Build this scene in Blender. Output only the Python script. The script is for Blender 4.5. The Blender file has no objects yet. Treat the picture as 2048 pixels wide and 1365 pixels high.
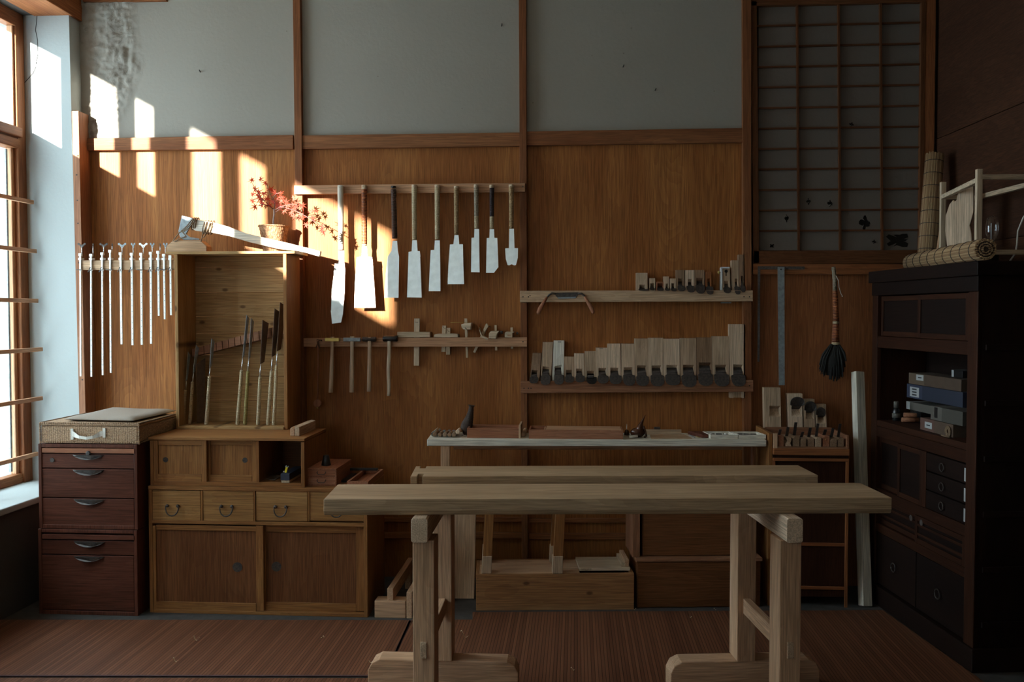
import bpy, bmesh, math, random
from mathutils import Vector, Matrix, Euler
R = random.Random(7)
S = bpy.context.scene
COL = S.collection
# ---------------------------------------------------------------- camera
F = 1830.0; CY = -5.1; CZ = 1.5
CROT = Euler((math.radians(90 - 1.753), 0, math.radians(3.94)), 'XYZ').to_matrix()
CAM = Vector((0, CY, CZ))
cd = bpy.data.cameras.new('camera'); cam = bpy.data.objects.new('camera', cd); COL.objects.link(cam)
cam.location = CAM; cam.rotation_euler = CROT.to_euler()
cd.sensor_width = 36; cd.lens = F / 2048 * 36; cd.clip_start = .05
S.camera = cam

def ray(px, py):
    return CROT @ Vector(((px - 1024) / F, -(py - 682.5) / F, -1))
def wp(px, py, y=0.0):
    r = ray(px, py); t = (y - CY) / r.y
    return (CAM.x + r.x * t, CAM.z + r.z * t)
def fp(px, py, z=0.0):
    r = ray(px, py); t = (z - CZ) / r.z
    return (CAM.x + r.x * t, CAM.y + r.y * t)
def wx(px, py, y): return wp(px, py, y)[0]
def wz(px, py, y): return wp(px, py, y)[1]

# ---------------------------------------------------------------- materials
def newmat(name):
    m = bpy.data.materials.new(name); m.use_nodes = True
    n = m.node_tree; b = n.nodes['Principled BSDF']
    return m, n, b
def L(n, a, b): n.links.new(a, b)
def rgb(c): return (c[0], c[1], c[2], 1)
def plain(name, c, rough=.6, metal=0.0, noise=0.0, scale=30, bump=0.0, spec=.5, c2=None):
    m, n, b = newmat(name)
    b.inputs['Base Color'].default_value = rgb(c)
    b.inputs['Roughness'].default_value = rough
    b.inputs['Metallic'].default_value = metal
    b.inputs['Specular IOR Level'].default_value = spec
    if noise or bump:
        tc = n.nodes.new('ShaderNodeTexCoord'); nz = n.nodes.new('ShaderNodeTexNoise')
        nz.inputs['Scale'].default_value = scale; nz.inputs['Detail'].default_value = 6
        L(n, tc.outputs['Object'], nz.inputs['Vector'])
        if noise:
            mx = n.nodes.new('ShaderNodeMix'); mx.data_type = 'RGBA'
            d = c2 or tuple(v * (1 - noise) for v in c)
            mx.inputs[6].default_value = rgb(c); mx.inputs[7].default_value = rgb(d)
            rp = n.nodes.new('ShaderNodeMapRange'); rp.inputs[1].default_value = .35; rp.inputs[2].default_value = .65
            L(n, nz.outputs['Fac'], rp.inputs[0]); L(n, rp.outputs[0], mx.inputs[0])
            L(n, mx.outputs[2], b.inputs['Base Color'])
        if bump:
            bp = n.nodes.new('ShaderNodeBump'); bp.inputs['Strength'].default_value = bump; bp.inputs['Distance'].default_value = .004
            L(n, nz.outputs['Fac'], bp.inputs['Height']); L(n, bp.outputs[0], b.inputs['Normal'])
    return m

_wood = {}
def wood(key, axis='z'):
    """wood with the grain along one axis; kinds are colour sets"""
    k = (key, axis)
    if k in _wood: return _wood[k]
    c1, c2, c3, sc, rough, knots = WOODS[key]
    m, n, b = newmat('wood_%s_%s' % k)
    tc = n.nodes.new('ShaderNodeTexCoord'); oi = n.nodes.new('ShaderNodeObjectInfo')
    ad = n.nodes.new('ShaderNodeVectorMath'); ad.operation = 'ADD'
    ml = n.nodes.new('ShaderNodeMath'); ml.operation = 'MULTIPLY'; ml.inputs[1].default_value = 37.0
    L(n, oi.outputs['Random'], ml.inputs[0]); L(n, ml.outputs[0], ad.inputs[1]); L(n, tc.outputs['Object'], ad.inputs[0])
    def mapped(s_al, s_ac):
        mp = n.nodes.new('ShaderNodeMapping')
        s = [s_ac] * 3; s['xyz'.index(axis)] = s_al
        mp.inputs['Scale'].default_value = s
        L(n, ad.outputs[0], mp.inputs['Vector']); return mp
    # broad figure
    n1 = n.nodes.new('ShaderNodeTexNoise'); n1.inputs['Scale'].default_value = sc; n1.inputs['Detail'].default_value = 4
    n1.inputs['Distortion'].default_value = 1.2
    L(n, mapped(.12, 1).outputs[0], n1.inputs['Vector'])
    # growth lines
    wv = n.nodes.new('ShaderNodeMath'); wv.operation = 'MULTIPLY'; wv.inputs[1].default_value = 24
    L(n, n1.outputs['Fac'], wv.inputs[0])
    fr = n.nodes.new('ShaderNodeMath'); fr.operation = 'FRACT'; L(n, wv.outputs[0], fr.inputs[0])
    # fibres
    n2 = n.nodes.new('ShaderNodeTexNoise'); n2.inputs['Scale'].default_value = 260; n2.inputs['Detail'].default_value = 3
    L(n, mapped(.025, 1).outputs[0], n2.inputs['Vector'])
    r1 = n.nodes.new('ShaderNodeValToRGB')
    r1.color_ramp.elements[0].position = .38; r1.color_ramp.elements[0].color = rgb(c1)
    r1.color_ramp.elements[1].position = .64; r1.color_ramp.elements[1].color = rgb(c2)
    L(n, n1.outputs['Fac'], r1.inputs[0])
    m1 = n.nodes.new('ShaderNodeMix'); m1.data_type = 'RGBA'; m1.inputs[7].default_value = rgb(c3)
    f1 = n.nodes.new('ShaderNodeMath'); f1.operation = 'MULTIPLY'; f1.inputs[1].default_value = .34
    L(n, fr.outputs[0], f1.inputs[0]); L(n, f1.outputs[0], m1.inputs[0]); L(n, r1.outputs[0], m1.inputs[6])
    m2 = n.nodes.new('ShaderNodeMix'); m2.data_type = 'RGBA'; m2.blend_type = 'MULTIPLY'
    r2 = n.nodes.new('ShaderNodeMapRange'); r2.inputs[1].default_value = .35; r2.inputs[2].default_value = .65
    r2.inputs[3].default_value = .66; r2.inputs[4].default_value = 1.14
    L(n, n2.outputs['Fac'], r2.inputs[0]); m2.inputs[0].default_value = 1
    L(n, m1.outputs[2], m2.inputs[6]); L(n, r2.outputs[0], m2.inputs[7])
    out = m2.outputs[2]
    if knots:
        vo = n.nodes.new('ShaderNodeTexVoronoi'); vo.inputs['Scale'].default_value = 4.2
        vo.voronoi_dimensions = '2D'; kp = mapped(.7, 1.3); ks = n.nodes.new('ShaderNodeSeparateXYZ'); kc = n.nodes.new('ShaderNodeCombineXYZ')
        L(n, kp.outputs[0], ks.inputs[0]); L(n, ks.outputs[0], kc.inputs[0]); L(n, ks.outputs[2], kc.inputs[1]); L(n, kc.outputs[0], vo.inputs['Vector'])
        rk = n.nodes.new('ShaderNodeMapRange'); rk.inputs[1].default_value = .03; rk.inputs[2].default_value = .065
        rk.inputs[3].default_value = .8; rk.inputs[4].default_value = 0
        L(n, vo.outputs['Distance'], rk.inputs[0])
        m3 = n.nodes.new('ShaderNodeMix'); m3.data_type = 'RGBA'; m3.inputs[7].default_value = rgb([v * .35 for v in c3])
        L(n, rk.outputs[0], m3.inputs[0]); L(n, out, m3.inputs[6]); out = m3.outputs[2]
    L(n, out, b.inputs['Base Color'])
    b.inputs['Roughness'].default_value = rough
    b.inputs['Specular IOR Level'].default_value = .16
    bp = n.nodes.new('ShaderNodeBump'); bp.inputs['Strength'].default_value = .25; bp.inputs['Distance'].default_value = .001
    L(n, n2.outputs['Fac'], bp.inputs['Height']); L(n, bp.outputs[0], b.inputs['Normal'])
    _wood[k] = m; return m
WOODS = {  # dark, light, line, scale, roughness, knots
    'ply':    ((.48, .17, .046), (.65, .265, .08), (.35, .115, .03), 3.2, .5, 0),
    'post':   ((.34, .125, .05), (.47, .20, .085), (.24, .08, .03), 5, .55, 0),
    'rail':   ((.50, .27, .15), (.62, .37, .22), (.36, .17, .09), 5, .6, 0),
    'railpale': ((.50, .33, .20), (.60, .42, .27), (.38, .22, .12), 5, .6, 0),
    'chest':  ((.40, .17, .055), (.52, .245, .085), (.28, .10, .03), 5, .5, 0),
    'chestdoor': ((.25, .095, .036), (.34, .14, .055), (.18, .06, .022), 4, .5, 0),
    'drawer': ((.50, .25, .085), (.62, .34, .13), (.34, .14, .045), 5, .5, 0),
    'pine':   ((.58, .33, .13), (.70, .44, .20), (.42, .20, .07), 4, .55, 1),
    'redbrown': ((.13, .045, .028), (.18, .065, .042), (.085, .027, .017), 4, .4, 0),
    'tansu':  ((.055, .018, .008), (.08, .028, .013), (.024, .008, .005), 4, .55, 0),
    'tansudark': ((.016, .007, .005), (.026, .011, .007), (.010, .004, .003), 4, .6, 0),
    'bench':  ((.46, .30, .17), (.60, .425, .265), (.36, .22, .12), 3.5, .6, 0),
    'benchleg': ((.47, .285, .17), (.59, .38, .24), (.36, .20, .11), 4, .6, 0),
    'oak':    ((.36, .25, .165), (.47, .35, .24), (.27, .175, .11), 9, .6, 0),
    'oakgrey': ((.46, .335, .23), (.57, .43, .31), (.33, .25, .18), 9, .65, 0),
    'oakdark': ((.22, .135, .08), (.30, .19, .12), (.15, .085, .05), 9, .6, 0),
    'white':  ((.66, .62, .52), (.76, .73, .64), (.56, .50, .40), 5, .6, 0),
    'pale':   ((.58, .45, .31), (.69, .56, .41), (.46, .33, .20), 6, .6, 0),
    'crate':  ((.48, .22, .085), (.62, .32, .14), (.33, .13, .05), 4, .6, 1),
    'cedar':  ((.42, .17, .09), (.52, .24, .14), (.30, .10, .05), 5, .6, 0),
    'corner': ((.38, .17, .09), (.50, .25, .14), (.27, .10, .05), 5, .55, 0),
    'darkwall': ((.075, .03, .015), (.115, .047, .023), (.05, .018, .009), 3, .6, 0),
    'shoji':  ((.17, .065, .025), (.23, .09, .036), (.12, .04, .016), 5, .55, 0),
    'lowdark': ((.34, .12, .045), (.46, .18, .07), (.24, .08, .028), 4, .55, 0),
}

for _k, _f in dict(ply=.63, post=.63, chest=.66, chestdoor=.62, drawer=.66, pine=.66, redbrown=.78, tansu=.65, tansudark=.62, crate=.62, cedar=.8, corner=.75,
                   darkwall=.62, shoji=.65, lowdark=.8, bench=.86, benchleg=1.1, oak=1.3, oakgrey=1.3, oakdark=1.2, white=1.1).items():
    _w = WOODS[_k]; WOODS[_k] = tuple(tuple(v * _f for v in c) for c in _w[:3]) + _w[3:]
M = {}
M['steel'] = plain('saw_steel', (.90, .97, .98), .38, .8, .12, 25)
M['steeldull'] = plain('dull_steel', (.33, .38, .40), .5, .4, .3, 60, .1)
M['alu'] = plain('aluminium', (.84, .90, .92), .4, .45)
M['alushiny'] = plain('shiny_steel', (.7, .72, .72), .25, .8)
M['black'] = plain('black_iron', (.018, .017, .018), .42, .3, .3, 60, .1)
M['iron'] = plain('forged_iron', (.045, .04, .04), .5, .4, .45, 90, .35, .5, (.085, .07, .06))
M['irongrey'] = plain('grey_iron', (.12, .10, .09), .55, .3, .4, 90, .3)
M['blacklacq'] = plain('black_lacquer', (.012, .012, .013), .25, 0)
M['brass'] = plain('brass', (.55, .40, .12), .35, .7)
M['cane'] = None
M['rope'] = plain('hemp_rope', (.26, .17, .10), .9, 0, .5, 120, .8)
M['cloth'] = plain('grey_cushion_cloth', (.34, .29, .24), .95, 0, .15, 300, .4)
M['whitecloth'] = plain('white_cloth', (.75, .73, .66), .9, 0, .1, 200, .3)
M['bluebox'] = plain('dark_blue_card', (.022, .028, .05), .6)
M['greybox'] = plain('grey_card', (.11, .10, .085), .7)
M['tanbox'] = plain('brown_card', (.09, .055, .035), .7, 0, .2, 20)
M['paper'] = plain('label_paper', (.42, .43, .43), .7)
M['ink'] = plain('ink', (.02, .02, .02), .6)
M['yellow'] = plain('yellow_plastic', (.75, .60, .02), .4)
M['pot'] = plain('brown_glaze', (.085, .03, .016), .12, 0, .5, 30)
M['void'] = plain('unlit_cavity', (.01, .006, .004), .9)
M['concrete'] = plain('grey_sub_floor', (.065, .06, .055), .9, 0, .3, 20, .4)
M['bristle'] = plain('black_bristle', (.012, .012, .011), .8)
M['glassjar'] = plain('jar_glass', (.25, .26, .26), .1)
M['shaving'] = plain('wood_shaving', (.80, .68, .48), .7)
M['stem'] = plain('maple_bark', (.42, .34, .29), .8, 0, .3, 60, .4)
M['twig'] = plain('maple_twig', (.16, .07, .06), .7)
M['soil'] = plain('soil', (.04, .025, .015), .95, 0, .4, 60, .8)
M['horn'] = plain('dark_woven_bark', (.055, .032, .022), .75, 0, .5, 120, .8)
M['binding'] = plain('purple_mat_binding', (.075, .035, .04), .9, 0, .2, 90, .3)
M['leather'] = plain('leather_cord', (.12, .06, .035), .7)

M['darkblade'] = plain('dark_saw_blade', (.17, .12, .09), .45, .3, .3, 40)
def leaf_mat():
    m, n, b = newmat('red_maple_leaf')
    oi = n.nodes.new('ShaderNodeNewGeometry')
    rp = n.nodes.new('ShaderNodeValToRGB')
    rp.color_ramp.elements[0].color = (.36, .035, .012, 1); rp.color_ramp.elements[1].color = (.48, .10, .06, 1)
    L(n, oi.outputs['Random Per Island'], rp.inputs[0]); L(n, rp.outputs[0], b.inputs['Base Color'])
    b.inputs['Roughness'].default_value = .6
    tr = n.nodes.new('ShaderNodeBsdfTranslucent'); tr.inputs[0].default_value = (.6, .07, .02, 1)
    mx = n.nodes.new('ShaderNodeMixShader'); mx.inputs[0].default_value = .35
    L(n, b.outputs[0], mx.inputs[1]); L(n, tr.outputs[0], mx.inputs[2])
    L(n, mx.outputs[0], n.nodes['Material Output'].inputs[0]); return m
M['leaf'] = leaf_mat()

def wrap_mat(name, c, c2, freq=170, rough=.55):
    """cane or rattan wound round a handle: fine rings along z"""
    m, n, b = newmat(name)
    tc = n.nodes.new('ShaderNodeTexCoord'); sp = n.nodes.new('ShaderNodeSeparateXYZ'); L(n, tc.outputs['Object'], sp.inputs[0])
    nz = n.nodes.new('ShaderNodeTexNoise'); nz.inputs['Scale'].default_value = 45; L(n, tc.outputs['Object'], nz.inputs[0])
    a = n.nodes.new('ShaderNodeMath'); a.operation = 'MULTIPLY'; a.inputs[1].default_value = freq * 2 * math.pi
    L(n, sp.outputs['Z'], a.inputs[0])
    s = n.nodes.new('ShaderNodeMath'); s.operation = 'SINE'; L(n, a.outputs[0], s.inputs[0])
    ad = n.nodes.new('ShaderNodeMath'); ad.operation = 'MULTIPLY_ADD'; ad.inputs[1].default_value = .3
    L(n, s.outputs[0], ad.inputs[0]); L(n, nz.outputs['Fac'], ad.inputs[2])
    rp = n.nodes.new('ShaderNodeValToRGB'); rp.color_ramp.elements[0].position = .3; rp.color_ramp.elements[1].position = .7
    rp.color_ramp.elements[0].color = rgb(c2); rp.color_ramp.elements[1].color = rgb(c)
    L(n, ad.outputs[0], rp.inputs[0]); L(n, rp.outputs[0], b.inputs['Base Color'])
    bp = n.nodes.new('ShaderNodeBump'); bp.inputs['Distance'].default_value = .0012; bp.inputs['Strength'].default_value = .8
    L(n, s.outputs[0], bp.inputs['Height']); L(n, bp.outputs[0], b.inputs['Normal'])
    b.inputs['Roughness'].default_value = rough
    return m
M['cane'] = wrap_mat('pale_cane_wrap', (.60, .50, .33), (.42, .33, .20))
M['canedark'] = wrap_mat('tan_cane_wrap', (.46, .32, .17), (.27, .17, .08))
M['canegreen'] = wrap_mat('olive_cane_wrap', (.36, .30, .10), (.24, .19, .06))
M['canered'] = wrap_mat('red_brown_bark_wrap', (.50, .17, .06), (.10, .022, .012), 120, .35)
M['caneblack'] = wrap_mat('black_brown_bark_wrap', (.10, .045, .03), (.022, .012, .01), 120, .35)
M['canepurple'] = wrap_mat('dark_thread_wrap', (.04, .022, .025), (.015, .01, .012), 200)
M['canegrey'] = wrap_mat('grey_cane_wrap', (.34, .29, .22), (.24, .20, .14))

def basket_mat(name, c, c2, sx=70, sz=110):
    m, n, b = newmat(name)
    tc = n.nodes.new('ShaderNodeTexCoord'); mp = n.nodes.new('ShaderNodeMapping')
    mp.inputs['Scale'].default_value = (sx, sx, sz); L(n, tc.outputs['Object'], mp.inputs[0])
    vo = n.nodes.new('ShaderNodeTexVoronoi'); vo.inputs['Scale'].default_value = 1; vo.inputs['Randomness'].default_value = .35
    L(n, mp.outputs[0], vo.inputs['Vector'])
    rp = n.nodes.new('ShaderNodeValToRGB'); rp.color_ramp.elements[0].color = rgb(c); rp.color_ramp.elements[1].color = rgb(c2)
    rp.color_ramp.elements[0].position = .25; rp.color_ramp.elements[1].position = .7
    L(n, vo.outputs['Distance'], rp.inputs[0]); L(n, rp.outputs[0], b.inputs['Base Color'])
    bp = n.nodes.new('ShaderNodeBump'); bp.invert = True; bp.inputs['Distance'].default_value = .003; bp.inputs['Strength'].default_value = .8
    L(n, vo.outputs['Distance'], bp.inputs['Height']); L(n, bp.outputs[0], b.inputs['Normal'])
    b.inputs['Roughness'].default_value = .75; return m
M['straw'] = basket_mat('woven_straw', (.46, .30, .17), (.20, .12, .07), 90, 150)
M['wicker'] = basket_mat('wicker_pot', (.50, .27, .13), (.16, .07, .03), 110, 150)

def plaster(name, c, dark, peel):
    m, n, b = newmat(name)
    tc = n.nodes.new('ShaderNodeTexCoord')
    n1 = n.nodes.new('ShaderNodeTexNoise'); n1.inputs['Scale'].default_value = 1.6; n1.inputs['Detail'].default_value = 8
    n2 = n.nodes.new('ShaderNodeTexNoise'); n2.inputs['Scale'].default_value = 60; n2.inputs['Detail'].default_value = 5
    L(n, tc.outputs['Object'], n1.inputs[0]); L(n, tc.outputs['Object'], n2.inputs[0])
    mx = n.nodes.new('ShaderNodeMix'); mx.data_type = 'RGBA'; mx.inputs[6].default_value = rgb([v * .9 for v in c]); mx.inputs[7].default_value = rgb(c)
    L(n, n1.outputs['Fac'], mx.inputs[0])
    # small dark specks
    vo = n.nodes.new('ShaderNodeTexVoronoi'); vo.inputs['Scale'].default_value = 7; L(n, tc.outputs['Object'], vo.inputs[0])
    r = n.nodes.new('ShaderNodeMapRange'); r.inputs[1].default_value = .018; r.inputs[2].default_value = .035; r.inputs[3].default_value = .6; r.inputs[4].default_value = 0
    L(n, vo.outputs['Distance'], r.inputs[0])
    m2 = n.nodes.new('ShaderNodeMix'); m2.data_type = 'RGBA'; m2.inputs[7].default_value = rgb(dark)
    L(n, r.outputs[0], m2.inputs[0]); L(n, mx.outputs[2], m2.inputs[6])
    out = m2.outputs[2]; h = n2.outputs['Fac']
    if peel:
        at = n.nodes.new('ShaderNodeAttribute'); at.attribute_name = 'peel'
        n3 = n.nodes.new('ShaderNodeTexNoise'); n3.inputs['Scale'].default_value = 13; n3.inputs['Detail'].default_value = 12; n3.inputs['Roughness'].default_value = .68; n3.inputs['Distortion'].default_value = .8
        L(n, tc.outputs['Object'], n3.inputs[0])
        ml = n.nodes.new('ShaderNodeMath'); ml.operation = 'MULTIPLY'; L(n, at.outputs['Fac'], ml.inputs[0]); L(n, n3.outputs['Fac'], ml.inputs[1])
        rr = n.nodes.new('ShaderNodeMapRange'); rr.inputs[1].default_value = .45; rr.inputs[2].default_value = .50
        L(n, ml.outputs[0], rr.inputs[0])
        m3 = n.nodes.new('ShaderNodeMix'); m3.data_type = 'RGBA'; m3.inputs[7].default_value = (.22, .195, .165, 1)
        f = n.nodes.new('ShaderNodeMath'); f.operation = 'MULTIPLY'; f.inputs[1].default_value = .75
        L(n, rr.outputs[0], f.inputs[0]); L(n, f.outputs[0], m3.inputs[0]); L(n, out, m3.inputs[6]); out = m3.outputs[2]
        h2 = n.nodes.new('ShaderNodeMath'); h2.operation = 'MULTIPLY_ADD'; h2.inputs[1].default_value = 3
        mm = n.nodes.new('ShaderNodeMath'); mm.operation = 'MULTIPLY'; L(n, at.outputs['Fac'], mm.inputs[0]); L(n, n3.outputs['Fac'], mm.inputs[1])
        n4 = n.nodes.new('ShaderNodeMath'); n4.operation = 'MULTIPLY'; n4.inputs[1].default_value = .22; L(n, n2.outputs['Fac'], n4.inputs[0]); L(n, mm.outputs[0], h2.inputs[0]); L(n, n4.outputs[0], h2.inputs[2]); h = h2.outputs[0]
    L(n, out, b.inputs['Base Color'])
    bp = n.nodes.new('ShaderNodeBump'); bp.inputs['Strength'].default_value = .5; bp.inputs['Distance'].default_value = .009 if peel else .002
    L(n, h, bp.inputs['Height']); L(n, bp.outputs[0], b.inputs['Normal'])
    b.inputs['Roughness'].default_value = .9; b.inputs['Specular IOR Level'].default_value = .2
    return m
M['plaster'] = plaster('white_plaster', (.335, .315, .275), (.15, .12, .10), True)
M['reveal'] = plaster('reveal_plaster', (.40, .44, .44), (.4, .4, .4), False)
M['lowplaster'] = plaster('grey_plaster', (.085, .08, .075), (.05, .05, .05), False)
M['warmplaster'] = plaster('warm_plaster', (.60, .45, .32), (.3, .2, .15), False)
M['paleouter'] = plaster('pale_outer_plaster', (.75, .78, .78), (.6, .6, .6), False)
M['shojipaper'] = plaster('aged_shoji_paper', (.17, .145, .125), (.2, .17, .15), False)

def mat_mat(name, c1, c2):
    m, n, b = newmat(name)
    tc = n.nodes.new('ShaderNodeTexCoord'); sp = n.nodes.new('ShaderNodeSeparateXYZ'); L(n, tc.outputs['Object'], sp.inputs[0])
    a = n.nodes.new('ShaderNodeMath'); a.operation = 'MULTIPLY'; a.inputs[1].default_value = 1 / .0145; L(n, sp.outputs['X'], a.inputs[0])
    fl = n.nodes.new('ShaderNodeMath'); fl.operation = 'FLOOR'; L(n, a.outputs[0], fl.inputs[0])
    fr = n.nodes.new('ShaderNodeMath'); fr.operation = 'FRACT'; L(n, a.outputs[0], fr.inputs[0])
    wn = n.nodes.new('ShaderNodeTexWhiteNoise'); wn.noise_dimensions = '1D'; L(n, fl.outputs[0], wn.inputs['W'])
    nz = n.nodes.new('ShaderNodeTexNoise'); mp = n.nodes.new('ShaderNodeMapping'); mp.inputs['Scale'].default_value = (40, 2.5, 1)
    L(n, tc.outputs['Object'], mp.inputs[0]); L(n, mp.outputs[0], nz.inputs[0]); nz.inputs['Scale'].default_value = 1
    av = n.nodes.new('ShaderNodeMath'); av.operation = 'MULTIPLY_ADD'; av.inputs[1].default_value = .55; L(n, wn.outputs['Value'], av.inputs[0])
    hf = n.nodes.new('ShaderNodeMath'); hf.operation = 'MULTIPLY'; hf.inputs[1].default_value = .5; L(n, nz.outputs['Fac'], hf.inputs[0]); L(n, hf.outputs[0], av.inputs[2])
    mx = n.nodes.new('ShaderNodeMix'); mx.data_type = 'RGBA'; mx.inputs[6].default_value = rgb(c1); mx.inputs[7].default_value = rgb(c2)
    L(n, av.outputs[0], mx.inputs[0])
    g = n.nodes.new('ShaderNodeMath'); g.operation = 'SUBTRACT'; g.inputs[1].default_value = .5; L(n, fr.outputs[0], g.inputs[0])
    ab = n.nodes.new('ShaderNodeMath'); ab.operation = 'ABSOLUTE'; L(n, g.outputs[0], ab.inputs[0])
    gt = n.nodes.new('ShaderNodeMapRange'); gt.inputs[1].default_value = .40; gt.inputs[2].default_value = .5; gt.inputs[3].default_value = 1; gt.inputs[4].default_value = .12
    L(n, ab.outputs[0], gt.inputs[0])
    m2 = n.nodes.new('ShaderNodeMix'); m2.data_type = 'RGBA'; m2.blend_type = 'MULTIPLY'; m2.inputs[0].default_value = 1
    L(n, mx.outputs[2], m2.inputs[6]); L(n, gt.outputs[0], m2.inputs[7]); L(n, m2.outputs[2], b.inputs['Base Color'])
    bp = n.nodes.new('ShaderNodeBump'); bp.inputs['Distance'].default_value = .002; bp.inputs['Strength'].default_value = .7
    L(n, gt.outputs[0], bp.inputs['Height']); L(n, bp.outputs[0], b.inputs['Normal'])
    b.inputs['Roughness'].default_value = .55; b.inputs['Specular IOR Level'].default_value = .2; return m
M['mat'] = mat_mat('bamboo_mat', (.09, .032, .016), (.22, .09, .046))

def glass_mat():
    m, n, b = newmat('window_glass')
    t = n.nodes.new('ShaderNodeBsdfTransparent'); t.inputs[0].default_value = (.97, .99, 1, 1)
    g = n.nodes.new('ShaderNodeBsdfGlossy'); g.inputs['Roughness'].default_value = .02
    mx = n.nodes.new('ShaderNodeMixShader'); mx.inputs[0].default_value = .05
    L(n, t.outputs[0], mx.inputs[1]); L(n, g.outputs[0], mx.inputs[2]); L(n, mx.outputs[0], n.nodes['Material Output'].inputs[0])
    return m
M['glass'] = glass_mat()
M['glass2'] = M['glass']

# ---------------------------------------------------------------- mesh builder
class MB:
    def __init__(s, F=None): s.bm = bmesh.new(); s.F = F; s.M = F.copy() if F is not None else Matrix.Identity(4)
    def v(s, p): return s.bm.verts.new(s.M @ Vector(p))
    def faces(s, vs, idx, smooth=False):
        for f in idx:
            try:
                q = s.bm.faces.new([vs[i] for i in f]); q.smooth = smooth
            except ValueError: pass
        return s
    def hexa(s, p):
        vs = [s.v(q) for q in p]
        return s.faces(vs, [(0, 3, 2, 1), (4, 5, 6, 7), (0, 1, 5, 4), (1, 2, 6, 5), (2, 3, 7, 6), (3, 0, 4, 7)])
    def box(s, x0, x1, y0, y1, z0, z1):
        x0, x1 = sorted((x0, x1)); y0, y1 = sorted((y0, y1)); z0, z1 = sorted((z0, z1))
        return s.hexa([(x0, y0, z0), (x1, y0, z0), (x1, y1, z0), (x0, y1, z0), (x0, y0, z1), (x1, y0, z1), (x1, y1, z1), (x0, y1, z1)])
    def prism(s, poly, a0, a1, axis='y'):
        def P(u, w, a): return (u, a, w) if axis == 'y' else ((a, u, w) if axis == 'x' else (u, w, a))
        n = len(poly)
        A = [s.v(P(u, w, a0)) for u, w in poly]; B = [s.v(P(u, w, a1)) for u, w in poly]
        s.bm.faces.new(A); s.bm.faces.new(B[::-1])
        for i in range(n):
            j = (i + 1) % n; s.bm.faces.new((A[j], A[i], B[i], B[j]))
        return s
    def plate(s, pts, off):
        off = Vector(off); n = len(pts)
        A = [s.v(p) for p in pts]; B = [s.v(Vector(p) + off) for p in pts]
        s.bm.faces.new(A); s.bm.faces.new(B[::-1])
        for i in range(n):
            j = (i + 1) % n; s.bm.faces.new((A[j], A[i], B[i], B[j]))
        return s
    def tube(s, pts, r, n=12, caps=True, smooth=True, flat=None):
        pts = [Vector(p) for p in pts]
        if not hasattr(r, '__len__'): r = [r] * len(pts)
        rings = []; up = None
        for i, p in enumerate(pts):
            a = pts[max(i - 1, 0)]; b = pts[min(i + 1, len(pts) - 1)]
            t = b - a
            if t.length < 1e-9: t = pts[-1] - pts[0]
            if t.length < 1e-9: t = Vector((0, 0, 1))
            t.normalize()
            if up is None:
                up = Vector((0, 1, 0)) if abs(t.y) < .9 else Vector((0, 0, 1))
            u = (up - t * up.dot(t)).normalized(); w = t.cross(u); up = u
            k = flat or 1
            rings.append([s.v(p + (u * math.cos(q) * k + w * math.sin(q)) * r[i]) for q in (2 * math.pi * j / n for j in range(n))])
        for i in range(len(rings) - 1):
            for j in range(n):
                f = s.bm.faces.new((rings[i][j], rings[i][(j + 1) % n], rings[i + 1][(j + 1) % n], rings[i + 1][j])); f.smooth = smooth
        if caps:
            s.bm.faces.new(rings[0][::-1]); s.bm.faces.new(rings[-1])
        return s
    def lathe(s, c, prof, n=24, axis=(0, 0, 1)):
        c = Vector(c); a = Vector(axis)
        # sharp profile: each point is a ring; direction is forced to the axis
        up = Vector((0, 1, 0)) if abs(a.y) < .9 else Vector((1, 0, 0))
        u = (up - a * up.dot(a)).normalized(); w = a.cross(u); rings = []
        for r, h in prof:
            rings.append([s.v(c + a * h + (u * math.cos(q) + w * math.sin(q)) * max(r, 1e-5)) for q in (2 * math.pi * j / n for j in range(n))])
        for i in range(len(rings) - 1):
            for j in range(n):
                f = s.bm.faces.new((rings[i][j], rings[i][(j + 1) % n], rings[i + 1][(j + 1) % n], rings[i + 1][j])); f.smooth = True
        s.bm.faces.new(rings[0][::-1]); s.bm.faces.new(rings[-1]); return s
    def ball(s, c, r, sc=(1, 1, 1), n=14):
        c = Vector(c); rings = []
        m = n // 2
        for i in range(1, m):
            t = math.pi * i / m
            rings.append([s.v(c + Vector((math.sin(t) * math.cos(q) * sc[0], math.sin(t) * math.sin(q) * sc[1], math.cos(t) * sc[2])) * r) for q in (2 * math.pi * j / n for j in range(n))])
        a = s.v(c + Vector((0, 0, r * sc[2]))); b = s.v(c - Vector((0, 0, r * sc[2])))
        for j in range(n):
            f = s.bm.faces.new((a, rings[0][j], rings[0][(j + 1) % n])); f.smooth = True
            f = s.bm.faces.new((b, rings[-1][(j + 1) % n], rings[-1][j])); f.smooth = True
        for i in range(len(rings) - 1):
            for j in range(n):
                f = s.bm.faces.new((rings[i][j], rings[i + 1][j], rings[i + 1][(j + 1) % n], rings[i][(j + 1) % n])); f.smooth = True
        return s
    def pbox(s, px0, py0, px1, py1, yf, yb):
        """box whose front face at depth yf covers a pixel rectangle"""
        mx = (px0 + px1) / 2; my = (py0 + py1) / 2
        return s.box(wx(px0, my, yf), wx(px1, my, yf), yf, yb, wz(mx, py1, yf), wz(mx, py0, yf))
    def ppoly(s, pts, yf, yb):
        return s.prism([wp(a, b, yf) for a, b in pts], yf, yb)

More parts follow.
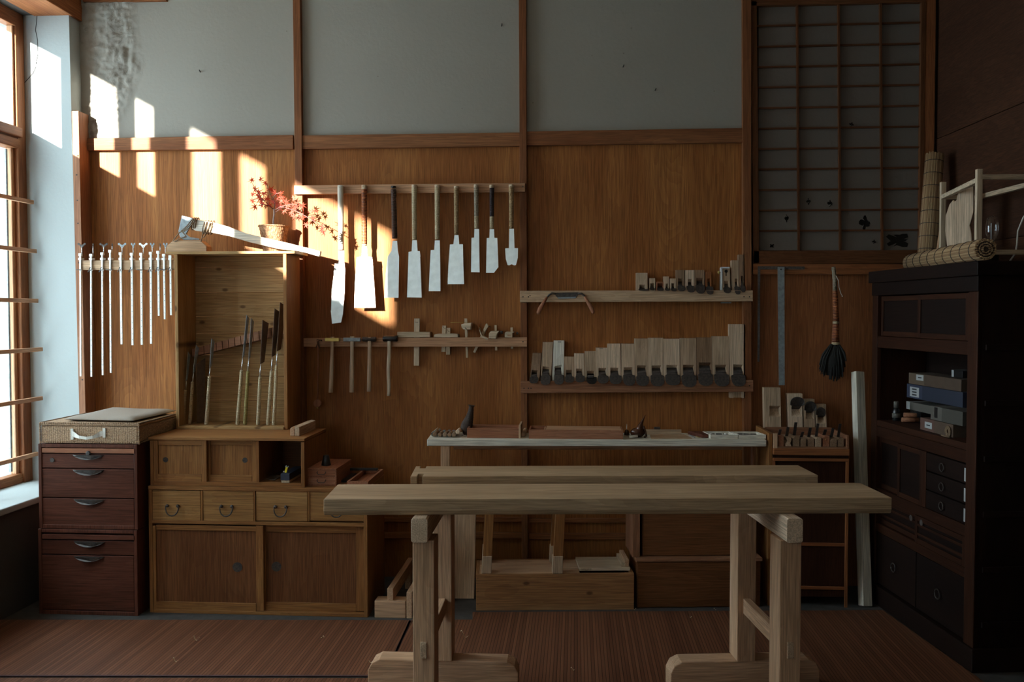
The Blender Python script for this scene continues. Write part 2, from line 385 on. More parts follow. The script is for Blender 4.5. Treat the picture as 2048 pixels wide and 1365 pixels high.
WL = {}; WM = {}
def _tag(o, label, cat, group, kind):
    if label: o['label'] = label
    if cat: o['category'] = cat
    if group: o['group'] = group
    if kind: o['kind'] = kind
def T(name, label, cat, loc, group=None):
    """an Empty at the thing's base that parents its parts"""
    o = bpy.data.objects.new(name, None); COL.objects.link(o); o.location = loc
    o.empty_display_size = .05
    WL[o.name] = Vector(loc); WM[o.name] = Matrix.Translation(loc); _tag(o, label, cat, group, None); return o
def P(name, mb, mat, parent=None, bevel=0.0, label=None, cat=None, group=None, kind=None, loc=None):
    """one mesh object: a part when it has a parent, otherwise a thing of its own"""
    bm = mb.bm
    bmesh.ops.recalc_face_normals(bm, faces=bm.faces[:])
    if parent is not None: o0 = WL[parent.name]
    elif loc is not None: o0 = Vector(loc)
    elif kind == 'structure': o0 = Vector((0, 0, 0))
    else:
        vs = [v.co for v in bm.verts]
        o0 = Vector(((min(v.x for v in vs) + max(v.x for v in vs)) / 2, (min(v.y for v in vs) + max(v.y for v in vs)) / 2, min(v.z for v in vs)))
    W = mb.F if mb.F is not None else Matrix.Translation(o0)
    bmesh.ops.transform(bm, matrix=W.inverted(), verts=bm.verts[:])
    me = bpy.data.meshes.new(name); bm.to_mesh(me); bm.free()
    me.materials.append(mat)
    o = bpy.data.objects.new(name, me); COL.objects.link(o)
    if parent is not None: o.parent = parent; o.matrix_basis = WM[parent.name].inverted() @ W
    else: o.matrix_basis = W
    WL[o.name] = W.to_translation(); WM[o.name] = W
    _tag(o, label, cat, group, kind)
    if bevel:
        b = o.modifiers.new('bevel', 'BEVEL'); b.width = bevel; b.segments = 2; b.limit_method = 'ANGLE'; b.angle_limit = math.radians(40)
        b.harden_normals = False
    return o
# ---------------------------------------------------------------- light
def lighting():
    w = bpy.data.worlds.new('sky'); S.world = w; w.use_nodes = True
    bg = w.node_tree.nodes['Background']; bg.inputs[0].default_value = (.76, .93, 1.0, 1); bg.inputs[1].default_value = SKY
    sd = bpy.data.lights.new('sun', 'SUN'); sd.energy = SUN; sd.angle = math.radians(.9); sd.color = (1, .93, .82)
    s = bpy.data.objects.new('sun', sd); COL.objects.link(s)
    s.rotation_euler = Vector((.5, 1, -.268)).to_track_quat('-Z', 'Y').to_euler(); s.location = (-6, -9, 5)
    for y_, z_, w_, h_ in ((-2.35, 1.78, 4.4, 2.55), (-6.8, 1.55, 4.2, 2.1)):
        pd = bpy.data.lights.new('window_portal', 'AREA'); pd.shape = 'RECTANGLE'; pd.size = w_; pd.size_y = h_; pd.cycles.is_portal = True
        p = bpy.data.objects.new('window_portal', pd); COL.objects.link(p); p.location = (-3.33, y_, z_)
        p.rotation_euler = (math.radians(90), 0, math.radians(-90))
    pd = bpy.data.lights.new('window_portal', 'AREA'); pd.shape = 'RECTANGLE'; pd.size = 1.95; pd.size_y = 1.6; pd.cycles.is_portal = True
    p = bpy.data.objects.new('window_portal', pd); COL.objects.link(p); p.location = (-1.97, -9.32, 1.8); p.rotation_euler = (math.radians(90), 0, 0)
    S.view_settings.view_transform = 'Standard'; S.view_settings.look = 'None'; S.view_settings.gamma = 1
    S.view_settings.exposure = EXPO
    c = S.cycles; c.use_denoising = True; c.max_bounces = 7; c.diffuse_bounces = 4; c.glossy_bounces = 3; c.transparent_max_bounces = 6
    c.sample_clamp_indirect = 4; c.caustics_reflective = False; c.caustics_refractive = False
SUN = 26.0; SKY = 7.6; EXPO = 0.68
lighting()

# ---------------------------------------------------------------- room shell
LX = -2.83            # left wall, room side
XR0 = 1.937            # right wall where it meets the back wall
P(  'floor', MB().box(-3.5, 2.6, -9.2, .2, -.1, 0), M['concrete'], kind='structure')
P('ceiling', MB().box(-3.5, 2.9, -9.3, .3, 3.42, 3.5), M['warmplaster'], kind='structure')

def wall_back():
    post = wx(594, 120, 0)
    wb = P('wall_back', MB().box(-3.5, 2.7, .012, .12, 0, 3.45), M['lowplaster'], kind='structure')
    # plaster bays above the rail, the first one old and flaking
    m = MB(); bm = m.bm; lay = bm.verts.layers.float.new('peel')
    x0, x1, z0, z1 = LX - .02, post, 2.445, 3.42; nx, nz = 150, 120
    line = [(222, -40), (226, 30), (232, 90), (240, 130), (222, 175), (200, 240), (190, 275)]
    line = [wp(a, b, 0) for a, b in line]
    line2 = [wp(a, b, 0) for a, b in [(170, -30), (178, 60), (190, 120), (212, 150)]]
    def dist(p, ln):
        d = 9
        for a, b in zip(ln, ln[1:]):
            ax, az = a; bx, bz = b; t = ((p[0] - ax) * (bx - ax) + (p[1] - az) * (bz - az)) / ((bx - ax) ** 2 + (bz - az) ** 2)
            t = max(0, min(1, t)); d = min(d, math.hypot(p[0] - ax - t * (bx - ax), p[1] - az - t * (bz - az)))
        return d
    from mathutils import noise
    g = []
    for i in range(nx + 1):
        row = []
        for j in range(nz + 1):
            x = x0 + (x1 - x0) * i / nx; z = z0 + (z1 - z0) * j / nz
            d = min(dist((x, z), line), dist((x, z), line2) + .04)
            pe = max(0, min(1, 1.15 - d / .13)) if z > 2.5 else max(0, min(1, .9 - d / .08))
            nv = noise.noise((x * 14, z * 14, 3)) * .5 + noise.noise((x * 36, z * 36, 5)) * .5 + noise.noise((x * 90, z * 90, 5)) * .35
            y = -.006 - min(1, pe * 1.6) * (.005 + .02 * nv)
            v = bm.verts.new((x, y, z)); v[lay] = pe; row.append(v)
        g.append(row)
    for i in range(nx):
        for j in range(nz):
            f = bm.faces.new((g[i][j], g[i + 1][j], g[i + 1][j + 1], g[i][j + 1])); f.smooth = True
    P('plaster_panel', m, M['plaster'], wb, label='flaking white plaster panel')
    P('plaster_panel', MB().box(post, wx(1046, 120, 0), -.008, .02, 2.445, 3.42), M['plaster'], wb)
    P('plaster_panel', MB().box(wx(1046, 120, 0), wx(1494, 120, 0), -.008, .02, 2.445, 3.42), M['plaster'], wb)
    b0, b1, b2, b3 = LX - .02, wx(598, 600, 0), wx(1048, 600, 0), wx(1497, 600, 0)
    for a, b in ((b0, b1), (b1, b2), (b2, b3)):
        P('plywood_panel', MB().box(a, b, 0, .015, .0, 2.445), wood('ply', 'z'), wb)
    P('plywood_panel', MB().box(b3, XR0 + .02, .0, .015, .0, wz(1650, 548, 0)), wood('lowdark', 'z'), wb)
    # nails and stains on the plaster
    for a, b in ((400, 144), (1246, 134), (1310, 181), (1003, 52)):
        x, z = wp(a, b, -.01)
        P('nail', MB().tube([(x, -.005, z), (x + .004, -.03, z + .006)], [.003, .0025], 8), M['black'], wb)
wall_back()

def slant(m, xa0, xa1, za, xb0, xb1, zb, y0, y1):
    """upright board whose sides lean: x range xa at height za, xb at height zb"""
    return m.hexa([(xa0, y0, za), (xa1, y0, za), (xa1, y1, za), (xa0, y1, za), (xb0, y0, zb), (xb1, y0, zb), (xb1, y1, zb), (xb0, y1, zb)])
def pslant(m, a, b, yf, yb):
    """a = (px0, px1, py) lower edge, b = upper edge, both in pixels"""
    (x0, z0), (x1, _) = wp(a[0], a[2], yf), wp(a[1], a[2], yf)
    (x2, z2), (x3, _) = wp(b[0], b[2], yf), wp(b[1], b[2], yf)
    return slant(m, x0, x1, z0, x2, x3, z2, yf, yb)
# posts (upright timbers)
def post(n, a, b, yf=-.04, yb=.012, key='post'):
    m = pslant(MB(), a, b, yf, yb)
    bm = m.bm  # extend to floor and ceiling
    vs = sorted(bm.verts, key=lambda v: v.co.z); lo, hi = vs[:4], vs[4:]
    for v in lo: v.co.z = 0
    for v in hi: v.co.z = 3.42
    return P(n, m, wood(key, 'z'), kind='structure', bevel=.002)
post('trim_1', (598, 612, 900), (585, 600, 0))
post('trim_2', (1044, 1056, 900), (1037, 1052, 0))
post('trim_3', (1490, 1506, 900), (1484, 1502, 0))
post('trim_4', (1838, 1862, 900), (1846, 1872, 0), -.03, key='lowdark')
# rails between the posts
def prail(n, tl, tr, bl, br, yf, key='rail', yb=.0):
    pts = [wp(*bl, yf), wp(*br, yf), wp(*tr, yf), wp(*tl, yf)]
    return P(n, MB().prism(pts, yf, yb), wood(key, 'x'), kind='structure', bevel=.002)
prail('trim_5', (163, 277), (586, 270), (163, 301), (586, 298), -.03, 'post')
prail('trim_6', (601, 271), (1039, 265), (601, 298), (1039, 292), -.03, 'post')
prail('trim_7', (1053, 263), (1487, 256), (1053, 291), (1487, 285), -.03, 'post')
prail('trim_8', (1506, 528), (1842, 529), (1506, 549), (1842, 550), -.03, 'lowdark')
prail('trim_9', (1058, 1038), (1490, 1038), (1058, 1046), (1490, 1046), -.02, 'lowdark')
prail('trim_10', (612, 1066), (1044, 1066), (612, 1078), (1044, 1078), -.02, 'lowdark')
prail('trim_11', (1058, 1068), (1490, 1068), (1058, 1080), (1490, 1080), -.02, 'lowdark')
prail('trim_12', (165, -20), (332, -20), (165, 3), (332, 1), -.03, 'post')
prail('trim_13', (612, 1036), (1044, 1036), (612, 1045), (1044, 1045), -.02, 'lowdark')
# screwed corner board against the left pier
m = pslant(MB(), (161, 174, 815), (143, 157, 222), -.114, -.0)
for v in m.bm.verts:
    if v.co.z < 1.5: v.co.z = .0; v.co.x -= 0.0
t14 = P('trim_14', m, wood('corner', 'z'), kind='structure', bevel=.002)
for y in (310, 350, 401, 447, 660, 760):
    x, z = wp(152 + (y - 300) * .028, y, -.124)
    P('screw', MB().lathe((x, -.126, z), [(.004, 0), (.004, .002)], 10, (0, 1, 0)), M['black'], t14)

# left wall with a deep window opening
wl = MB()
slant(wl, -3.4, LX + .042, 0, -3.4, LX, 3.42, -.114, .02)          # pier beside the window
wlo = P('wall_left', wl, M['reveal'], kind='structure')
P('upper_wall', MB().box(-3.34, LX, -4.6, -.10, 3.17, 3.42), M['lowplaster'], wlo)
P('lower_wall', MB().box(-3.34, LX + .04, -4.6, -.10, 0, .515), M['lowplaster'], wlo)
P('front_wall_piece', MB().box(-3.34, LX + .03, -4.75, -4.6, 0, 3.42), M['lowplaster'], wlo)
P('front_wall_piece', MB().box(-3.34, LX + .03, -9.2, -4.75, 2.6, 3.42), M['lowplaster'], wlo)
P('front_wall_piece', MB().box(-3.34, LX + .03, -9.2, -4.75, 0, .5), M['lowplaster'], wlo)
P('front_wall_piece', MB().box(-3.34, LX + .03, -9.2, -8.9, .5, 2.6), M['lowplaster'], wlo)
P('trim_15', MB().box(-3.24, LX + .06, -4.6, -.112, .515, .548), M['reveal'], kind='structure', bevel=.006)   # sill
m = MB(); m.box(LX - .2, LX + .02, -4.6, -.0, 3.165, 3.3)
P('trim_16', m, wood('lowdark', 'y'), kind='structure', bevel=.004)    # beam over the window
# crack in the reveal plaster
cr = [(75, 18), (73, 45), (71, 60), (75, 80), (76, 108), (72, 128), (72, 134), (66, 147), (56, 158), (48, 167)]
m = MB(); pts = [Vector((*wp(a, b, -.1145), 0)) for a, b in cr]
for a, b in zip(pts, pts[1:]):
    m.tube([(a.x, -.1148, a.y), (b.x, -.1148, b.y)], .0016, 5)
P('plaster_crack', m, M['black'], wlo)

def window():
    w = T('window_1', None, None, (-3.03, -2.2, .55)); w['kind'] = 'structure'
    xf, xb = -3.09, -3.145
    ztop = wz(373, 243, 0) + .536 * (wx(373, 243, 0) + 3.137)
    wf = wood('rail', 'z'); wy = wood('post', 'y')
    P('jamb', slant(MB(), xb, xf + .012, .548, xb, xf, 3.17, -.19, -.114), wood('post', 'z'), w, .004)
    P('jamb', MB().box(xb, xf, -4.62, -4.50, .548, 3.17), wf, w, .004)
    P('head', MB().box(xb, xf, -4.52, -.17, ztop, 3.17), wy, w, .004)
    P('transom', MB().box(xb, xf + .02, -4.52, -.17, 2.475, 2.53), wy, w, .006)
    P('transom', MB().box(xb - .02, xf + .005, -4.52, -.17, 2.415, 2.468), wy, w, .006)
    P('sill_rail', MB().box(xb, xf, -4.52, -.17, .548, .60), wy, w, .004)
    ys = lambda px: -2 * (wx(px, 300, 0) + 3.137)
    gaps = [(-.205, -.185), (ys(175), ys(175) + .07), (ys(263), ys(237)), (ys(373), ys(307)), (ys(470), ys(438)), (ys(580), ys(526)), (-3.72, -3.70), (-4.5, ys(848))]
    for a, b in gaps:
        P('stile', MB().box(xb + .01, xf - .012, a, b, 2.53, ztop), wf, w, .003)
        P('stile', MB().box(xb + .0, xf - .022, a - .01, b + .01, .60, 2.415), wf, w, .003)
    P('pane', MB().box(-3.139, -3.135, -4.5, -.2, 2.52, ztop + .01), M['glass'], w)
    P('pane', MB().box(-3.143, -3.139, -4.5, -.2, .59, 2.42), M['glass'], w)
    # riveted iron strip on the lower sash
    P('metal_strip', MB().box(-3.125, -3.113, -.262, -.246, .62, 2.4), M['steeldull'], w)
window()
def fill_window2():  # added out of view to spread the daylight further along the room
    w = T('fill_window_2', None, None, (-3.03, -6.8, .5)); w['kind'] = 'structure'
    P('head', MB().box(-3.165, -3.105, -8.9, -4.75, 2.44, 2.6), wood('post', 'y'), w)
    P('sill_rail', MB().box(-3.165, -3.105, -8.9, -4.75, .5, .56), wood('post', 'y'), w)
    for k in range(7):
        y = -8.87 + k * .68
        P('stile', MB().box(-3.165, -3.105, y - .03, y + .03, .56, 2.44), wood('post', 'z'), w)
    P('pane', MB().box(-3.139, -3.135, -8.9, -4.75, .55, 2.55), M['glass'], w)
fill_window2()
# slim bars across the inside of the window, seen end on
def lattice():
    t = T('window_lattice', 'thin pale wooden bars running across the inside of the window', 'lattice', (-2.9, -.9, .9))
    for i, (ex, ey) in enumerate(((68, 405), (74, 503), (77, 602), (86, 699), (86, 797), (78, 908))):
        yb = -.135; r = ray(ex, ey); k = (yb - CY) / r.y; x, z = r.x * k, CZ + r.z * k
        P('bar', MB().box(x - .018, x, -4.2, yb, z - .011, z + .011), wood('rail', 'y'), t, .0015)
    for y in (-.72, -1.6, -2.5, -3.4):
        P('upright', MB().box(-2.995, -2.965, y - .012, y + .012, .548, 2.2), wood('rail', 'z'), t, .0015)
lattice()

# right wall, leaning away slightly, of wide boards
a = math.radians(3.1); ux, uy = math.sin(a), -math.cos(a)
Lr = 9.3
def rw(u0, u1, z0, z1, off0, off1):
    p = lambda u, o, z: (XR0 + ux * u - uy * o, uy * u + ux * o, z)
    return [p(u0, off0, z0), p(u0, off1, z0), p(u1, off1, z0), p(u1, off0, z0), p(u0, off0, z1), p(u0, off1, z1), p(u1, off1, z1), p(u1, off0, z1)]
wr = P('wall_right', MB().hexa(rw(-.2, Lr, 0, 3.45, .004, .1)), wood('darkwall', 'y'), kind='structure')
zs = [0, .62, 1.24, 1.84, 2.432, 3.42]
for z0, z1 in zip(zs, zs[1:]):
    P('wall_board', MB().hexa(rw(.0, Lr, z0 + .002, z1 - .002, -.006, .003)), wood('darkwall', 'y'), wr, .001)
wf = P('wall_front', MB().box(-1.0, 3.0, -9.3, -9.2, 0, 3.45), M['warmplaster'], kind='structure')
P('wall_piece', MB().box(-3.5, -1.0, -9.3, -9.2, 0, 1.0), M['warmplaster'], wf)
P('wall_piece', MB().box(-3.5, -1.0, -9.3, -9.2, 2.6, 3.45), M['warmplaster'], wf)
P('wall_piece', MB().box(-3.5, -2.95, -9.3, -9.2, 1.0, 2.6), M['warmplaster'], wf)
w3 = T('fill_window_3', None, None, (-1.97, -9.25, 1.0)); w3['kind'] = 'structure'  # window added behind the camera for fill light and bright saw reflections
for x in (-2.92, -2.3, -1.65, -1.03): P('stile', MB().box(x - .025, x + .025, -9.28, -9.22, 1.0, 2.6), wood('post', 'z'), w3)
for z in (1.02, 2.58): P('window_rail', MB().box(-2.95, -1.0, -9.28, -9.22, z - .02, z + .02), wood('post', 'x'), w3)
P('pane', MB().box(-2.95, -1.0, -9.252, -9.248, 1.0, 2.6), M['glass'], w3)
P('wall_sun_blocker', MB().box(-7.5, 3.5, -11.3, -11.0, -.3, 3.3), M['paleouter'], kind='structure')  # added unseen wall: stops sun at the rear window, reflects pale skylight in
# added unseen wall outside that keeps the low sun off the lower panes
P('wall_sun_blocker', MB().box(-4.80, -4.60, -12.5, -2.9, -.3, 3.31), M['lowplaster'], kind='structure')

# ---------------------------------------------------------------- shoji
def shoji():
    d = T('door_1', None, None, (*fp(1680, 620, 1.7)[:1], 0, 1.7)); d['kind'] = 'structure'
    ys = -.02
    fr = wood('shoji', 'z'); fh = wood('shoji', 'x')
    m = pslant(MB(), (1507, 1519, 527), (1502, 1514, 2), ys - .012, .012)
    P('stile', m, fr, d, .002)
    P('stile', pslant(MB(), (1838, 1846, 527), (1843, 1853, 2), ys - .012, .012), fr, d, .002)
    P('top_rail', MB().pbox(1503, -30, 1852, 8, ys - .012, .012), fh, d, .002)
    P('bottom_rail', MB().pbox(1507, 501, 1846, 528, ys - .012, .012), fh, d, .002)
    X = [1517, 1595, 1678, 1762, 1842]; Y = [8, 48, 90, 131, 172, 213.6, 255, 296, 337, 378.6, 420, 461, 501]
    for x in X[1:4]:
        P('vertical_bar', pslant(MB(), (x + 1, x + 5, 503), (x - 2.5, x + 1.5, 6), ys - .006, ys + .012), fr, d)
    for y in Y[1:-1]:
        P('cross_bar', MB().pbox(1515, y - 1.5, 1845, y + 1.8, ys, ys + .012), fh, d)
    # paper with real tears
    holes = {(2, 5): [(1703, 249, 5, 4)], (1, 9): [(1617, 403, 4, 6), (1660, 407, 5, 7)], (0, 10): [(1573, 437, 4, 8)],
             (2, 10): [(1729, 446, 11, 15)], (3, 11): [(1796, 481, 27, 16)], (2, 11): [(1748, 484, 4, 4)], (0, 11): [(1544, 492, 5, 4)]}
    m = MB(); yp = ys + .014; R2 = random.Random(3)
    tears = MB()
    for i in range(4):
        for j in range(12):
            x0, x1, y0, y1 = X[i], X[i + 1], Y[j], Y[j + 1]
            hs = holes.get((i, j), [])
            xs = [x0] + [(p[0] + q[0]) / 2 for p, q in zip(hs, hs[1:])] + [x1]
            for k in range(max(1, len(hs))):
                a, b = xs[k], xs[k + 1]
                if not hs:
                    vs = [m.v((lambda q: (q[0], yp, q[1]))(wp(px, py, yp))) for px, py in ((a, y1), (b, y1), (b, y0), (a, y0))]
                    m.bm.faces.new(vs); continue
                hx, hy, rx, ry = hs[k]; N = 20; out = []; inn = []
                for q in range(N):
                    t = 2 * math.pi * (q + .5) / N; c, s_ = math.cos(t), math.sin(t)
                    k1 = min(((b - hx) / c if c > 0 else (a - hx) / c) if abs(c) > 1e-6 else 1e9, ((y1 - hy) / s_ if s_ > 0 else (y0 - hy) / s_) if abs(s_) > 1e-6 else 1e9)
                    out.append((hx + c * k1, hy + s_ * k1)); f = .85 + .25 * math.sin(q * 1.3 + hx) + R2.uniform(-.14, .14)
                    inn.append((hx + c * min(rx * f, k1 * .93 / max(1e-6, 1)), hy + s_ * min(ry * f, k1 * .93)))
                # snap the nearest ring points to the corners
                for cx, cy in ((a, y0), (b, y0), (b, y1), (a, y1)):
                    n_ = min(range(N), key=lambda u: (out[u][0] - cx) ** 2 + (out[u][1] - cy) ** 2); out[n_] = (cx, cy)
                A = [m.v((lambda q: (q[0], yp, q[1]))(wp(*o, yp))) for o in out]; B = [m.v((lambda q: (q[0], yp, q[1]))(wp(*o, yp))) for o in inn]
                for q in range(N):
                    w_ = (q + 1) % N; m.bm.faces.new((A[q], A[w_], B[w_], B[q]))
                for q in range(0, N, 6):     # curled flaps
                    p0, p1 = inn[q], inn[(q + 1) % N]; xm = (p0[0] + p1[0]) / 2; ym = (p0[1] + p1[1]) / 2
                    tip = (xm + (hx - xm) * .5 + R2.uniform(-2, 2), ym + (hy - ym) * .5)
                    P0, P1, PT = wp(*p0, yp), wp(*p1, yp), wp(*tip, yp)
                    tears.faces([tears.v((P0[0], yp - .001, P0[1])), tears.v((P1[0], yp - .001, P1[1])), tears.v((PT[0], yp - .02, PT[1]))], [(0, 1, 2)])
    P('paper', m, M['shojipaper'], d); P('torn_flaps', tears, M['shojipaper'], d)
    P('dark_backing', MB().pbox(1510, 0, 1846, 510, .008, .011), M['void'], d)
shoji()

# ---------------------------------------------------------------- floor mats
def mats():
    def mat(pts, label, name='bamboo_mat'):
        q = [fp(a, b, .005) for a, b in pts]
        o = P(name, MB().prism(q, .0005, .005, 'z'), M['mat'], label=label, cat='mat', group='bamboo mats on the floor')
        return o
    def edge(o, a, b, w=.012):
        a = Vector((*fp(*a, .006), 0)); b = Vector((*fp(*b, .006), 0)); n = Vector((-(b - a).y, (b - a).x, 0)).normalized() * w
        z = Vector((0, 0, .0012))
        P('cloth_binding', MB().plate([a + z * 4, b + z * 4, b + n + z * 4, a + n + z * 4], z * 1.5), M['binding'], o)
    xs0, ys0 = fp(822, 1240, .005)
    o = mat([(-160, 1240), (818, 1241), (768, 1352), (-250, 1352)], 'bamboo strip mat in front of the drawer chests, left of the purple seam')
    edge(o, (818, 1242), (768, 1351)); edge(o, (764, 1351), (-200, 1351))
    o = mat([(824, 1240), (945, 1240), (945, 1225), (1765, 1221), (2330, 1620), (650, 1620)], 'wide bamboo strip mat under the workbench')
    edge(o, (706, 1500), (823, 1241), .010)
    o = mat([(-260, 1356), (762, 1357), (600, 1620), (-480, 1620)], 'bamboo strip mat nearest the camera in the lower left corner')
mats()
def shavings():
    for k, (x, y, w) in enumerate(((393, 1283, 12), (350, 1326, 10), (645, 1278, 7), (928, 1277, 18), (745, 1328, 14), (1381, 1238, 6), (1430, 1222, 5), (1270, 1222, 6), (1145, 1343, 7))):
        X, Y = fp(x, y, .006); w = w * .0026
        m = MB(); n = 10; a0 = R.uniform(0, 6)
        pts = []
        for q in range(n + 1):
            t = q / n; an = a0 + t * 5.5; r = w * .35 * (1 - .4 * t)
            pts.append((X + (t - .5) * w * .8, Y + math.cos(an) * r * .6, .008 + r + math.sin(an) * r))
        for q in range(n):
            A, B = Vector(pts[q]), Vector(pts[q + 1]); o = Vector((0, .008, 0))
            m.plate([A, B, B + o, A + o], (0, 0, .0006))
        P('wood_shaving', m, M['shaving'], label=['curled shaving on the left mat below the dark drawers', 'pale shaving on the left mat, nearest its front seam', 'tiny shaving on the left mat below the sliding doors', 'largest pale shaving, right of the left trestle leg', 'pale shaving curl beside the left trestle foot',
          'small shaving on the mat before the stacked chests', 'tiny shaving near the back edge of the mat, right side', 'tiny shaving at the foot of the long pine crate', 'small shaving midway between the two trestles'][k], cat='wood shaving', group='wood shavings on the floor')
shavings()
# ================================================================ left cabinets
def face_y(px, py): return fp(px, py, 0)[1]
def root_at(px, py, y, z=None):
    x, zz = wp(px, py, y); return (x, y, zz if z is None else z)

def crescent(m, px0, px1, py0, py1, y):
    """long hooded pull: thin crescent that stands out from a drawer"""
    x0, zt = wp(px0, py0, y); x1, _ = wp(px1, py0, y); _, zb = wp((px0 + px1) / 2, py1, y)
    n = 14; dep = .02
    top = [(x0 + (x1 - x0) * i / n, zt) for i in range(n + 1)]
    low = [(x0 + (x1 - x0) * i / n, zt - (zt - zb) * math.sin(math.pi * i / n) ** .8 - .001) for i in range(n, -1, -1)]
    A = top + low[1:-1]
    bm = m.bm
    def dy(x): return dep * math.sin(math.pi * min(1, max(0, (x - x0) / (x1 - x0)))) ** .7
    F_ = [m.v((x, y - dy(x), z)) for x, z in A]; B_ = [m.v((x, y + .001, z)) for x, z in A]
    bm.faces.new(F_); bm.faces.new(B_[::-1])
    for i in range(len(A)):
        j = (i + 1) % len(A); bm.faces.new((F_[j], F_[i], B_[i], B_[j]))
    return m

def dark_cabinet():
    yf = face_y(176, 1231); yb = yf + .52
    rx, rz = 'redbrown', 'redbrown'
    # upper unit ------------------------------------------------
    def unit(label, py0, py1, body_px, items, slide, lock):
        x0, x1 = body_px
        t = T('filing_cabinet', label, 'cabinet', (wx((x0 + x1) / 2, py1, yf), (yf + yb) / 2, wz(176, py1, yf) if py1 < 1200 else 0), 'dark stacked filing cabinets')
        zt, zb = wz(176, py0, yf), (wz(176, py1, yf) if py1 < 1200 else 0)
        X0, X1 = wx(x0, (py0 + py1) / 2, yf), wx(x1, (py0 + py1) / 2, yf)
        m = MB(); th = .018
        m.box(X0, X0 + th, yf, yb, zb, zt); m.box(X1 - th, X1, yf, yb, zb, zt)
        m.box(X0 + th, X1 - th, yf, yb, zt - th, zt); m.box(X0 + th, X1 - th, yf, yb, zb, zb + .02); m.box(X0 + th, X1 - th, yb - .01, yb, zb, zt)
        P('body', m, wood('redbrown', 'z'), t, .0025)
        if slide:
            P('pull_out_board', MB().pbox(84, slide[0], 268, slide[1], yf - .004, yf + .3), wood('cedar' if slide[2] else 'redbrown', 'x'), t, .001)
        for k, (a, b, h) in enumerate(items):
            d = P('drawer', MB().pbox(84, a + 1, 268, b - 1, yf + .004, yf + .45), wood('redbrown', 'x'), t, .002)
            P('handle', crescent(MB(), h[0], h[1], h[2], h[3], yf + .004), M['iron'], d)
            if lock and k == 0:
                x, z = wp(104, 921, yf)
                P('lock', MB().lathe((x, yf - .001, z), [(.011, 0), (.011, .008)], 16, (0, 1, 0)), M['iron'], d)
                x, z = wp(178, 907, yf)
                P('knob', MB().lathe((x, yf - .012, z), [(.008, 0), (.013, .004), (.006, .012), (.006, .02)], 16, (0, 1, 0)), M['iron'], d)
        return t
    unit('dark red brown drawer cabinet with a round lock, upper of the stacked pair', 889, 1059, (77, 275),
         [(908, 938, (145, 209, 910, 919)), (938, 997, (145, 209, 940, 950)), (997, 1056, (147, 210, 999, 1009))], (898, 907, 1), True)
    unit('dark red brown cabinet with a deep bottom drawer, lower of the stacked pair', 1060, 1232, (77, 275),
         [(1081, 1111, (147, 211, 1083, 1093)), (1111, 1222, (147, 210, 1113, 1122))], (1071, 1080, 0), False)
    return yf
YF = dark_cabinet()

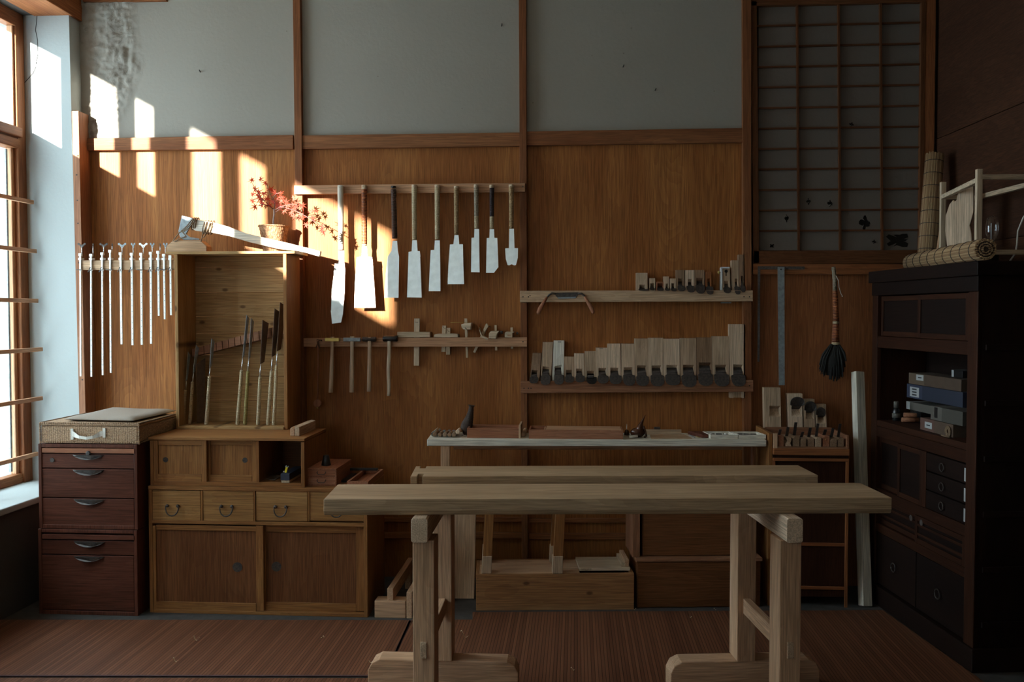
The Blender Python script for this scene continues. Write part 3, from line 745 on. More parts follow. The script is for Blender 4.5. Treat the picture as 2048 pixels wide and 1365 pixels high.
def straw_case():
    yf = YF + .005; yb = yf + .44
    zb = wz(176, 889, YF) + .0012 ; zt = wz(176, 847, yf)
    X0, X1 = wx(80, 868, yf), wx(278, 868, yf)
    t = T('straw_case', 'flat woven straw case with a white cloth handle on the dark cabinet', 'case', ((X0 + X1) / 2, (yf + yb) / 2, zb))
    P('body', MB().box(X0, X1, yf, yb, zb + .001, zt - .012), M['straw'], t, .012)
    P('lid', MB().box(X0 - .002, X1 + .003, yf - .003, yb + .002, zt - .014, zt), M['straw'], t, .006)
    # braided edges
    def braid(a, b):
        m = MB(); a = Vector(a); b = Vector(b); n = int((b - a).length / .009)
        for i in range(n):
            c = a + (b - a) * (i + .5) / n
            m.ball(c, .0058, (1.2, .8, .8) if abs((b - a).x) > abs((b - a).y) + abs((b - a).z) else ((.8, 1.2, .8) if abs((b - a).y) > abs((b - a).z) else (.8, .8, 1.2)), 6)
        return m
    for a, b in (((X0, yf, zt), (X1, yf, zt)), ((X1, yf, zt), (X1, yb, zt)), ((X0, yf, zb + .006), (X1, yf, zb + .006)), ((X0, yf, zb), (X0, yf, zt)), ((X1, yf, zb), (X1, yf, zt)), ((X0, yf, zt), (X0, yb, zt)), ((X1, yf, zb + .006), (X1, yb, zb + .006))):
        P('braided_edge', braid(a, b), M['rope' if a[1] != b[1] else 'straw'], t)
    # handle: two stitched tabs and a hanging band
    xa, za = wp(143, 868, yf); xb, zb2 = wp(209, 866, yf)
    m = MB(); h = .014
    pts = [(xa, za + .004), (xa + .02, za - .004), (xa + .05, za - .014), (xa + .09, za - .018), (xb - .05, za - .014), (xb - .02, za), (xb, za + .006)]
    dy = [0, .004, .018, .022, .018, .004, 0]
    up = [m.v((x, yf - .004 - d, z + h / 2 + (.006 if d < .006 else 0))) for (x, z), d in zip(pts, dy)]
    lo = [m.v((x, yf - .004 - d, z - h / 2 - (.006 if d < .006 else 0))) for (x, z), d in zip(pts, dy)]
    up2 = [m.v((x, yf - .001 - d, z + h / 2)) for (x, z), d in zip(pts, dy)]
    lo2 = [m.v((x, yf - .001 - d, z - h / 2)) for (x, z), d in zip(pts, dy)]
    for i in range(6):
        for q in ((up[i], up[i + 1], lo[i + 1], lo[i]), (up2[i], lo2[i], lo2[i + 1], up2[i + 1]), (up[i], up2[i], up2[i + 1], up[i + 1]), (lo[i], lo[i + 1], lo2[i + 1], lo2[i])):
            m.bm.faces.new(q)
    P('handle', m, M['whitecloth'], t, label='white cloth handle')
    for p in ((141, 858, 147, 880), (205, 857, 211, 876)): P('handle_tab', MB().pbox(*p, yf - .005, yf), M['whitecloth'], t, .001)
    # cushion
    z0 = zt + .001; q = [fp(128, 843, z0), fp(267, 846, z0), fp(352, 826, z0), fp(222, 822, z0)]
    m = MB(); n = 12; top = []; bot = []
    def lerp(u, v):
        a = [q[0][k] + (q[1][k] - q[0][k]) * u for k in (0, 1)]; b = [q[3][k] + (q[2][k] - q[3][k]) * u for k in (0, 1)]
        return [a[k] + (b[k] - a[k]) * v for k in (0, 1)]
    for i in range(n + 1):
        r1 = []; r2 = []
        for j in range(n + 1):
            u, v = i / n, j / n; e = min(u, 1 - u, v, 1 - v); p = math.sqrt(min(1, e / .12))
            x, y = lerp(u, v)
            r1.append(m.v((x, y, z0 + .012 + .013 * p + .0015 * math.sin(u * 9) * math.cos(v * 7)))); r2.append(m.v((x, y, z0 + .010 - .010 * min(1, p * 2))))
        top.append(r1); bot.append(r2)
    for i in range(n):
        for j in range(n):
            f = m.bm.faces.new((top[i][j], top[i + 1][j], top[i + 1][j + 1], top[i][j + 1])); f.smooth = True
            f = m.bm.faces.new((bot[i][j], bot[i][j + 1], bot[i + 1][j + 1], bot[i + 1][j])); f.smooth = True
    for i in range(n):
        for g, k in ((0, 0), (n, n)):
            m.bm.faces.new((top[i][k], bot[i][k], bot[i + 1][k], top[i + 1][k])); m.bm.faces.new((top[k][i], top[k][i + 1], bot[k][i + 1], bot[k][i]))
    P('floor_cushion', m, M['cloth'], label='thin grey brown cushion lying on the straw case', cat='cushion')
straw_case()

def warabi(m, px0, px1, py, drop, y, r=.0028):
    """bail pull: two studs and a drooping loop"""
    x0, z = wp(px0, py, y); x1, _ = wp(px1, py, y); zb = wz((px0 + px1) / 2, py + drop, y)
    pts = []
    n = 12
    for i in range(n + 1):
        t = math.pi * i / n; k = .5 - .5 * math.cos(t)
        pts.append((x0 - .006 + (x1 - x0 + .012) * k, y - .012 - .006 * math.sin(t), z - (z - zb) * math.sin(t) ** .75))
    m.tube(pts, [r * .8] + [r * 1.1] * (n - 1) + [r * .8], 8)
    return m, (x0, z), (x1, z)
def studs(p, y, s=1):
    m = MB()
    for x, z in p: m.lathe((x, y - .012 * s, z), [(.003 * s, 0), (.0075 * s, .003 * s), (.0085 * s, .007 * s), (.006 * s, .012 * s), (.006 * s, .014 * s)], 14, (0, 1, 0))
    return m
def pull_ring(d, px, py, r, y):
    x, z = wp(px, py, y)
    P('finger_pull', MB().lathe((x, y - .002, z), [(r, 0), (r, .003), (r * .8, .003), (r * .78, .0005), (r * .1, .0008)], 26, (0, 1, 0)), M['iron'], d)
    P('pull_hollow', MB().lathe((x, y - .0012, z), [(r * .8, 0), (r * .8, .001)], 22, (0, 1, 0)), M['irongrey'], d)

YC = face_y(520, 1231)
def sliding_door(t, px0, px1, py0, py1, fr, yf, pullat=None, pr=.012, thick=.018):
    """frame and panel door: fr = stile widths in pixels (left, right, top, bottom)"""
    l, r, tp, bt = fr
    d = P('door', MB().pbox(px0 + l - 1, py0 + tp - 1, px1 - r + 1, py1 - bt + 1, yf + .008, yf + .013), wood('chestdoor' if px1 - px0 > 150 else 'chest', 'z'), t)
    for a, b in ((px0, px0 + l), (px1 - r, px1)): P('stile', MB().pbox(a, py0, b, py1, yf, yf + thick), wood('chest', 'z'), d, .0015)
    for a, b in ((py0, py0 + tp), (py1 - bt, py1)): P('door_rail', MB().pbox(px0 + l, a, px1 - r, b, yf, yf + thick), wood('chest', 'x'), d, .0015)
    if pullat: pull_ring(d, pullat[0], pullat[1], pr, yf + .008)
    return d

def lower_chest():
    yf = YC; yb = yf + .40
    zt = wz(500, 975, yf)
    X0, X1 = wx(298, 1100, yf), wx(735, 1100, yf)
    t = T('drawer_chest', 'wide low wooden chest with four small drawers over two sliding doors', 'chest', ((X0 + X1) / 2, (yf + yb) / 2, 0))
    th = .019
    for p in ((X0, X0 + th), (X1 - th, X1)): P('side_panel', MB().box(*p, yf, yb, 0, zt - th), wood('chest', 'z'), t, .002)
    P('top', MB().box(X0, X1, yf - .002, yb, zt - th, zt), wood('chest', 'x'), t, .002)
    P('bottom_rail', MB().box(X0 + th, X1 - th, yf + .0, yb, 0, wz(500, 1224, yf)), wood('chest', 'x'), t, .0015)
    P('middle_rail', MB().pbox(304, 1044, 729, 1051, yf - .001, yb - .02), wood('chest', 'x'), t, .0015)
    P('back_panel', MB().box(X0 + th, X1 - th, yb - .01, yb, .01, zt - th), wood('chestdoor', 'x'), t)
    for px in (403.5, 509, 617.5): P('divider', MB().pbox(px - 1.6, 982, px + 1.6, 1044, yf, yb - .02), wood('chest', 'z'), t)
    for k, (a, b) in enumerate(((305, 401), (406, 507), (512, 615), (620, 727))):
        d = P('drawer', MB().pbox(a, 982, b, 1043, yf + .003, yf + .3), wood('drawer', 'x'), t, .002)
        c = (346, 454, 562, 674)[k]
        m, p0, p1 = warabi(MB(), c - 10.5, c + 10.5, 1012 + k, 19, yf + .003)
        hd = P('handle', m, M['iron'], d); P('handle_stud', studs((p0, p1), yf + .003), M['iron'], hd)
    sliding_door(t, 304, 527, 1052, 1223, (8, 15, 10, 17), yf + .004, (475, 1135), .0245)
    sliding_door(t, 524, 729, 1052, 1223, (8, 17, 14, 16), yf + .026, (553, 1134), .0245)
    return zt
ZL = lower_chest()

def upper_chest():
    yf = YC + .008; yb = yf + .39
    zb = ZL; zt = wz(455, 876, yf)
    X0, X1 = wx(300, 920, yf), wx(609, 920, yf)
    t = T('drawer_chest', 'smaller wooden chest with two little sliding doors and one open bay, on the low chest', 'chest', ((X0 + X1) / 2, (yf + yb) / 2, zb))
    th = .018
    for p in ((X0, X0 + th), (X1 - th, X1)): P('side_panel', MB().box(*p, yf, yb, zb, zt - th), wood('chest', 'z'), t, .002)
    P('top', MB().box(X0 - .006, X1 + .002, yf - .004, yb, zt - th * .8, zt), wood('chest', 'x'), t, .002)
    P('bottom', MB().box(X0 + th, X1 - th, yf, yb, zb + .001, wz(455, 965, yf)), wood('chest', 'x'), t, .001)
    P('back_panel', MB().box(X0 + th, X1 - th, yb - .01, yb, zb + .01, zt - th), wood('chestdoor', 'x'), t)
    P('divider', MB().pbox(512, 881, 518, 965, yf + .004, yb - .02), wood('chest', 'z'), t, .001)
    sliding_door(t, 307, 413, 881, 965, (9, 10, 10, 16), yf + .003, (331, 920), .013)
    sliding_door(t, 411, 514, 881, 965, (10, 10, 10, 14), yf + .024, (490, 921), .013)
    return zt
ZU = upper_chest()

def in_bay():
    z = wz(455, 965, YC + .008) + .0012
    # blue box with a cutter stuck on it
    x0, y0 = fp(562, 966, z); x1, _ = fp(579, 966, z)
    P('card_strip', MB().box(x0 + .002, x1, y0, y0 + .20, z, z + .012), wood('pale', 'y'), label='small pale wood strip under the dark blue box in the open bay', cat='strip')
    P('blue_box', MB().box(x0, x1 + .002, y0 - .004, y0 + .22, z + .0125, z + .045), M['bluebox'], label='long dark blue card box lying in the open bay', cat='box', bevel=.001)
    zt = z + .0455
    t = T('box_cutter', 'little yellow cutter with white tips on the dark blue box', 'cutter', (x0 + .02, y0 + .05, zt))
    m = MB()
    m.M = Matrix.Translation((x0 + .014, y0 + .03, zt)) @ Matrix.Rotation(math.radians(12), 4, 'Y')
    m.box(-.004, .006, -.004, .004, 0, .028)
    P('body', m, M['yellow'], t, .001)
    m = MB(); m.M = Matrix.Translation((x0 + .014, y0 + .03, zt)) @ Matrix.Rotation(math.radians(12), 4, 'Y')
    m.box(-.006, -.002, -.003, .003, .026, .034); m.box(.004, .008, -.003, .003, .026, .034); m.box(-.012, -.007, -.003, .003, 0, .006)
    P('tip', m, M['paper'], t)
    P('metal_strip', MB().prism([fp(530, 959, z), fp(549, 962, z), fp(562, 953, z), fp(540, 952, z)], z, z + .003, 'z'), M['alushiny'], label='flat shiny metal strips left of the blue box in the open bay', cat='strip')
in_bay()

def little_drawers():
    z = ZL; x0, y0 = fp(614, 972, z); x1, _ = fp(674, 972, z); zt = wz(645, 938, y0); yb = y0 + .31
    t = T('small_drawer_box', 'little reddish brown box with two drawers beside the upper chest', 'drawer box', ((x0 + x1) / 2, (y0 + yb) / 2, z))
    m = MB(); th = .006
    m.box(x0, x0 + th, y0, yb, z, zt); m.box(x1 - th, x1, y0, yb, z, zt); m.box(x0 + th, x1 - th, y0, yb, zt - th, zt); m.box(x0 + th, x1 - th, y0, yb, z, z + th); m.box(x0 + th, x1 - th, yb - .006, yb, z, zt)
    zm = (z + zt) / 2; m.box(x0 + th, x1 - th, y0, yb, zm - .003, zm + .003)
    P('body', m, wood('cedar', 'y'), t, .001)
    for k, (a, b) in enumerate(((zm + .003, zt - th), (z + th, zm - .003))):
        d = P('drawer', MB().box(x0 + th + .0005, x1 - th - .0005, y0 + .002, y0 + .2, a + .0007, b - .0007), wood('cedar', 'x'), t, .0008)
        xc = (x0 + x1) / 2; zc = (a + b) / 2 + .004; m = MB(); n = 10
        m.tube([(xc - .02, y0, zc + .004), (xc - .022, y0 - .008, zc), (xc - .014, y0 - .01, zc - .01), (xc + .014, y0 - .01, zc - .01), (xc + .022, y0 - .008, zc), (xc + .02, y0, zc + .004)], .0018, 6)
        P('handle', m, M['iron'], d)
    x, y = fp(651, 932, zt)
    P('cast_weight', MB().lathe((x, y + .012, zt + .0005), [(.024, 0), (.0245, .004), (.014, .05), (.013, .052)], 26), M['black'], label='small black cone shaped cup on the little drawer box', cat='cup')
    # tray behind
    a = Vector((*fp(706, 966, ZL), 0)); b = Vector((*fp(728, 967, ZL), 0))
    m = MB(); xa, xb = a.x + .0, wx(735, 980, YC) - .004; ya, yb2 = YC + .03, YC + .39
    m.box(xa, xa + .012, ya, yb2, ZL, ZL + .03); m.box(xb - .012, xb, ya, yb2, ZL, ZL + .03); m.box(xa + .012, xb - .012, ya, ya + .01, ZL, ZL + .03); m.box(xa + .012, xb - .012, yb2 - .01, yb2, ZL, ZL + .03); m.box(xa + .012, xb - .012, ya, yb2, ZL, ZL + .006)
    P('long_tray', m, wood('cedar', 'y'), label='long narrow wooden tray at the right end of the low chest', cat='tray', bevel=.001)
    P('flat_bar', MB().box(xa - .075, xa - .035, ya + .12, yb2 - .02, ZL + .0006, ZL + .012), M['black'], label='flat black bar between the little drawer box and the long tray', cat='bar', bevel=.001)
    P('clamp_bar', MB().box(xa - .06, xb - .02, yb2 - .06, yb2 - .035, ZL + .031, ZL + .043), M['black'], label='black metal tool lying across the back of the long tray', cat='tool', bevel=.002)
little_drawers()

def block_on_chest():
    z = ZU; x0, y0 = fp(580, 873, z); 
    x1, _ = fp(599, 873, z)
    for k, (a, b) in enumerate(((0, .45), (.5, 1))):
        xa = x0 + (x1 - x0) * a; xb = x0 + (x1 - x0) * b
        m = MB(); m.prism([(xa, z + .0005), (xb, z + .0005), (xb, z + .046 - .008 * (1 - k)), (xa + (xb - xa) * (1 - k) * .4, z + .05 - .004 * (1 - k)), (xa, z + .036 + .01 * k)], y0 + .002, y0 + .29, 'y')
        P('wood_block', m, wood('oak' if k else 'benchleg', 'y'), label=('rounded', 'squarer')[k] + ' long wood block, ' + ('left', 'right') + ' one of two at the end of the upper chest' if 0 else ('left' if k == 0 else 'right') + ' one of two long wood blocks beside the foot of the open box', cat='block', group='wood blocks on the upper chest', bevel=.002)
block_on_chest()

# ---------------------------------------------------------------- open display box with saws standing in it
DY = None
def display_box():
    global DY, DZ
    # bottom edge of the box front meets the chest top
    x, yf = fp(455, 859, ZU); yf = min(yf, -.235); yb = yf + .235; DY = yf
    yb = min(yb, -.002)
    X0, X1 = wx(350.5, 700, yf), wx(574, 700, yf); zb = ZU; zt = wz(455, 503, yf)
    t = T('open_box', 'tall open fronted wooden box standing on the upper chest with saws inside', 'shelf box', ((X0 + X1) / 2, (yf + yb) / 2, zb))
    th = .018
    P('side_panel', MB().box(X0, X0 + th, yf, yb, zb, zt - .014), wood('pine', 'z'), t, .0015)
    P('side_panel', MB().box(X1 - th, X1, yf, yb, zb, zt - .014), wood('chest', 'z'), t, .0015)
    P('top', MB().box(wx(331, 505, yf), wx(590, 505, yf), yf - .004, yb, zt - .0135, zt), wood('pine', 'x'), t, .0015)
    P('bottom', MB().box(X0 + th, X1 - th, yf - .012, yb, zb + .0005, zb + .014), wood('pine', 'x'), t, .0015)
    ys = [505] + [535, 585, 634, 667, 710, 753, 802, 846] + [870]
    for a, b in zip(ys, ys[1:]):
        P('back_board', MB().box(X0 + th, X1 - th, yb - .012, yb - .001, max(zb + .014, wz(480, b, yb - .012) + .0010), min(zt - .0136, wz(480, a, yb - .012) - .0010)), wood('pine', 'x'), t, .0015)
    # slanted notched rest
    yr = yf + .13
    pts = [(383, 699), (567, 649), (569, 668), (384, 714)]
    q = [wp(a, b, yr) for a, b in pts]; nt = 15; m = MB()
    for i in range(nt):
        u0, u1 = i / nt + .004, (i + 1) / nt - .004
        L_ = lambda a, b, u: (a[0] + (b[0] - a[0]) * u, a[1] + (b[1] - a[1]) * u)
        m.prism([L_(q[3], q[2], u0), L_(q[3], q[2], u1), L_(q[0], q[1], u1), L_(q[0], q[1], u0)], yr, yr + .03)
    m.prism([q[3], q[2], q[1], q[0]], yr + .012, yb - .0125)
    P('saw_rest', m, wood('corner', 'x'), t)
    DZ = zb + .0145
    return X0, X1, zt
DX0, DX1, DT = display_box()

def box_saws():
    yr = DY + .07
    data = [  # handle foot, handle top, blade tip (px), blade depth, wrap
        ((366, 855), (371, 780), (376, 704), .025, 'canedark', 'far left saw standing in the open box, short tan handle'),
        ((380, 855), (385, 764), (392, 690), .03, 'canedark', 'tan handled saw, second from the left in the open box, before a wide dark blade'),
        ((413, 856), (419, 753), (423, 677), .035, 'cane', 'saw standing alone, third from the left in the open box'),
        ((475, 857), (483, 741), (493, 630), .03, 'cane', 'pale handled saw just left of the olive handled one in the open box'),
        ((490, 857), (496, 742), (502, 636), .035, 'canegreen', 'saw with an olive green wrapped handle in the open box'),
        ((516, 857), (520, 754), (525, 640), .06, 'cane', 'saw with a broad dark blade just right of the olive handled one'),
        ((536, 857), (543, 742), (549, 617), .05, 'cane', 'pale handled saw with a dark blade, second from the right in the open box'),
        ((548, 857), (553, 731), (560, 605), .06, 'cane', 'rightmost saw in the open box, its dark blade reaching highest'),
    ]
    for f, h, b, dep, mat, lab in data:
        x0, _ = wp(f[0], f[1], yr); z0 = DZ + .0015; x1, z1 = wp(h[0], h[1], yr); x2, z2 = wp(b[0], b[1], yr)
        t = T('hand_saw', lab, 'saw', (x0, yr, z0), 'saws standing in the open box')
        m = MB(); m.tube([(x0, yr, z0), (x0, yr, z0 + .004), (x0 + (x1 - x0) * .5, yr, (z0 + z1) / 2), (x1, yr, z1 - .004), (x1, yr, z1)], [.0085, .0105, .0095, .0088, .007], 14)
        P('handle', m, M[mat], t)
        # tang then blade seen almost edge on: the plate runs back towards the rear of the box
        zm = z1 + (z2 - z1) * .22; xm = x1 + (x2 - x1) * .22
        m = MB(); m.tube([(x1, yr, z1), (xm, yr + .004, zm)], [.004, .003], 8); P('tang', m, M['alushiny'], t)
        th = .0016; k = .012 if dep > .045 else .002
        m = MB(); m.plate([(xm - k * .2, yr - .004, zm), (xm + k * .6, yr + dep * .6, zm + .01), (x2 + k, yr + dep, z2 - .02), (x2, yr - .002, z2)], (th, 0, 0))
        P('blade', m, M['darkblade'] if dep > .045 else M['steeldull'], t)
    # extra wide dark blade leaning at the left
    x, z = wp(394, 850, yr + .03)
    m = MB(); m.plate([(x - .008, yr + .05, DZ + .002), (x + .01, yr + .10, DZ + .002), (x + .02, yr + .10, z + .36), (x - .004, yr + .04, z + .33)], (.002, 0, 0))
    P('loose_blade', m, M['darkblade'], label='wide dark loose blade leaning behind the second saw in the open box', cat='saw blade')
box_saws()

# ---------------------------------------------------------------- axe, block, maple
def axe():
    y = -.205
    zt = DT
    pts = [(332, 503), (413, 503), (413, 489), (400, 477.5), (346, 477.5), (333, 489)]
    q = [wp(a, b, y - .02) for a, b in pts]; dz = zt - min(p[1] for p in q) + .0005
    q = [(a, b + dz) for a, b in q]
    P('axe_block', MB().prism(q, y - .02, y + .055), wood('railpale', 'x'), label='low wood block with cut corners under the axe head', cat='block', bevel=.002)
    ztop = max(b for a, b in q)
    t = T('axe', 'broad axe tied with brown rope, its pale handle slanting down to the right', 'axe', (wx(380, 477, y), y, ztop))
    hd = [(363, 428), (385, 433), (382, 446), (375, 458), (371, 465), (379, 471), (397, 474), (398, 477), (366, 477), (359, 470), (356, 459)]
    m = MB(); P('blade', m.prism([(a, b + dz + .001) for a, b in (wp(p[0], p[1], y) for p in hd)], y + .004, y + .016), M['steeldull'], t, .0015, label='blue grey forged axe head')
    hp = [(383, 441), (392, 439), (425, 445), (455, 453), (490, 466), (530, 476), (575, 486), (642, 503), (640, 514), (612, 506), (596, 502.5), (560, 499), (500, 485), (460, 473), (425, 466), (392, 462), (383, 456)]
    m = MB(); m.prism([wp(a, b, y - .003) for a, b in hp], y - .014, y + .014)
    P('handle', m, wood('white', 'x'), t, .004)
    # ropes
    def loops(pxs, top, bot, r=.0028, n=3):
        mm = MB()
        for k in range(n):
            a = pxs[0] + (pxs[1] - pxs[0]) * k / max(1, n - 1)
            (xa, za) = wp(a + 4, top, y); (xb, zb) = wp(a - 2, bot, y)
            zc = (za + zb) / 2; xc = (xa + xb) / 2; hz = (za - zb) / 2 + .003; ls = []
            for i in range(15):
                tt = 2 * math.pi * i / 14; ls.append((xc + (xa - xb) / 2 * math.cos(tt), y + .0 - math.sin(tt) * .021, zc + hz * math.cos(tt)))
            mm.tube(ls, r, 6, caps=False)
        return mm
    P('rope', loops((386, 393), 437, 459, n=3), M['rope'], t); P('rope', loops((408, 424), 443, 468, n=4), M['rope'], t)
    m = MB()
    def rp(pl, yy=-.022, r=.0028): m.tube([(*[wp(a, b, y + yy)[0]], y + yy, wp(a, b, y + yy)[1]) for a, b in pl], r, 6)
    rp([(388, 438), (380, 450), (368, 461), (358, 466), (352, 474), (346, 482)]); rp([(392, 440), (378, 456), (366, 465), (372, 472), (362, 478)]); rp([(384, 440), (374, 452), (362, 463)])
    rp([(362, 462), (368, 468), (373, 474), (358, 478), (349, 484)], -.024)
    rp([(413, 444), (410, 458), (405, 470), (402, 484)]); rp([(420, 445), (414, 462), (409, 473), (406, 476)]); rp([(425, 452), (418, 464), (421, 470)], -.02, .0016)
    P('rope', m, M['rope'], t)
axe()

def maple():
    y = -.118; zt = DT
    x, _ = wp(548, 502, y)
    t = T('potted_maple', 'red leaved dwarf maple in a woven basket pot on top of the open box', 'potted plant', (x, y, zt))
    zr = wz(548, 452, y); h = zr - zt; r0 = (wx(568, 500, y) - wx(528, 500, y)) / 2; r1 = (wx(576.5, 455, y) - wx(519.5, 455, y)) / 2
    m = MB(); n = 56; rows = 26; rings = []
    for i in range(rows + 1):
        u = i / rows; r = r0 + (r1 - r0) * u ** 1.2; bulge = .003 if u > .93 else 0
        ring = []
        for j in range(n):
            w = .0014 * math.sin(2 * math.pi * j / 4 + (math.pi if (i // 2) % 2 else 0)); a = 2 * math.pi * j / n
            ring.append(m.v((x + math.cos(a) * (r + w + bulge), y + math.sin(a) * (r + w + bulge), zt + .001 + h * u)))
        rings.append(ring)
    for i in range(rows):
        for j in range(n):
            f = m.bm.faces.new((rings[i][j], rings[i][(j + 1) % n], rings[i + 1][(j + 1) % n], rings[i + 1][j])); f.smooth = True
    m.bm.faces.new(rings[0][::-1])
    P('basket_pot', m, M['wicker'], t)
    m = MB()
    for z_, r_ in ((zt + h * .97, r1 + .003), (zt + h * .03, r0 + .002)):
        m.tube([(x + math.cos(a) * r_, y + math.sin(a) * r_, z_) for a in (2 * math.pi * k / 30 for k in range(31))], .0028, 6, caps=False)
    P('pot_rim', m, M['wicker'], t)
    P('soil', MB().lathe((x, y, zt + h * .8), [(r0 + (r1 - r0) * .7, 0), (r0 + (r1 - r0) * .72, .004)], 24), M['soil'], t)
    def q(a, b, dy=0): X, Z = wp(a, b, y + dy); return (X, y + dy, Z)
    m = MB(); m.tube([q(548, 462), q(547, 440), q(548.5, 428), q(548, 418)], [.0065, .0052, .0048, .0045], 10)
    P('trunk', m, M['stem'], t)
    br = [[(548, 420, 0), (536, 409, -.01), (522, 396, -.02), (510, 376, -.03), (503, 364, -.03)], [(548, 420, 0), (550, 405, 0), (541, 390, .01), (533, 368, .01)], [(545, 400, 0), (552, 388, -.02), (564, 384, -.03)],
          [(549, 421, 0), (560, 414, -.02), (585, 408, -.04), (596, 412, -.05)], [(549, 426, 0), (566, 414, .0), (592, 422, -.05), (612, 433, -.09), (636, 448, -.12), (648, 460, -.12)], [(540, 412, 0), (526, 409, -.03), (508, 414, -.04)], [(530, 402, -.015), (514, 398, .02), (503, 400, .03)]]
    m = MB()
    for b in br: m.tube([q(*p) for p in b], [.0026] + [.0019] * (len(b) - 2) + [.001], 6)
    P('branches', m, M['twig'], t)
    m = MB(); RR = random.Random(11)
    C = [(505, 360, -.03), (532, 366, .01), (520, 358, -.01), (541, 380, .01), (551, 386, -.02), (560, 387, -.03), (509, 379, -.03), (504, 389, .02), (515, 392, -.02), (522, 396, 0), (504, 403, .03), (511, 414, -.04), (525, 410, -.03), (538, 412, 0),
         (534, 399, .02), (561, 402, -.02), (571, 405, -.04), (586, 397, -.04), (588, 410, -.05), (604, 410, -.05), (575, 410, .0), (569, 421, -.02), (582, 424, -.03), (592, 416, -.05), (625, 423, -.08), (632, 424, -.10), (627, 435, -.10), (607, 436, -.09),
         (611, 450, -.09), (646, 452, -.12), (645, 460, -.12), (649, 466, -.12), (586, 434, -.05), (562, 416, .02), (546, 405, .02), (528, 386, .01), (516, 385, .0), (598, 404, -.06), (602, 428, -.07), (557, 396, -.01), (566, 396, -.03), (553, 410, .03), (524, 403, .02)]
    for cx, cy, dy in C:
        c = Vector(q(cx, cy, dy)); r = RR.uniform(.026, .036)
        nrm = Vector((RR.uniform(-.5, .5), -1, RR.uniform(-.4, .8))).normalized(); u = nrm.cross(Vector((RR.uniform(-1, 1), .2, RR.uniform(-1, 1)))).normalized(); w = nrm.cross(u)
        k = 7; pts = []
        for i in range(k):
            a = math.radians(-135 + 270 * i / (k - 1)); ln = r * (1, .8, .95, 1.15, .95, .8, 1)[i] * (.62 if i in (0, 6) else 1)
            a2 = math.radians(-135 + 270 * (i + .5) / (k - 1))
            pts.append(c + (u * math.cos(a) + w * math.sin(a)) * ln + nrm * -RR.uniform(0, .006))
            pts.append(c + (u * math.cos(a2) + w * math.sin(a2)) * r * (.30 if i < k - 1 else .06))
        cc = m.v(c); vs = [m.v(p) for p in pts]
        for i in range(len(vs)):
            try: m.bm.faces.new((cc, vs[i], vs[(i + 1) % len(vs)]))
            except ValueError: pass
    o = P('foliage', m, M['leaf'], t)
maple()
# ================================================================ tools on the wall
def zig(p0, p1, pitch, amp, side):
    """teeth along an edge"""
    a = Vector(p0); b = Vector(p1); d = b - a; n = max(2, int(d.length / pitch)); nn = Vector((-d.y, d.x)).normalized() * amp * side
    out = []
    for i in range(n):
        out.append(tuple(a + d * (i / n))); out.append(tuple(a + d * ((i + .5) / n) + nn))
    return out
def screw_marks(pts, y, parent):
    for a, b in pts:
        x, z = wp(a, b, y)
        P('screw', MB().lathe((x, y - .0008, z), [(.0035, 0), (.0035, .0016)], 8, (0, 1, 0)), M['black'], parent)
def rail(label, tl, tr, bl, br, yf, key, scr, yb=None, bev=.002):
    pts = [wp(*bl, yf), wp(*br, yf), wp(*tr, yf), wp(*tl, yf)]
    cx = sum(p[0] for p in pts) / 4; cz = min(p[1] for p in pts)
    o = P('tool_rail', MB().prism(pts, yf, yb if yb is not None else yf + .02), wood(key, 'x'), label=label, cat='rail', group='tool rails on the wall', bevel=bev)
    screw_marks(scr, yf, o); return o
YRl = -.0605
rail('pale tool rail holding the row of steel clamps', (158, 521), (350, 521), (158, 540), (350, 540), -.145, 'railpale', [(157.5, 526)], -.1245)
rail('tool rail the nine pull saws hang from', (588, 371), (1050, 366), (588, 389), (1050, 384), YRl, 'rail', [(1046, 373)])
rail('tool rail holding the hammers and marking gauges', (607, 677), (1054, 675), (607, 694), (1054, 694), YRl, 'rail', [(1046, 684)])
rail('upper tool rail of the small planes and the drawknife', (1040, 582), (1506, 581), (1040, 605), (1506, 603), YRl, 'railpale', [(1046, 594), (1057, 594), (1060, 592), (1488, 594), (1499, 594)])
rail('lower tool rail carrying the row of sixteen large planes', (1041, 763), (1507, 761), (1041, 787), (1507, 784), YRl, 'corner', [(1048, 777), (1057, 777), (1062, 777), (1499, 772)])

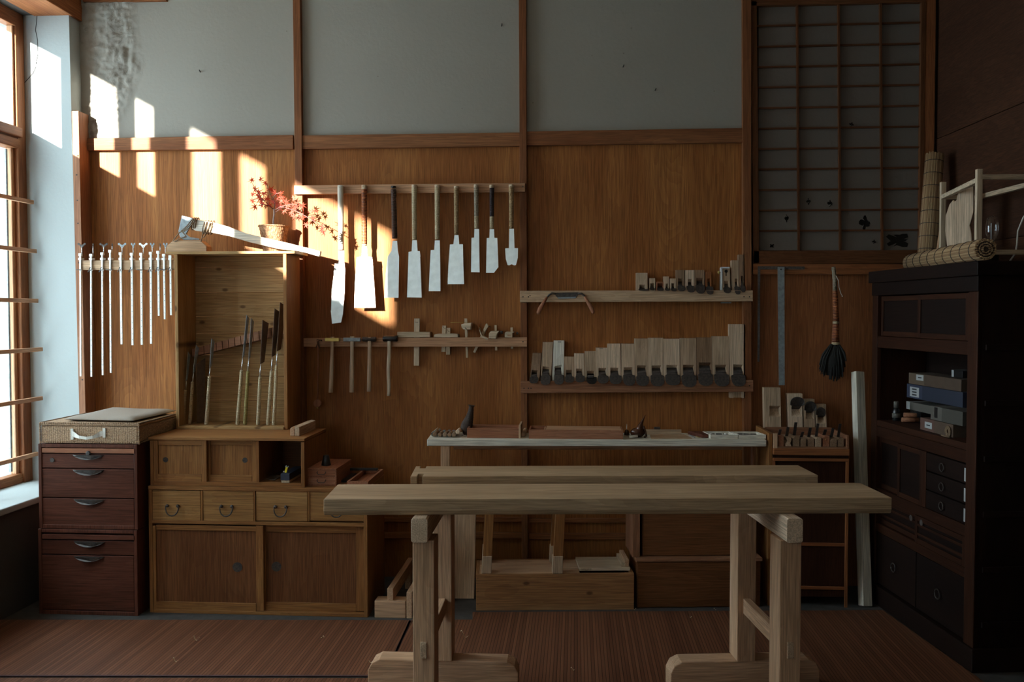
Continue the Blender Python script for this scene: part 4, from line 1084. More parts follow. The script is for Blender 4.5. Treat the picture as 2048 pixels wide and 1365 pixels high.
def clamps():
    W = [  # x at rail, top y, bottom (x, y), half width px, key kind, label
        (160.8, 508, (161.8, 753), 1.6, 2, 'leftmost long clamp, wide dark butterfly key, over the corner board'),
        (182.3, 509, (183.2, 754), 1.6, 0, 'second long clamp from the left, key seen edge on'),
        (204.5, 506, (205.8, 751), 1.6, 2, 'third long clamp from the left with a dark butterfly key'),
        (220.5, 501, (222, 746), 1.6, 0, 'fourth long clamp, its head higher than its neighbours'),
        (241.5, 506, (243.5, 689), 2, 2, 'leftmost of the middle length clamps with a wide grey butterfly key'),
        (263.6, 507, (265.5, 691), 2, 1, 'second of the middle length clamps, half turned shiny key'),
        (282.6, 507, (284, 690), 2, 3, 'middle length clamp with the bright white butterfly key'),
        (301.8, 505, (302.6, 688), 2, 1, 'rightmost of the middle length clamps with a small dark key'),
        (316.6, 503, (318, 632), 1.8, 0, 'leftmost of the three short clamps, key seen edge on'),
        (328, 509, (330, 639), 1.8, 1, 'middle one of the three short clamps, longest of them, grey key'),
        (341, 512, (342.5, 631), 1.8, -1, 'rightmost short clamp beside the open box, without a visible key')]
    y = -.1492
    for i, (x, ty, (bx, by), hw, key, lab) in enumerate(W):
        X, Z = wp(x, 530, y); t = T('bar_clamp', lab, 'clamp', (X, y, wz(x, by, y)), 'steel bar clamps on the rail')
        x0, z0 = wp(bx, by, y); x1, z1 = wp(x, ty, y); w = hw * .00272
        m = MB(); m.hexa([(x0 - w, y - .004, z0), (x0 + w, y - .004, z0), (x0 + w, y + .004, z0), (x0 - w, y + .004, z0), (x1 - w, y - .004, z1), (x1 + w, y - .004, z1), (x1 + w, y + .004, z1), (x1 - w, y + .004, z1)])
        bar = P('bar', m, M['alu'], t, .0006)
        m = MB(); n = int((z1 - .12 - z0) / (.0285 if hw < 1.7 else .03)); 
        for k in range(1, n + 1):
            u = k / (n + 1) * .86; xx = x0 + (x1 - x0) * u; zz = z0 + (z1 - z0) * u
            m.lathe((xx, y - .0048, zz), [(.0017, 0), (.0017, .001)], 8, (0, 1, 0))
        P('pin_holes', m, M['black'], bar)
        P('head', MB().pbox(x - 4.2, ty - 1, x + 1.6, ty + 4.5, y - .01, y + .006), M['alu'], t, .001)
        zr_ = wz(x, 521, -.145) + .0006; P('jaw', MB().box(wx(x - 4.6, 518, y - .012), wx(x + 1.4, 518, y - .012), y - .012, -.127, zr_, zr_ + .013), M['alu'], t, .001)
        P('sliding_foot', MB().pbox(x - 2.5, 539, x + 2.6, 542, y - .006, y + .004), M['alushiny'], t, .0006)
        # wing nut at the lower jaw
        m = MB(); a, b = wp(x - 3.5, 540, y - .012)
        if i % 3 == 0: m.tube([(a - .012, y - .014, b), (a, y - .012, b), (a + .016, y - .01, b)], [.0028, .0022, .0015], 8)
        else: m.tube([(a - .006, y - .016, b - .014), (a - .001, y - .012, b), (a + .005, y - .012, b + .015)], [.003, .0022, .003], 8)
        P('wing_nut', m, M['iron'], t)
        if key >= 0:
            kx = x + (4, 3, 3, 4.2)[key]; rx, rz = wp(kx, ty - 2, y + .0); kt = wz(kx, 493, y)
            m = MB(); m.tube([(rx, y, rz - .006), (rx, y, kt)], .0024, 8); sc = P('screw_rod', m, M['alushiny'], t)
            m = MB(); hx = (.0035, .010, .022, .022)[key]; 
            cz = kt + .004
            m.prism([(rx - .004, cz - .012), (rx + .004, cz - .012), (rx + hx * .6, cz + .001), (rx + hx, cz + .005), (rx + hx * .9, cz + .013), (rx + hx * .4, cz + .008), (rx, cz + .003), (rx - hx * .4, cz + .008), (rx - hx * .9, cz + .013), (rx - hx, cz + .005), (rx - hx * .6, cz + .001)], y - .0015, y + .0015)
            if key >= 1:
                for s in (-1, 1):
                    cxx = rx + s * hx * .82
                    m.tube([(cxx + math.cos(a_) * .0052 * (1 if key > 1 else .6), y, cz + .009 + math.sin(a_) * .0052) for a_ in (2 * math.pi * k / 12 for k in range(13))], .0019, 6, caps=False)
            P('key', m, M[('iron', 'steeldull', 'iron', 'alu')[key] if i != 4 else 'steeldull'], sc)
clamps()

def saws():
    Z = 4.265
    D = [
     (((345, 133), (351, 685)), 27, 'cap', [(327, 688), (375, 688), (378, 790), (384, 850), (380, 1050), (366, 1230), (350, 1303), (274, 1313), (262, 1200), (268, 1050), (290, 870), (297, 798), (327, 795)], [(8, 9), (9, 10)], 1,
        'leftmost pull saw with a long plain pale handle and curved grey blade', 'white'),
     (((548, 130), (550, 648)), 24, 'red', [(532, 650), (568, 650), (576, 742), (615, 745), (622, 800), (648, 1178), (463, 1178), (468, 1000), (485, 745), (525, 742)], [(4, 5), (5, 6)], 1,
        'largest double edged saw with a red brown bark wrapped handle', 'canered'),
     (((797, 138), (808, 600)), 24, 'blk', [(790, 606), (828, 606), (835, 690), (845, 740), (840, 1092), (718, 1091), (730, 900), (748, 742), (780, 690)], [(5, 6)], 1,
        'double edged saw with a black brown wrapped handle, third from the left', 'caneblack'),
     (((975, 128), (976, 598)), 23, 'cane', [(957, 600), (997, 600), (1003, 692), (1022, 694), (1028, 740), (1041, 1090), (913, 1088), (920, 900), (926, 700), (952, 696)], [(4, 5)], 1,
        'double edged saw with a pale cane handle beside the black handled one', 'cane'),
     (((1171, 128), (1171, 598)), 23, 'cane', [(1150, 602), (1192, 602), (1196, 800), (1198, 1035), (1098, 1035), (1105, 880), (1115, 685), (1145, 683)], [], 1,
        'single edged cane handled saw, fifth from the left', 'cane'),
     (((1333, 138), (1334, 553)), 21, 'cane', [(1318, 557), (1352, 557), (1358, 635), (1390, 635), (1393, 800), (1400, 975), (1256, 975), (1264, 800), (1276, 637), (1308, 635)], [(7, 8), (6, 7)], 1,
        'short wide double edged saw with a brown stained blade and patterned handle', 'canedark'),
     (((1503, 125), (1506, 500)), 21, 'two', [(1488, 505), (1527, 505), (1530, 700), (1532, 875), (1459, 873), (1463, 580), (1485, 578)], [], 1,
        'small saw with a grey handle and cane collar', 'canegrey'),
     (((1636, 128), (1636, 503)), 20, 'two', [(1618, 506), (1655, 506), (1658, 580), (1683, 582), (1692, 830), (1655, 878), (1587, 878), (1593, 583), (1615, 580)], [], 1,
        'small saw with a black handle, pale collar and clipped blade corner', 'canepurple'),
     (((1802, 125), (1804, 500)), 21, 'cane', [(1785, 503), (1825, 503), (1830, 668), (1860, 668), (1858, 750), (1842, 812), (1826, 815), (1806, 806), (1785, 815), (1770, 812), (1755, 760), (1750, 670), (1782, 668)], [], 1,
        'smallest saw, rightmost on the rail, with a rounded spoon shaped blade', 'canedark'),
    ]
    for (h0, h1), hw, kind, bl, teeth, _, lab, mat in D:
        r = hw / Z * .00274; yh = YRl - r - .0004; yb = yh
        q = lambda p, y=yb: wp(600 + p[0] / Z, 340 + p[1] / Z, y)
        x0, z0 = q(h0, yh); x1, z1 = q(h1, yh)
        t = T('pull_saw', lab, 'saw', (x1, yh, q(max(bl, key=lambda p: p[1]))[1]), 'pull saws hanging on the rail')
        def seg(u0, u1, f0=1, f1=1):
            a = Vector((x0, yh, z0)).lerp(Vector((x1, yh, z1)), u0); b = Vector((x0, yh, z0)).lerp(Vector((x1, yh, z1)), u1)
            return MB().tube([a, a.lerp(b, .02), a.lerp(b, .98), b], [r * f0 * .93, r * f0, r * f1, r * f1 * .95], 16)
        if kind == 'two':
            P('handle', seg(.07, .72, .95, .92), M[mat], t); P('collar', seg(.72, 1, .92, .9), M['cane'], t)
        elif kind == 'cap':
            P('handle', seg(0, 1, .95, .9), wood('white', 'z'), t)
        elif kind in ('red', 'blk'):
            P('handle', seg(.06, .97), M[mat], t)
            if kind == 'red': P('collar', seg(.97, 1, .85, .8), M['cane'], t)
        else:
            P('handle', seg(.04, 1, 1, .9), M[mat], t)
        if kind != 'cap':
            P('end_cap', seg(0, .07, .98, .98) if kind != 'blk' else seg(0, .04, .9, .9), wood('pale', 'z') if kind != 'blk' else M['blacklacq'], t)
        # hanging nail
        m = MB(); m.tube([(x0 - .003, yh - r - .006, z0 - .012), (x0 - .003, YRl + .004, z0 - .012)], .0014, 6)
        P('nail', m, M['black'], t)
        pts = [q(p) for p in bl]; out = []
        n = len(pts)
        for i in range(n):
            a, b = pts[i], pts[(i + 1) % n]
            if (i, i + 1) in teeth: out += [(p[0], p[1]) for p in zig(a, b, .0072, .0042, -1 if True else 1)]
            else: out.append(a)
        P('blade', MB().prism(out, yb - .0006, yb + .0006), M['steel'], t)
saws()

def hammers():
    y = YRl - .0122
    Z = lambda a, b: (600 + a / 4.452, 620 + b / 4.452)
    D = [('yellow headed square hammer, leftmost on the rail', (225, 353, 250, 283), (290, 288), (276, 737), 18, 20, M['brass'], 0, 'oakgrey'),
         ('hammer with a long grey steel head', (388, 542, 248, 283), (466, 285), (462, 735), 20, 21, M['steeldull'], 0, 'oakgrey'),
         ('hammer with a short dark steel head', (558, 678, 240, 284), (622, 290), (615, 728), 17, 19, M['iron'], 1, 'oakgrey'),
         ('mallet with a round black head and the longest pale knotty handle', (740, 872, 228, 285), (794, 285), (790, 768), 19, 16, M['blacklacq'], 1, 'pale')]
    for lab, (hx0, hx1, hy0, hy1), a, b, w0, w1, hm, rnd, wd in D:
        p = [Z(hx0, hy0), Z(hx1, hy1)]; (xa, za), (xb, zb) = wp(*p[0], y), wp(*p[1], y)
        (x0, z0), (x1, z1) = wp(*Z(*a), y), wp(*Z(*b), y)
        t = T('hammer', lab, 'hammer', (x1, y, z1), 'hammers on the rail')
        k = .00272 / 4.452
        if rnd:
            r = (za - zb) / 2; m = MB(); m.lathe((xa, y - .002, (za + zb) / 2), [(r * .86, 0), (r, .004), (r * .97, (xb - xa) * .3), (r * .97, (xb - xa) * .7), (r, xb - xa - .004), (r * .86, xb - xa)], 20, (1, 0, 0))
        else: m = MB().box(xa, xb, y - .013, y + .012, zb, za)
        P('head', m, hm, t, 0 if rnd else .003)
        m = MB(); n = 8; ring = []
        pts = []; 
        for i in range(n + 1):
            u = i / n; w = w0 * k * (1 - .25 * math.sin(math.pi * min(1, u * 2.2)) if rnd == 0 else 1) * (1 - u) + w1 * k * u
            xx = x0 + (x1 - x0) * u + (.002 * math.sin(u * 9) if wd == 'pale' else 0); zz = z0 + (z1 - z0) * u + (.03 if i == 0 else 0)
            pts.append((xx, zz, w))
        for xx, zz, w in pts:
            ring.append([m.v((xx + math.cos(q) * w, y - .004 + math.sin(q) * w * .75, zz)) for q in (2 * math.pi * (j + .5) / 10 for j in range(10))])
        for i in range(n):
            for j in range(10):
                f = m.bm.faces.new((ring[i][j], ring[i][(j + 1) % 10], ring[i + 1][(j + 1) % 10], ring[i + 1][j])); f.smooth = True
        m.bm.faces.new(ring[0]); m.bm.faces.new(ring[-1][::-1])
        P('handle', m, wood(wd, 'z'), t)
    # small ball ended stick tied with leather
    xa, za = wp(636.5, 685, y); xb, zb = wp(635, 797, y)
    t = T('ball_ended_stick', 'thin wooden stick with a round disc end hung by leather cord left of the hammers', 'tool', (xb, y, wz(635, 817, y)))
    P('stick', MB().tube([(xa, y, za), (xa - .001, y, (za + zb) / 2), (xb, y, zb)], [.0042, .0036, .0052], 10), wood('cedar', 'z'), t)
    cx, cz = wp(635, 807, y); P('disc', MB().lathe((cx, y - .006, cz), [(.019, 0), (.0225, .002), (.0225, .012), (.019, .014)], 24, (0, 1, 0)), wood('cedar', 'z'), t, .0)
    P('ferrule', MB().lathe((cx, y, cz - .03), [(.004, 0), (.005, .005), (.004, .009)], 10), M['brass'], t)
    m = MB(); m.tube([(xa - .01, y - .006, za - .03), (xa + .002, y - .012, za + .004), (xa + .012, y - .004, za + .012), (xa + .02, y + .004, za + .008)], .003, 6)
    m.tube([(xa + .008, y - .006, za - .03), (xa - .002, y - .011, za), (xa - .006, y - .008, za + .014), (xa + .02, y + .002, za + .012)], .003, 6); m.tube([(xa + .004, y - .008, za + .01), (xa + .010, y - .008, za - .035)], .0022, 6)
    P('cord', m, M['leather'], t)
hammers()

def gauges():
    Z = lambda a, b: (780 + a / 7.314, 620 + b / 7.314)
    yb = -.034
    def q(a, b, y): return wp(*Z(a, b), y)
    def poly(m, pts, y0, y1): return m.prism([q(a, b, y0) for a, b in pts], y0, y1)
    G = 'marking gauges on the rail'; W = wood('pale', 'z'); WX = wood('pale', 'x')
    def top(*l): return max(l)
    # 1 large T gauge
    t = T('marking_gauge', 'largest marking gauge, a tall stem through a long flat fence', 'gauge', (*[q(390, 820, yb)[0]], yb, q(390, 820, yb)[1]), G)
    P('stem', poly(MB(), [(347, 820), (423, 820), (433, 128), (352, 128)], yb - .006, yb + .012), W, t, .001)
    P('fence', poly(MB(), [(105, 404), (585, 402), (585, 325), (105, 325)], -.062, -.006), WX, t, .002)
    P('pin', MB().tube([(*[q(368, 180, yb - .008)[0]], yb - .008, q(368, 180, yb - .008)[1]), (*[q(412, 182, yb - .008)[0]], yb - .008, q(412, 182, yb - .008)[1])], .0013, 6), M['black'], t)
    # 2 double stem
    t = T('marking_gauge', 'marking gauge with two short stems through a rounded flat fence', 'gauge', (q(850, 658, yb)[0], yb, q(850, 658, yb)[1]), G)
    P('stem', poly(MB(), [(752, 615), (810, 615), (818, 232), (762, 232)], yb - .006, yb + .010), W, t, .001)
    P('stem', poly(MB(), [(820, 658), (876, 658), (882, 265), (828, 265)], yb - .006, yb + .010), W, t, .001)
    P('fence', poly(MB(), [(635, 403), (997, 402), (990, 358), (940, 350), (700, 352), (645, 362)], -.062, -.006), WX, t, .002)
    m = MB()
    for a in ((770, 240, 790, 270), (790, 270, 812, 272), (842, 290, 850, 312), (850, 312, 870, 318)):
        m.tube([(q(a[0], a[1], yb - .007)[0], yb - .007, q(a[0], a[1], yb - .007)[1]), (q(a[2], a[3], yb - .007)[0], yb - .007, q(a[2], a[3], yb - .007)[1])], .001, 5)
    P('pencil_mark', m, M['black'], t)
    # 3 round backed block with a needle
    t = T('marking_gauge', 'marking gauge with a round bottomed block and a long thin needle', 'gauge', (q(1125, 702, yb)[0], yb, q(1125, 702, yb)[1]), G)
    P('stem', poly(MB(), [(1112, 702), (1142, 702), (1128, 128), (1086, 128)], yb - .006, yb + .008), W, t, .001)
    P('block', poly(MB(), [(1040, 215), (1075, 202), (1190, 190), (1178, 290), (1110, 292), (1070, 285), (1045, 255)], -.072, -.006), WX, t, .002)
    a, b = q(885, 188, -.075), q(1150, 178, -.045)
    P('needle', MB().tube([(a[0], -.075, a[1]), (b[0], -.045, b[1])], .0013, 6), M['brass'], t)
    P('hook', MB().tube([(q(1095, 262, -.075)[0], -.0755, q(1095, 262, -.075)[1]), (q(1120, 282, -.075)[0], -.0755, q(1120, 282, -.075)[1])], .002, 6), M['black'], t)
    # 4 tilted
    t = T('marking_gauge', 'tilted marking gauge leaning left with its small block turned', 'gauge', (q(1260, 630, yb)[0], yb, q(1240, 630, yb)[1]), G)
    P('stem', poly(MB(), [(1215, 620), (1245, 632), (1440, 240), (1405, 200)], yb - .005, yb + .008), W, t, .001)
    P('fence', poly(MB(), [(1300, 255), (1345, 375), (1442, 425), (1425, 440), (1330, 402)], -.075, -.02), WX, t, .001)
    P('block', poly(MB(), [(1365, 300), (1412, 198), (1440, 238), (1388, 325)], -.07, -.04), W, t, .001)
    P('pin', MB().tube([(q(1430, 235, -.06)[0], -.06, q(1430, 235, -.06)[1]), (q(1470, 252, -.06)[0], -.06, q(1470, 252, -.06)[1])], .002, 6), M['iron'], t)
    # 5 hexagonal block
    t = T('marking_gauge', 'marking gauge with a faceted block and black screw, second from the right', 'gauge', (q(1555, 600, yb)[0], yb, q(1555, 600, yb)[1]), G)
    P('stem', poly(MB(), [(1537, 595), (1568, 595), (1560, 225), (1526, 225)], yb - .006, yb + .008), W, t, .001)
    P('block', poly(MB(), [(1445, 345), (1475, 312), (1598, 310), (1560, 370), (1555, 428), (1445, 418)], -.085, -.012), WX, t, .003)
    P('wing_screw', MB().ball((q(1632, 332, -.05)[0], -.05, q(1632, 332, -.05)[1]), .009, (1, .5, 1.1), 10), M['irongrey'], t)
    # 6 small
    t = T('marking_gauge', 'small marking gauge at the right end of the hammer rail, printed block', 'gauge', (q(1785, 575, yb)[0], yb, q(1785, 575, yb)[1]), G)
    P('stem', poly(MB(), [(1768, 572), (1798, 572), (1800, 258), (1762, 258)], yb - .006, yb + .008), W, t, .001)
    P('block', poly(MB(), [(1680, 335), (1700, 322), (1825, 325), (1790, 345), (1790, 408), (1680, 405)], -.082, -.012), WX, t, .002)
    x, z = q(1740, 372, -.083); m = MB()
    for k in range(5): m.box(x - .009 + k * .0042, x - .0065 + k * .0042, -.0826, -.0818, z - .003, z + .003)
    P('stamp', m, M['canered'], t)
    P('wing_screw', MB().ball((q(1862, 345, -.05)[0], -.05, q(1862, 345, -.05)[1]), .007, (1, .5, 1.1), 10), M['irongrey'], t)
gauges()

def drawknife():
    Z = lambda a, b: (1030 + a / 4.18, 500 + b / 4.18)
    y = YRl - .0052
    def q(a, b, yy=y): x, z = wp(*Z(a, b), yy); return (x, yy, z)
    t = T('drawknife', 'drawknife with two splayed wooden handles hanging on the upper right rail', 'drawknife', q(430, 530))
    m = MB(); m.plate([q(*p) for p in [(330, 358), (535, 355), (522, 385), (505, 407), (365, 410), (340, 385)]], (0, .005, 0)); P('blade', m, M['iron'], t, .0006)
    m = MB(); m.plate([q(p[0], p[1], y - .0006) for p in [(352, 396), (510, 393), (505, 407), (365, 410)]], (0, .0005, 0)); P('cutting_edge', m, M['steeldull'], t)
    m = MB(); m.tube([q(345, 368), q(310, 362), q(285, 378), q(265, 402)], [.006, .0055, .005, .0045], 8); P('left_arm', m, M['iron'], t)
    m = MB(); m.tube([q(525, 366), q(555, 366), q(580, 385), q(590, 404)], [.006, .0055, .005, .0045], 8); P('right_arm', m, M['iron'], t)
    for pts in ([(268, 395), (258, 412), (225, 465), (208, 495), (195, 527), (188, 535)], [(583, 392), (592, 410), (622, 458), (640, 490), (652, 518), (655, 532)]):
        m = MB(); m.tube([q(p[0], p[1], y - .008 - i * .004) for i, p in enumerate(pts)], [.006, .0075, .0105, .0125, .0105, .006], 12); P('handle', m, wood('cedar', 'z'), t)
drawknife()
# ================================================================ planes
YP = -.040      # front face of the plane bodies (their backs rest against the wall panel)
def plane(label, group, body, yf, thick, op, head, wd, name='hand_plane', skew=0, clip=None, Z=None, iron='iron', breaker=True, tilt_out=.010, narrow=False):
    """wooden plane standing on end. body = (bx0, bx1, by, tx0, tx1, ty): pixel edges at the foot and at the top;
    op = (y of opening top, x0, x1); head = (x0, x1, y where the head widens, y bottom)"""
    bx0, bx1, by, tx0, tx1, ty = body
    def q(px, py, y=yf): return wp(px, py, y)
    A, B, C, D = q(bx0, by), q(bx1, by), q(tx1, ty), q(tx0, ty)
    yb = yf + thick
    t = T(name, label, 'plane', ((A[0] + B[0]) / 2, yf + thick / 2, A[1]), group)
    oy, ox0, ox1 = op
    def xl(z): u = (z - A[1]) / (D[1] - A[1]); return A[0] + (D[0] - A[0]) * u
    def xr(z): u = (z - B[1]) / (C[1] - B[1]); return B[0] + (C[0] - B[0]) * u
    (o0, oz) = q(ox0, oy); (o1, _) = q(ox1, oy)
    zb = A[1]; oz2 = oz
    # offsets of the mouth sides follow the lean of the body
    l0 = o0 - xl(oz); r0 = xr(oz) - o1
    sk = skew
    m = MB(); dm = thick * .62
    P8 = lambda x0a, x1a, za, x0b, x1b, zb_, y0, y1: m.hexa([(x0a, y0, za), (x1a, y0, za), (x1a, y1, za), (x0a, y1, za), (x0b, y0, zb_), (x1b, y0, zb_), (x1b, y1, zb_), (x0b, y1, zb_)])
    zt = D[1]
    # one closed body: outline at the front with the mouth cut in, mouth floor, back
    bm = m.bm
    ozl, ozr = oz - max(0, -sk), oz - max(0, sk)
    fr = [(xl(zb), zb), (xl(zb) + l0, zb), (xl(ozl) + l0, ozl), (xr(ozr) - r0, ozr), (xr(zb) - r0, zb), (xr(zb), zb), (xr(zt), zt), (xl(zt), zt)]
    F_ = [m.v((x, yf, z)) for x, z in fr]
    bk = [fr[0], fr[5], fr[6], fr[7]]
    K = [m.v((x, yb, z)) for x, z in bk]
    cheek = .004 if not narrow else .001
    md = [(fr[1][0], zb), (fr[2][0], fr[2][1] - .018), (fr[3][0] - cheek, fr[3][1] - .018), (fr[4][0] - cheek, zb)]
    Dm = [m.v((x, yf + dm, z)) for x, z in md]
    bm.faces.new((F_[0], F_[1], F_[2], F_[7])); bm.faces.new((F_[2], F_[3], F_[6], F_[7])); bm.faces.new((F_[3], F_[4], F_[5], F_[6]))
    bm.faces.new((F_[1], Dm[0], Dm[1], F_[2])); bm.faces.new((F_[2], Dm[1], Dm[2], F_[3])); bm.faces.new((F_[3], Dm[2], Dm[3], F_[4])); bm.faces.new((Dm[0], Dm[3], Dm[2], Dm[1]))
    bm.faces.new((K[0], K[1], K[2], K[3])); bm.faces.new((F_[0], F_[7], K[3], K[0])); bm.faces.new((F_[5], K[1], K[2], F_[6])); bm.faces.new((F_[6], K[2], K[3], F_[7]))
    bm.faces.new((F_[0], K[0], K[1], F_[5], F_[4], Dm[3], Dm[0], F_[1]))
    P('body', m, wood(wd, 'z'), t)
    if head is None: return t
    hx0, hx1, hy0, hy1 = head
    yh = yf - .0315                       # where the head ends, in front of the rail
    def qh(px, py, y): return wp(px, py, y)
    # plate lies in a slope from deep in the mouth to in front of the body
    top = Vector((0, yf + dm - .006, 0)); ztop = oz - .020
    zl, zbm = wp((hx0 + hx1) / 2, hy0, yh)[1], wp((hx0 + hx1) / 2, hy1, yh - tilt_out)[1]
    x0h, x1h = wp(hx0, hy0, yh)[0], wp(hx1, hy0, yh)[0]
    xtl, xtr = fr[2][0] + .001, fr[3][0] - .001 - cheek * .6
    def yat(z):
        u = (ztop - z) / max(1e-4, (ztop - zbm)); return (yf + dm - .006) * (1 - u) + (yh - tilt_out) * u
    ir = []
    cut = zl + .006
    x_in0 = xl(cut) + l0 + .001; x_in1 = xr(cut) - r0 - .001
    ir += [(xtl, ztop), (xtr, ztop), (x_in1, cut), (x1h, zl)]
    n = 9; w = (x1h - x0h) / 2; cx = (x0h + x1h) / 2; hh = zl - zbm
    for i in range(n + 1):
        a = math.pi * i / n
        sx = math.cos(a); sz = math.sin(a)
        ir.append((cx + w * (abs(sx) ** .75) * (1 if sx >= 0 else -1), zbm + hh * .50 * (1 - sz) if True else 0))
    ir += [(x0h, zl), (x_in0, cut)]
    off = Vector((0, .007, .002))
    m = MB(); m.plate([(x, min(yat(z), 9), z) for x, z in ir], off)
    bl = P('blade', m, M[iron], t, .0008)
    if breaker:
        zc0, zc1 = ztop - (ztop - zbm) * .12, ztop - (ztop - zbm) * .34
        k0, k1 = (xtl + (x_in0 - xtl) * .4, xtr + (x_in1 - xtr) * .4)
        m = MB(); m.plate([(k0 + .002, yat(zc0) - .0045, zc0), (k1 - .002, yat(zc0) - .0045, zc0), (k1 - .002, yat(zc1) - .0045, zc1), (k0 + .002, yat(zc1) - .0045, zc1)], (0, .004, .001))
        P('chip_breaker', m, M['irongrey'], bl)
        m = MB(); zz = (zc0 + zc1) / 2; m.tube([(k0 - .002, yat(zz) - .008, zz), (k1 + .002, yat(zz) - .008, zz)], .0013, 6)
        P('cross_pin', m, M['iron'], t)
    return t

def large_planes():
    def Z1(a, b): return (1040 + a / 8.533, 640 + b / 8.533)
    def Z2(a, b): return (1260 + a / 8.533, 640 + b / 8.533)
    G = 'large planes on the lower rail'
    L_ = [ # Z, foot x0,x1, top x0,x1, ytop, op(y,x0,x1), head, wood, skew, label
        (Z1, 165, 325, 215, 365, 570, (855, 200, 300), (160, 305, 1000, 1088), 'oakdark', .003, 'leftmost plane on the lower rail, small brown and tilted'),
        (Z1, 350, 525, 387, 563, 382, (790, 385, 505), (350, 520, 975, 1115), 'oak', .006, 'tall brownish plane, second from the left on the lower rail'),
        (Z1, 545, 742, 575, 755, 355, (765, 592, 712), (582, 745, 960, 1110), 'white', -.010, 'whitest plane, third from the left on the lower rail'),
        (Z1, 755, 925, 757, 918, 632, (857, 785, 890), (770, 922, 985, 1076), 'oak', 0, 'shortest brown plane, right beside the whitest one'),
        (Z1, 925, 1102, 922, 1095, 575, (832, 958, 1065), (950, 1106, 975, 1070), 'oakgrey', 0, 'small greyish plane, fifth from the left on the lower rail'),
        (Z1, 1108, 1300, 1103, 1300, 540, (870, 1142, 1270), (1140, 1310, 975, 1100), 'oak', 0, 'sixth plane from the left, with a shiny black iron set low'),
        (Z1, 1303, 1495, 1293, 1492, 480, (822, 1340, 1470), (1330, 1510, 975, 1090), 'oakgrey', 0, 'plane with a pale top end, seventh from the left on the lower rail'),
        (Z1, 1497, 1720, 1490, 1714, 410, (818, 1540, 1682), (1535, 1735, 970, 1100), 'oakgrey', 0, 'eighth plane from the left, grey with a crest stamped on its iron'),
        (Z1, 1728, 1955, 1730, 1950, 410, (810, 1770, 1918), (1765, 1968, 960, 1125), 'oakgrey', 0, 'ninth plane from the left, grey with a plain smooth iron'),
        (Z2, 80, 315, 76, 312, 322, (778, 120, 278), (110, 325, 985, 1130), 'oak', 0, 'tenth plane from the left, a pale edge on its left side'),
        (Z2, 318, 570, 312, 566, 310, (777, 370, 533), (357, 590, 970, 1138), 'oakgrey', 0, 'eleventh plane from the left with a faint line across its body'),
        (Z2, 575, 850, 570, 845, 325, (768, 622, 812), (612, 862, 962, 1122), 'oakgrey', 0, 'greyest wide plane near the middle right of the lower rail'),
        (Z2, 860, 1128, 855, 1126, 315, (768, 905, 1093), (890, 1140, 970, 1150), 'oak', 0, 'plane with the lowest hanging round black iron, fourth from the right'),
        (Z2, 1138, 1405, 1132, 1400, 305, (728, 1177, 1378), (1172, 1420, 950, 1130), 'oakdark', 0, 'dark speckled plane with the highest cut opening, third from the right'),
        (Z2, 1415, 1690, 1398, 1688, 283, (768, 1455, 1643), (1450, 1702, 950, 1140), 'oak', 0, 'wide brown plane, second from the right on the lower rail'),
        (Z2, 1700, 1968, 1690, 1968, 75, (762, 1760, 1925), (1745, 1982, 965, 1138), 'oakgrey', 0, 'tallest plane, last on the right, its foot showing below the rail'),
    ]
    for i, (Z, b0, b1, t0, t1, ty, op, hd, wd, sk, lab) in enumerate(L_):
        by = 1085 if i < 15 else 1335
        f = Z(b0, by); g = Z(b1, by); u = Z(t0, ty); v = Z(t1, ty); o = Z(op[1], op[0]); o2 = Z(op[2], op[0]); h = Z(hd[0], hd[2]); h2 = Z(hd[1], hd[3])
        if i == 15: f = (1459.5, 796.5); g = (1490, 796.5)
        tt = plane(lab, G, (f[0], g[0], f[1], u[0], v[0], u[1]), YP, .038, (o[1], o[0], o2[0]), (h[0], h2[0], h[1], h2[1]), wd, skew=sk, iron='iron' if i not in (5,) else 'blacklacq')
        if i == 2:
            for k in range(3):
                x, z = wp(1117 + k * 2.2, 684.4, YP); P('stamp', MB().box(x - .0022, x + .0022, YP - .0005, YP + .0002, z - .002, z + .002), M['ink'], tt)
        if i == 6:
            x, z = wp(1202, 697.5, YP); P('stamp', MB().box(x - .008, x + .012, YP - .0005, YP + .0002, z - .0012, z + .0012), M['irongrey'], tt)
large_planes()

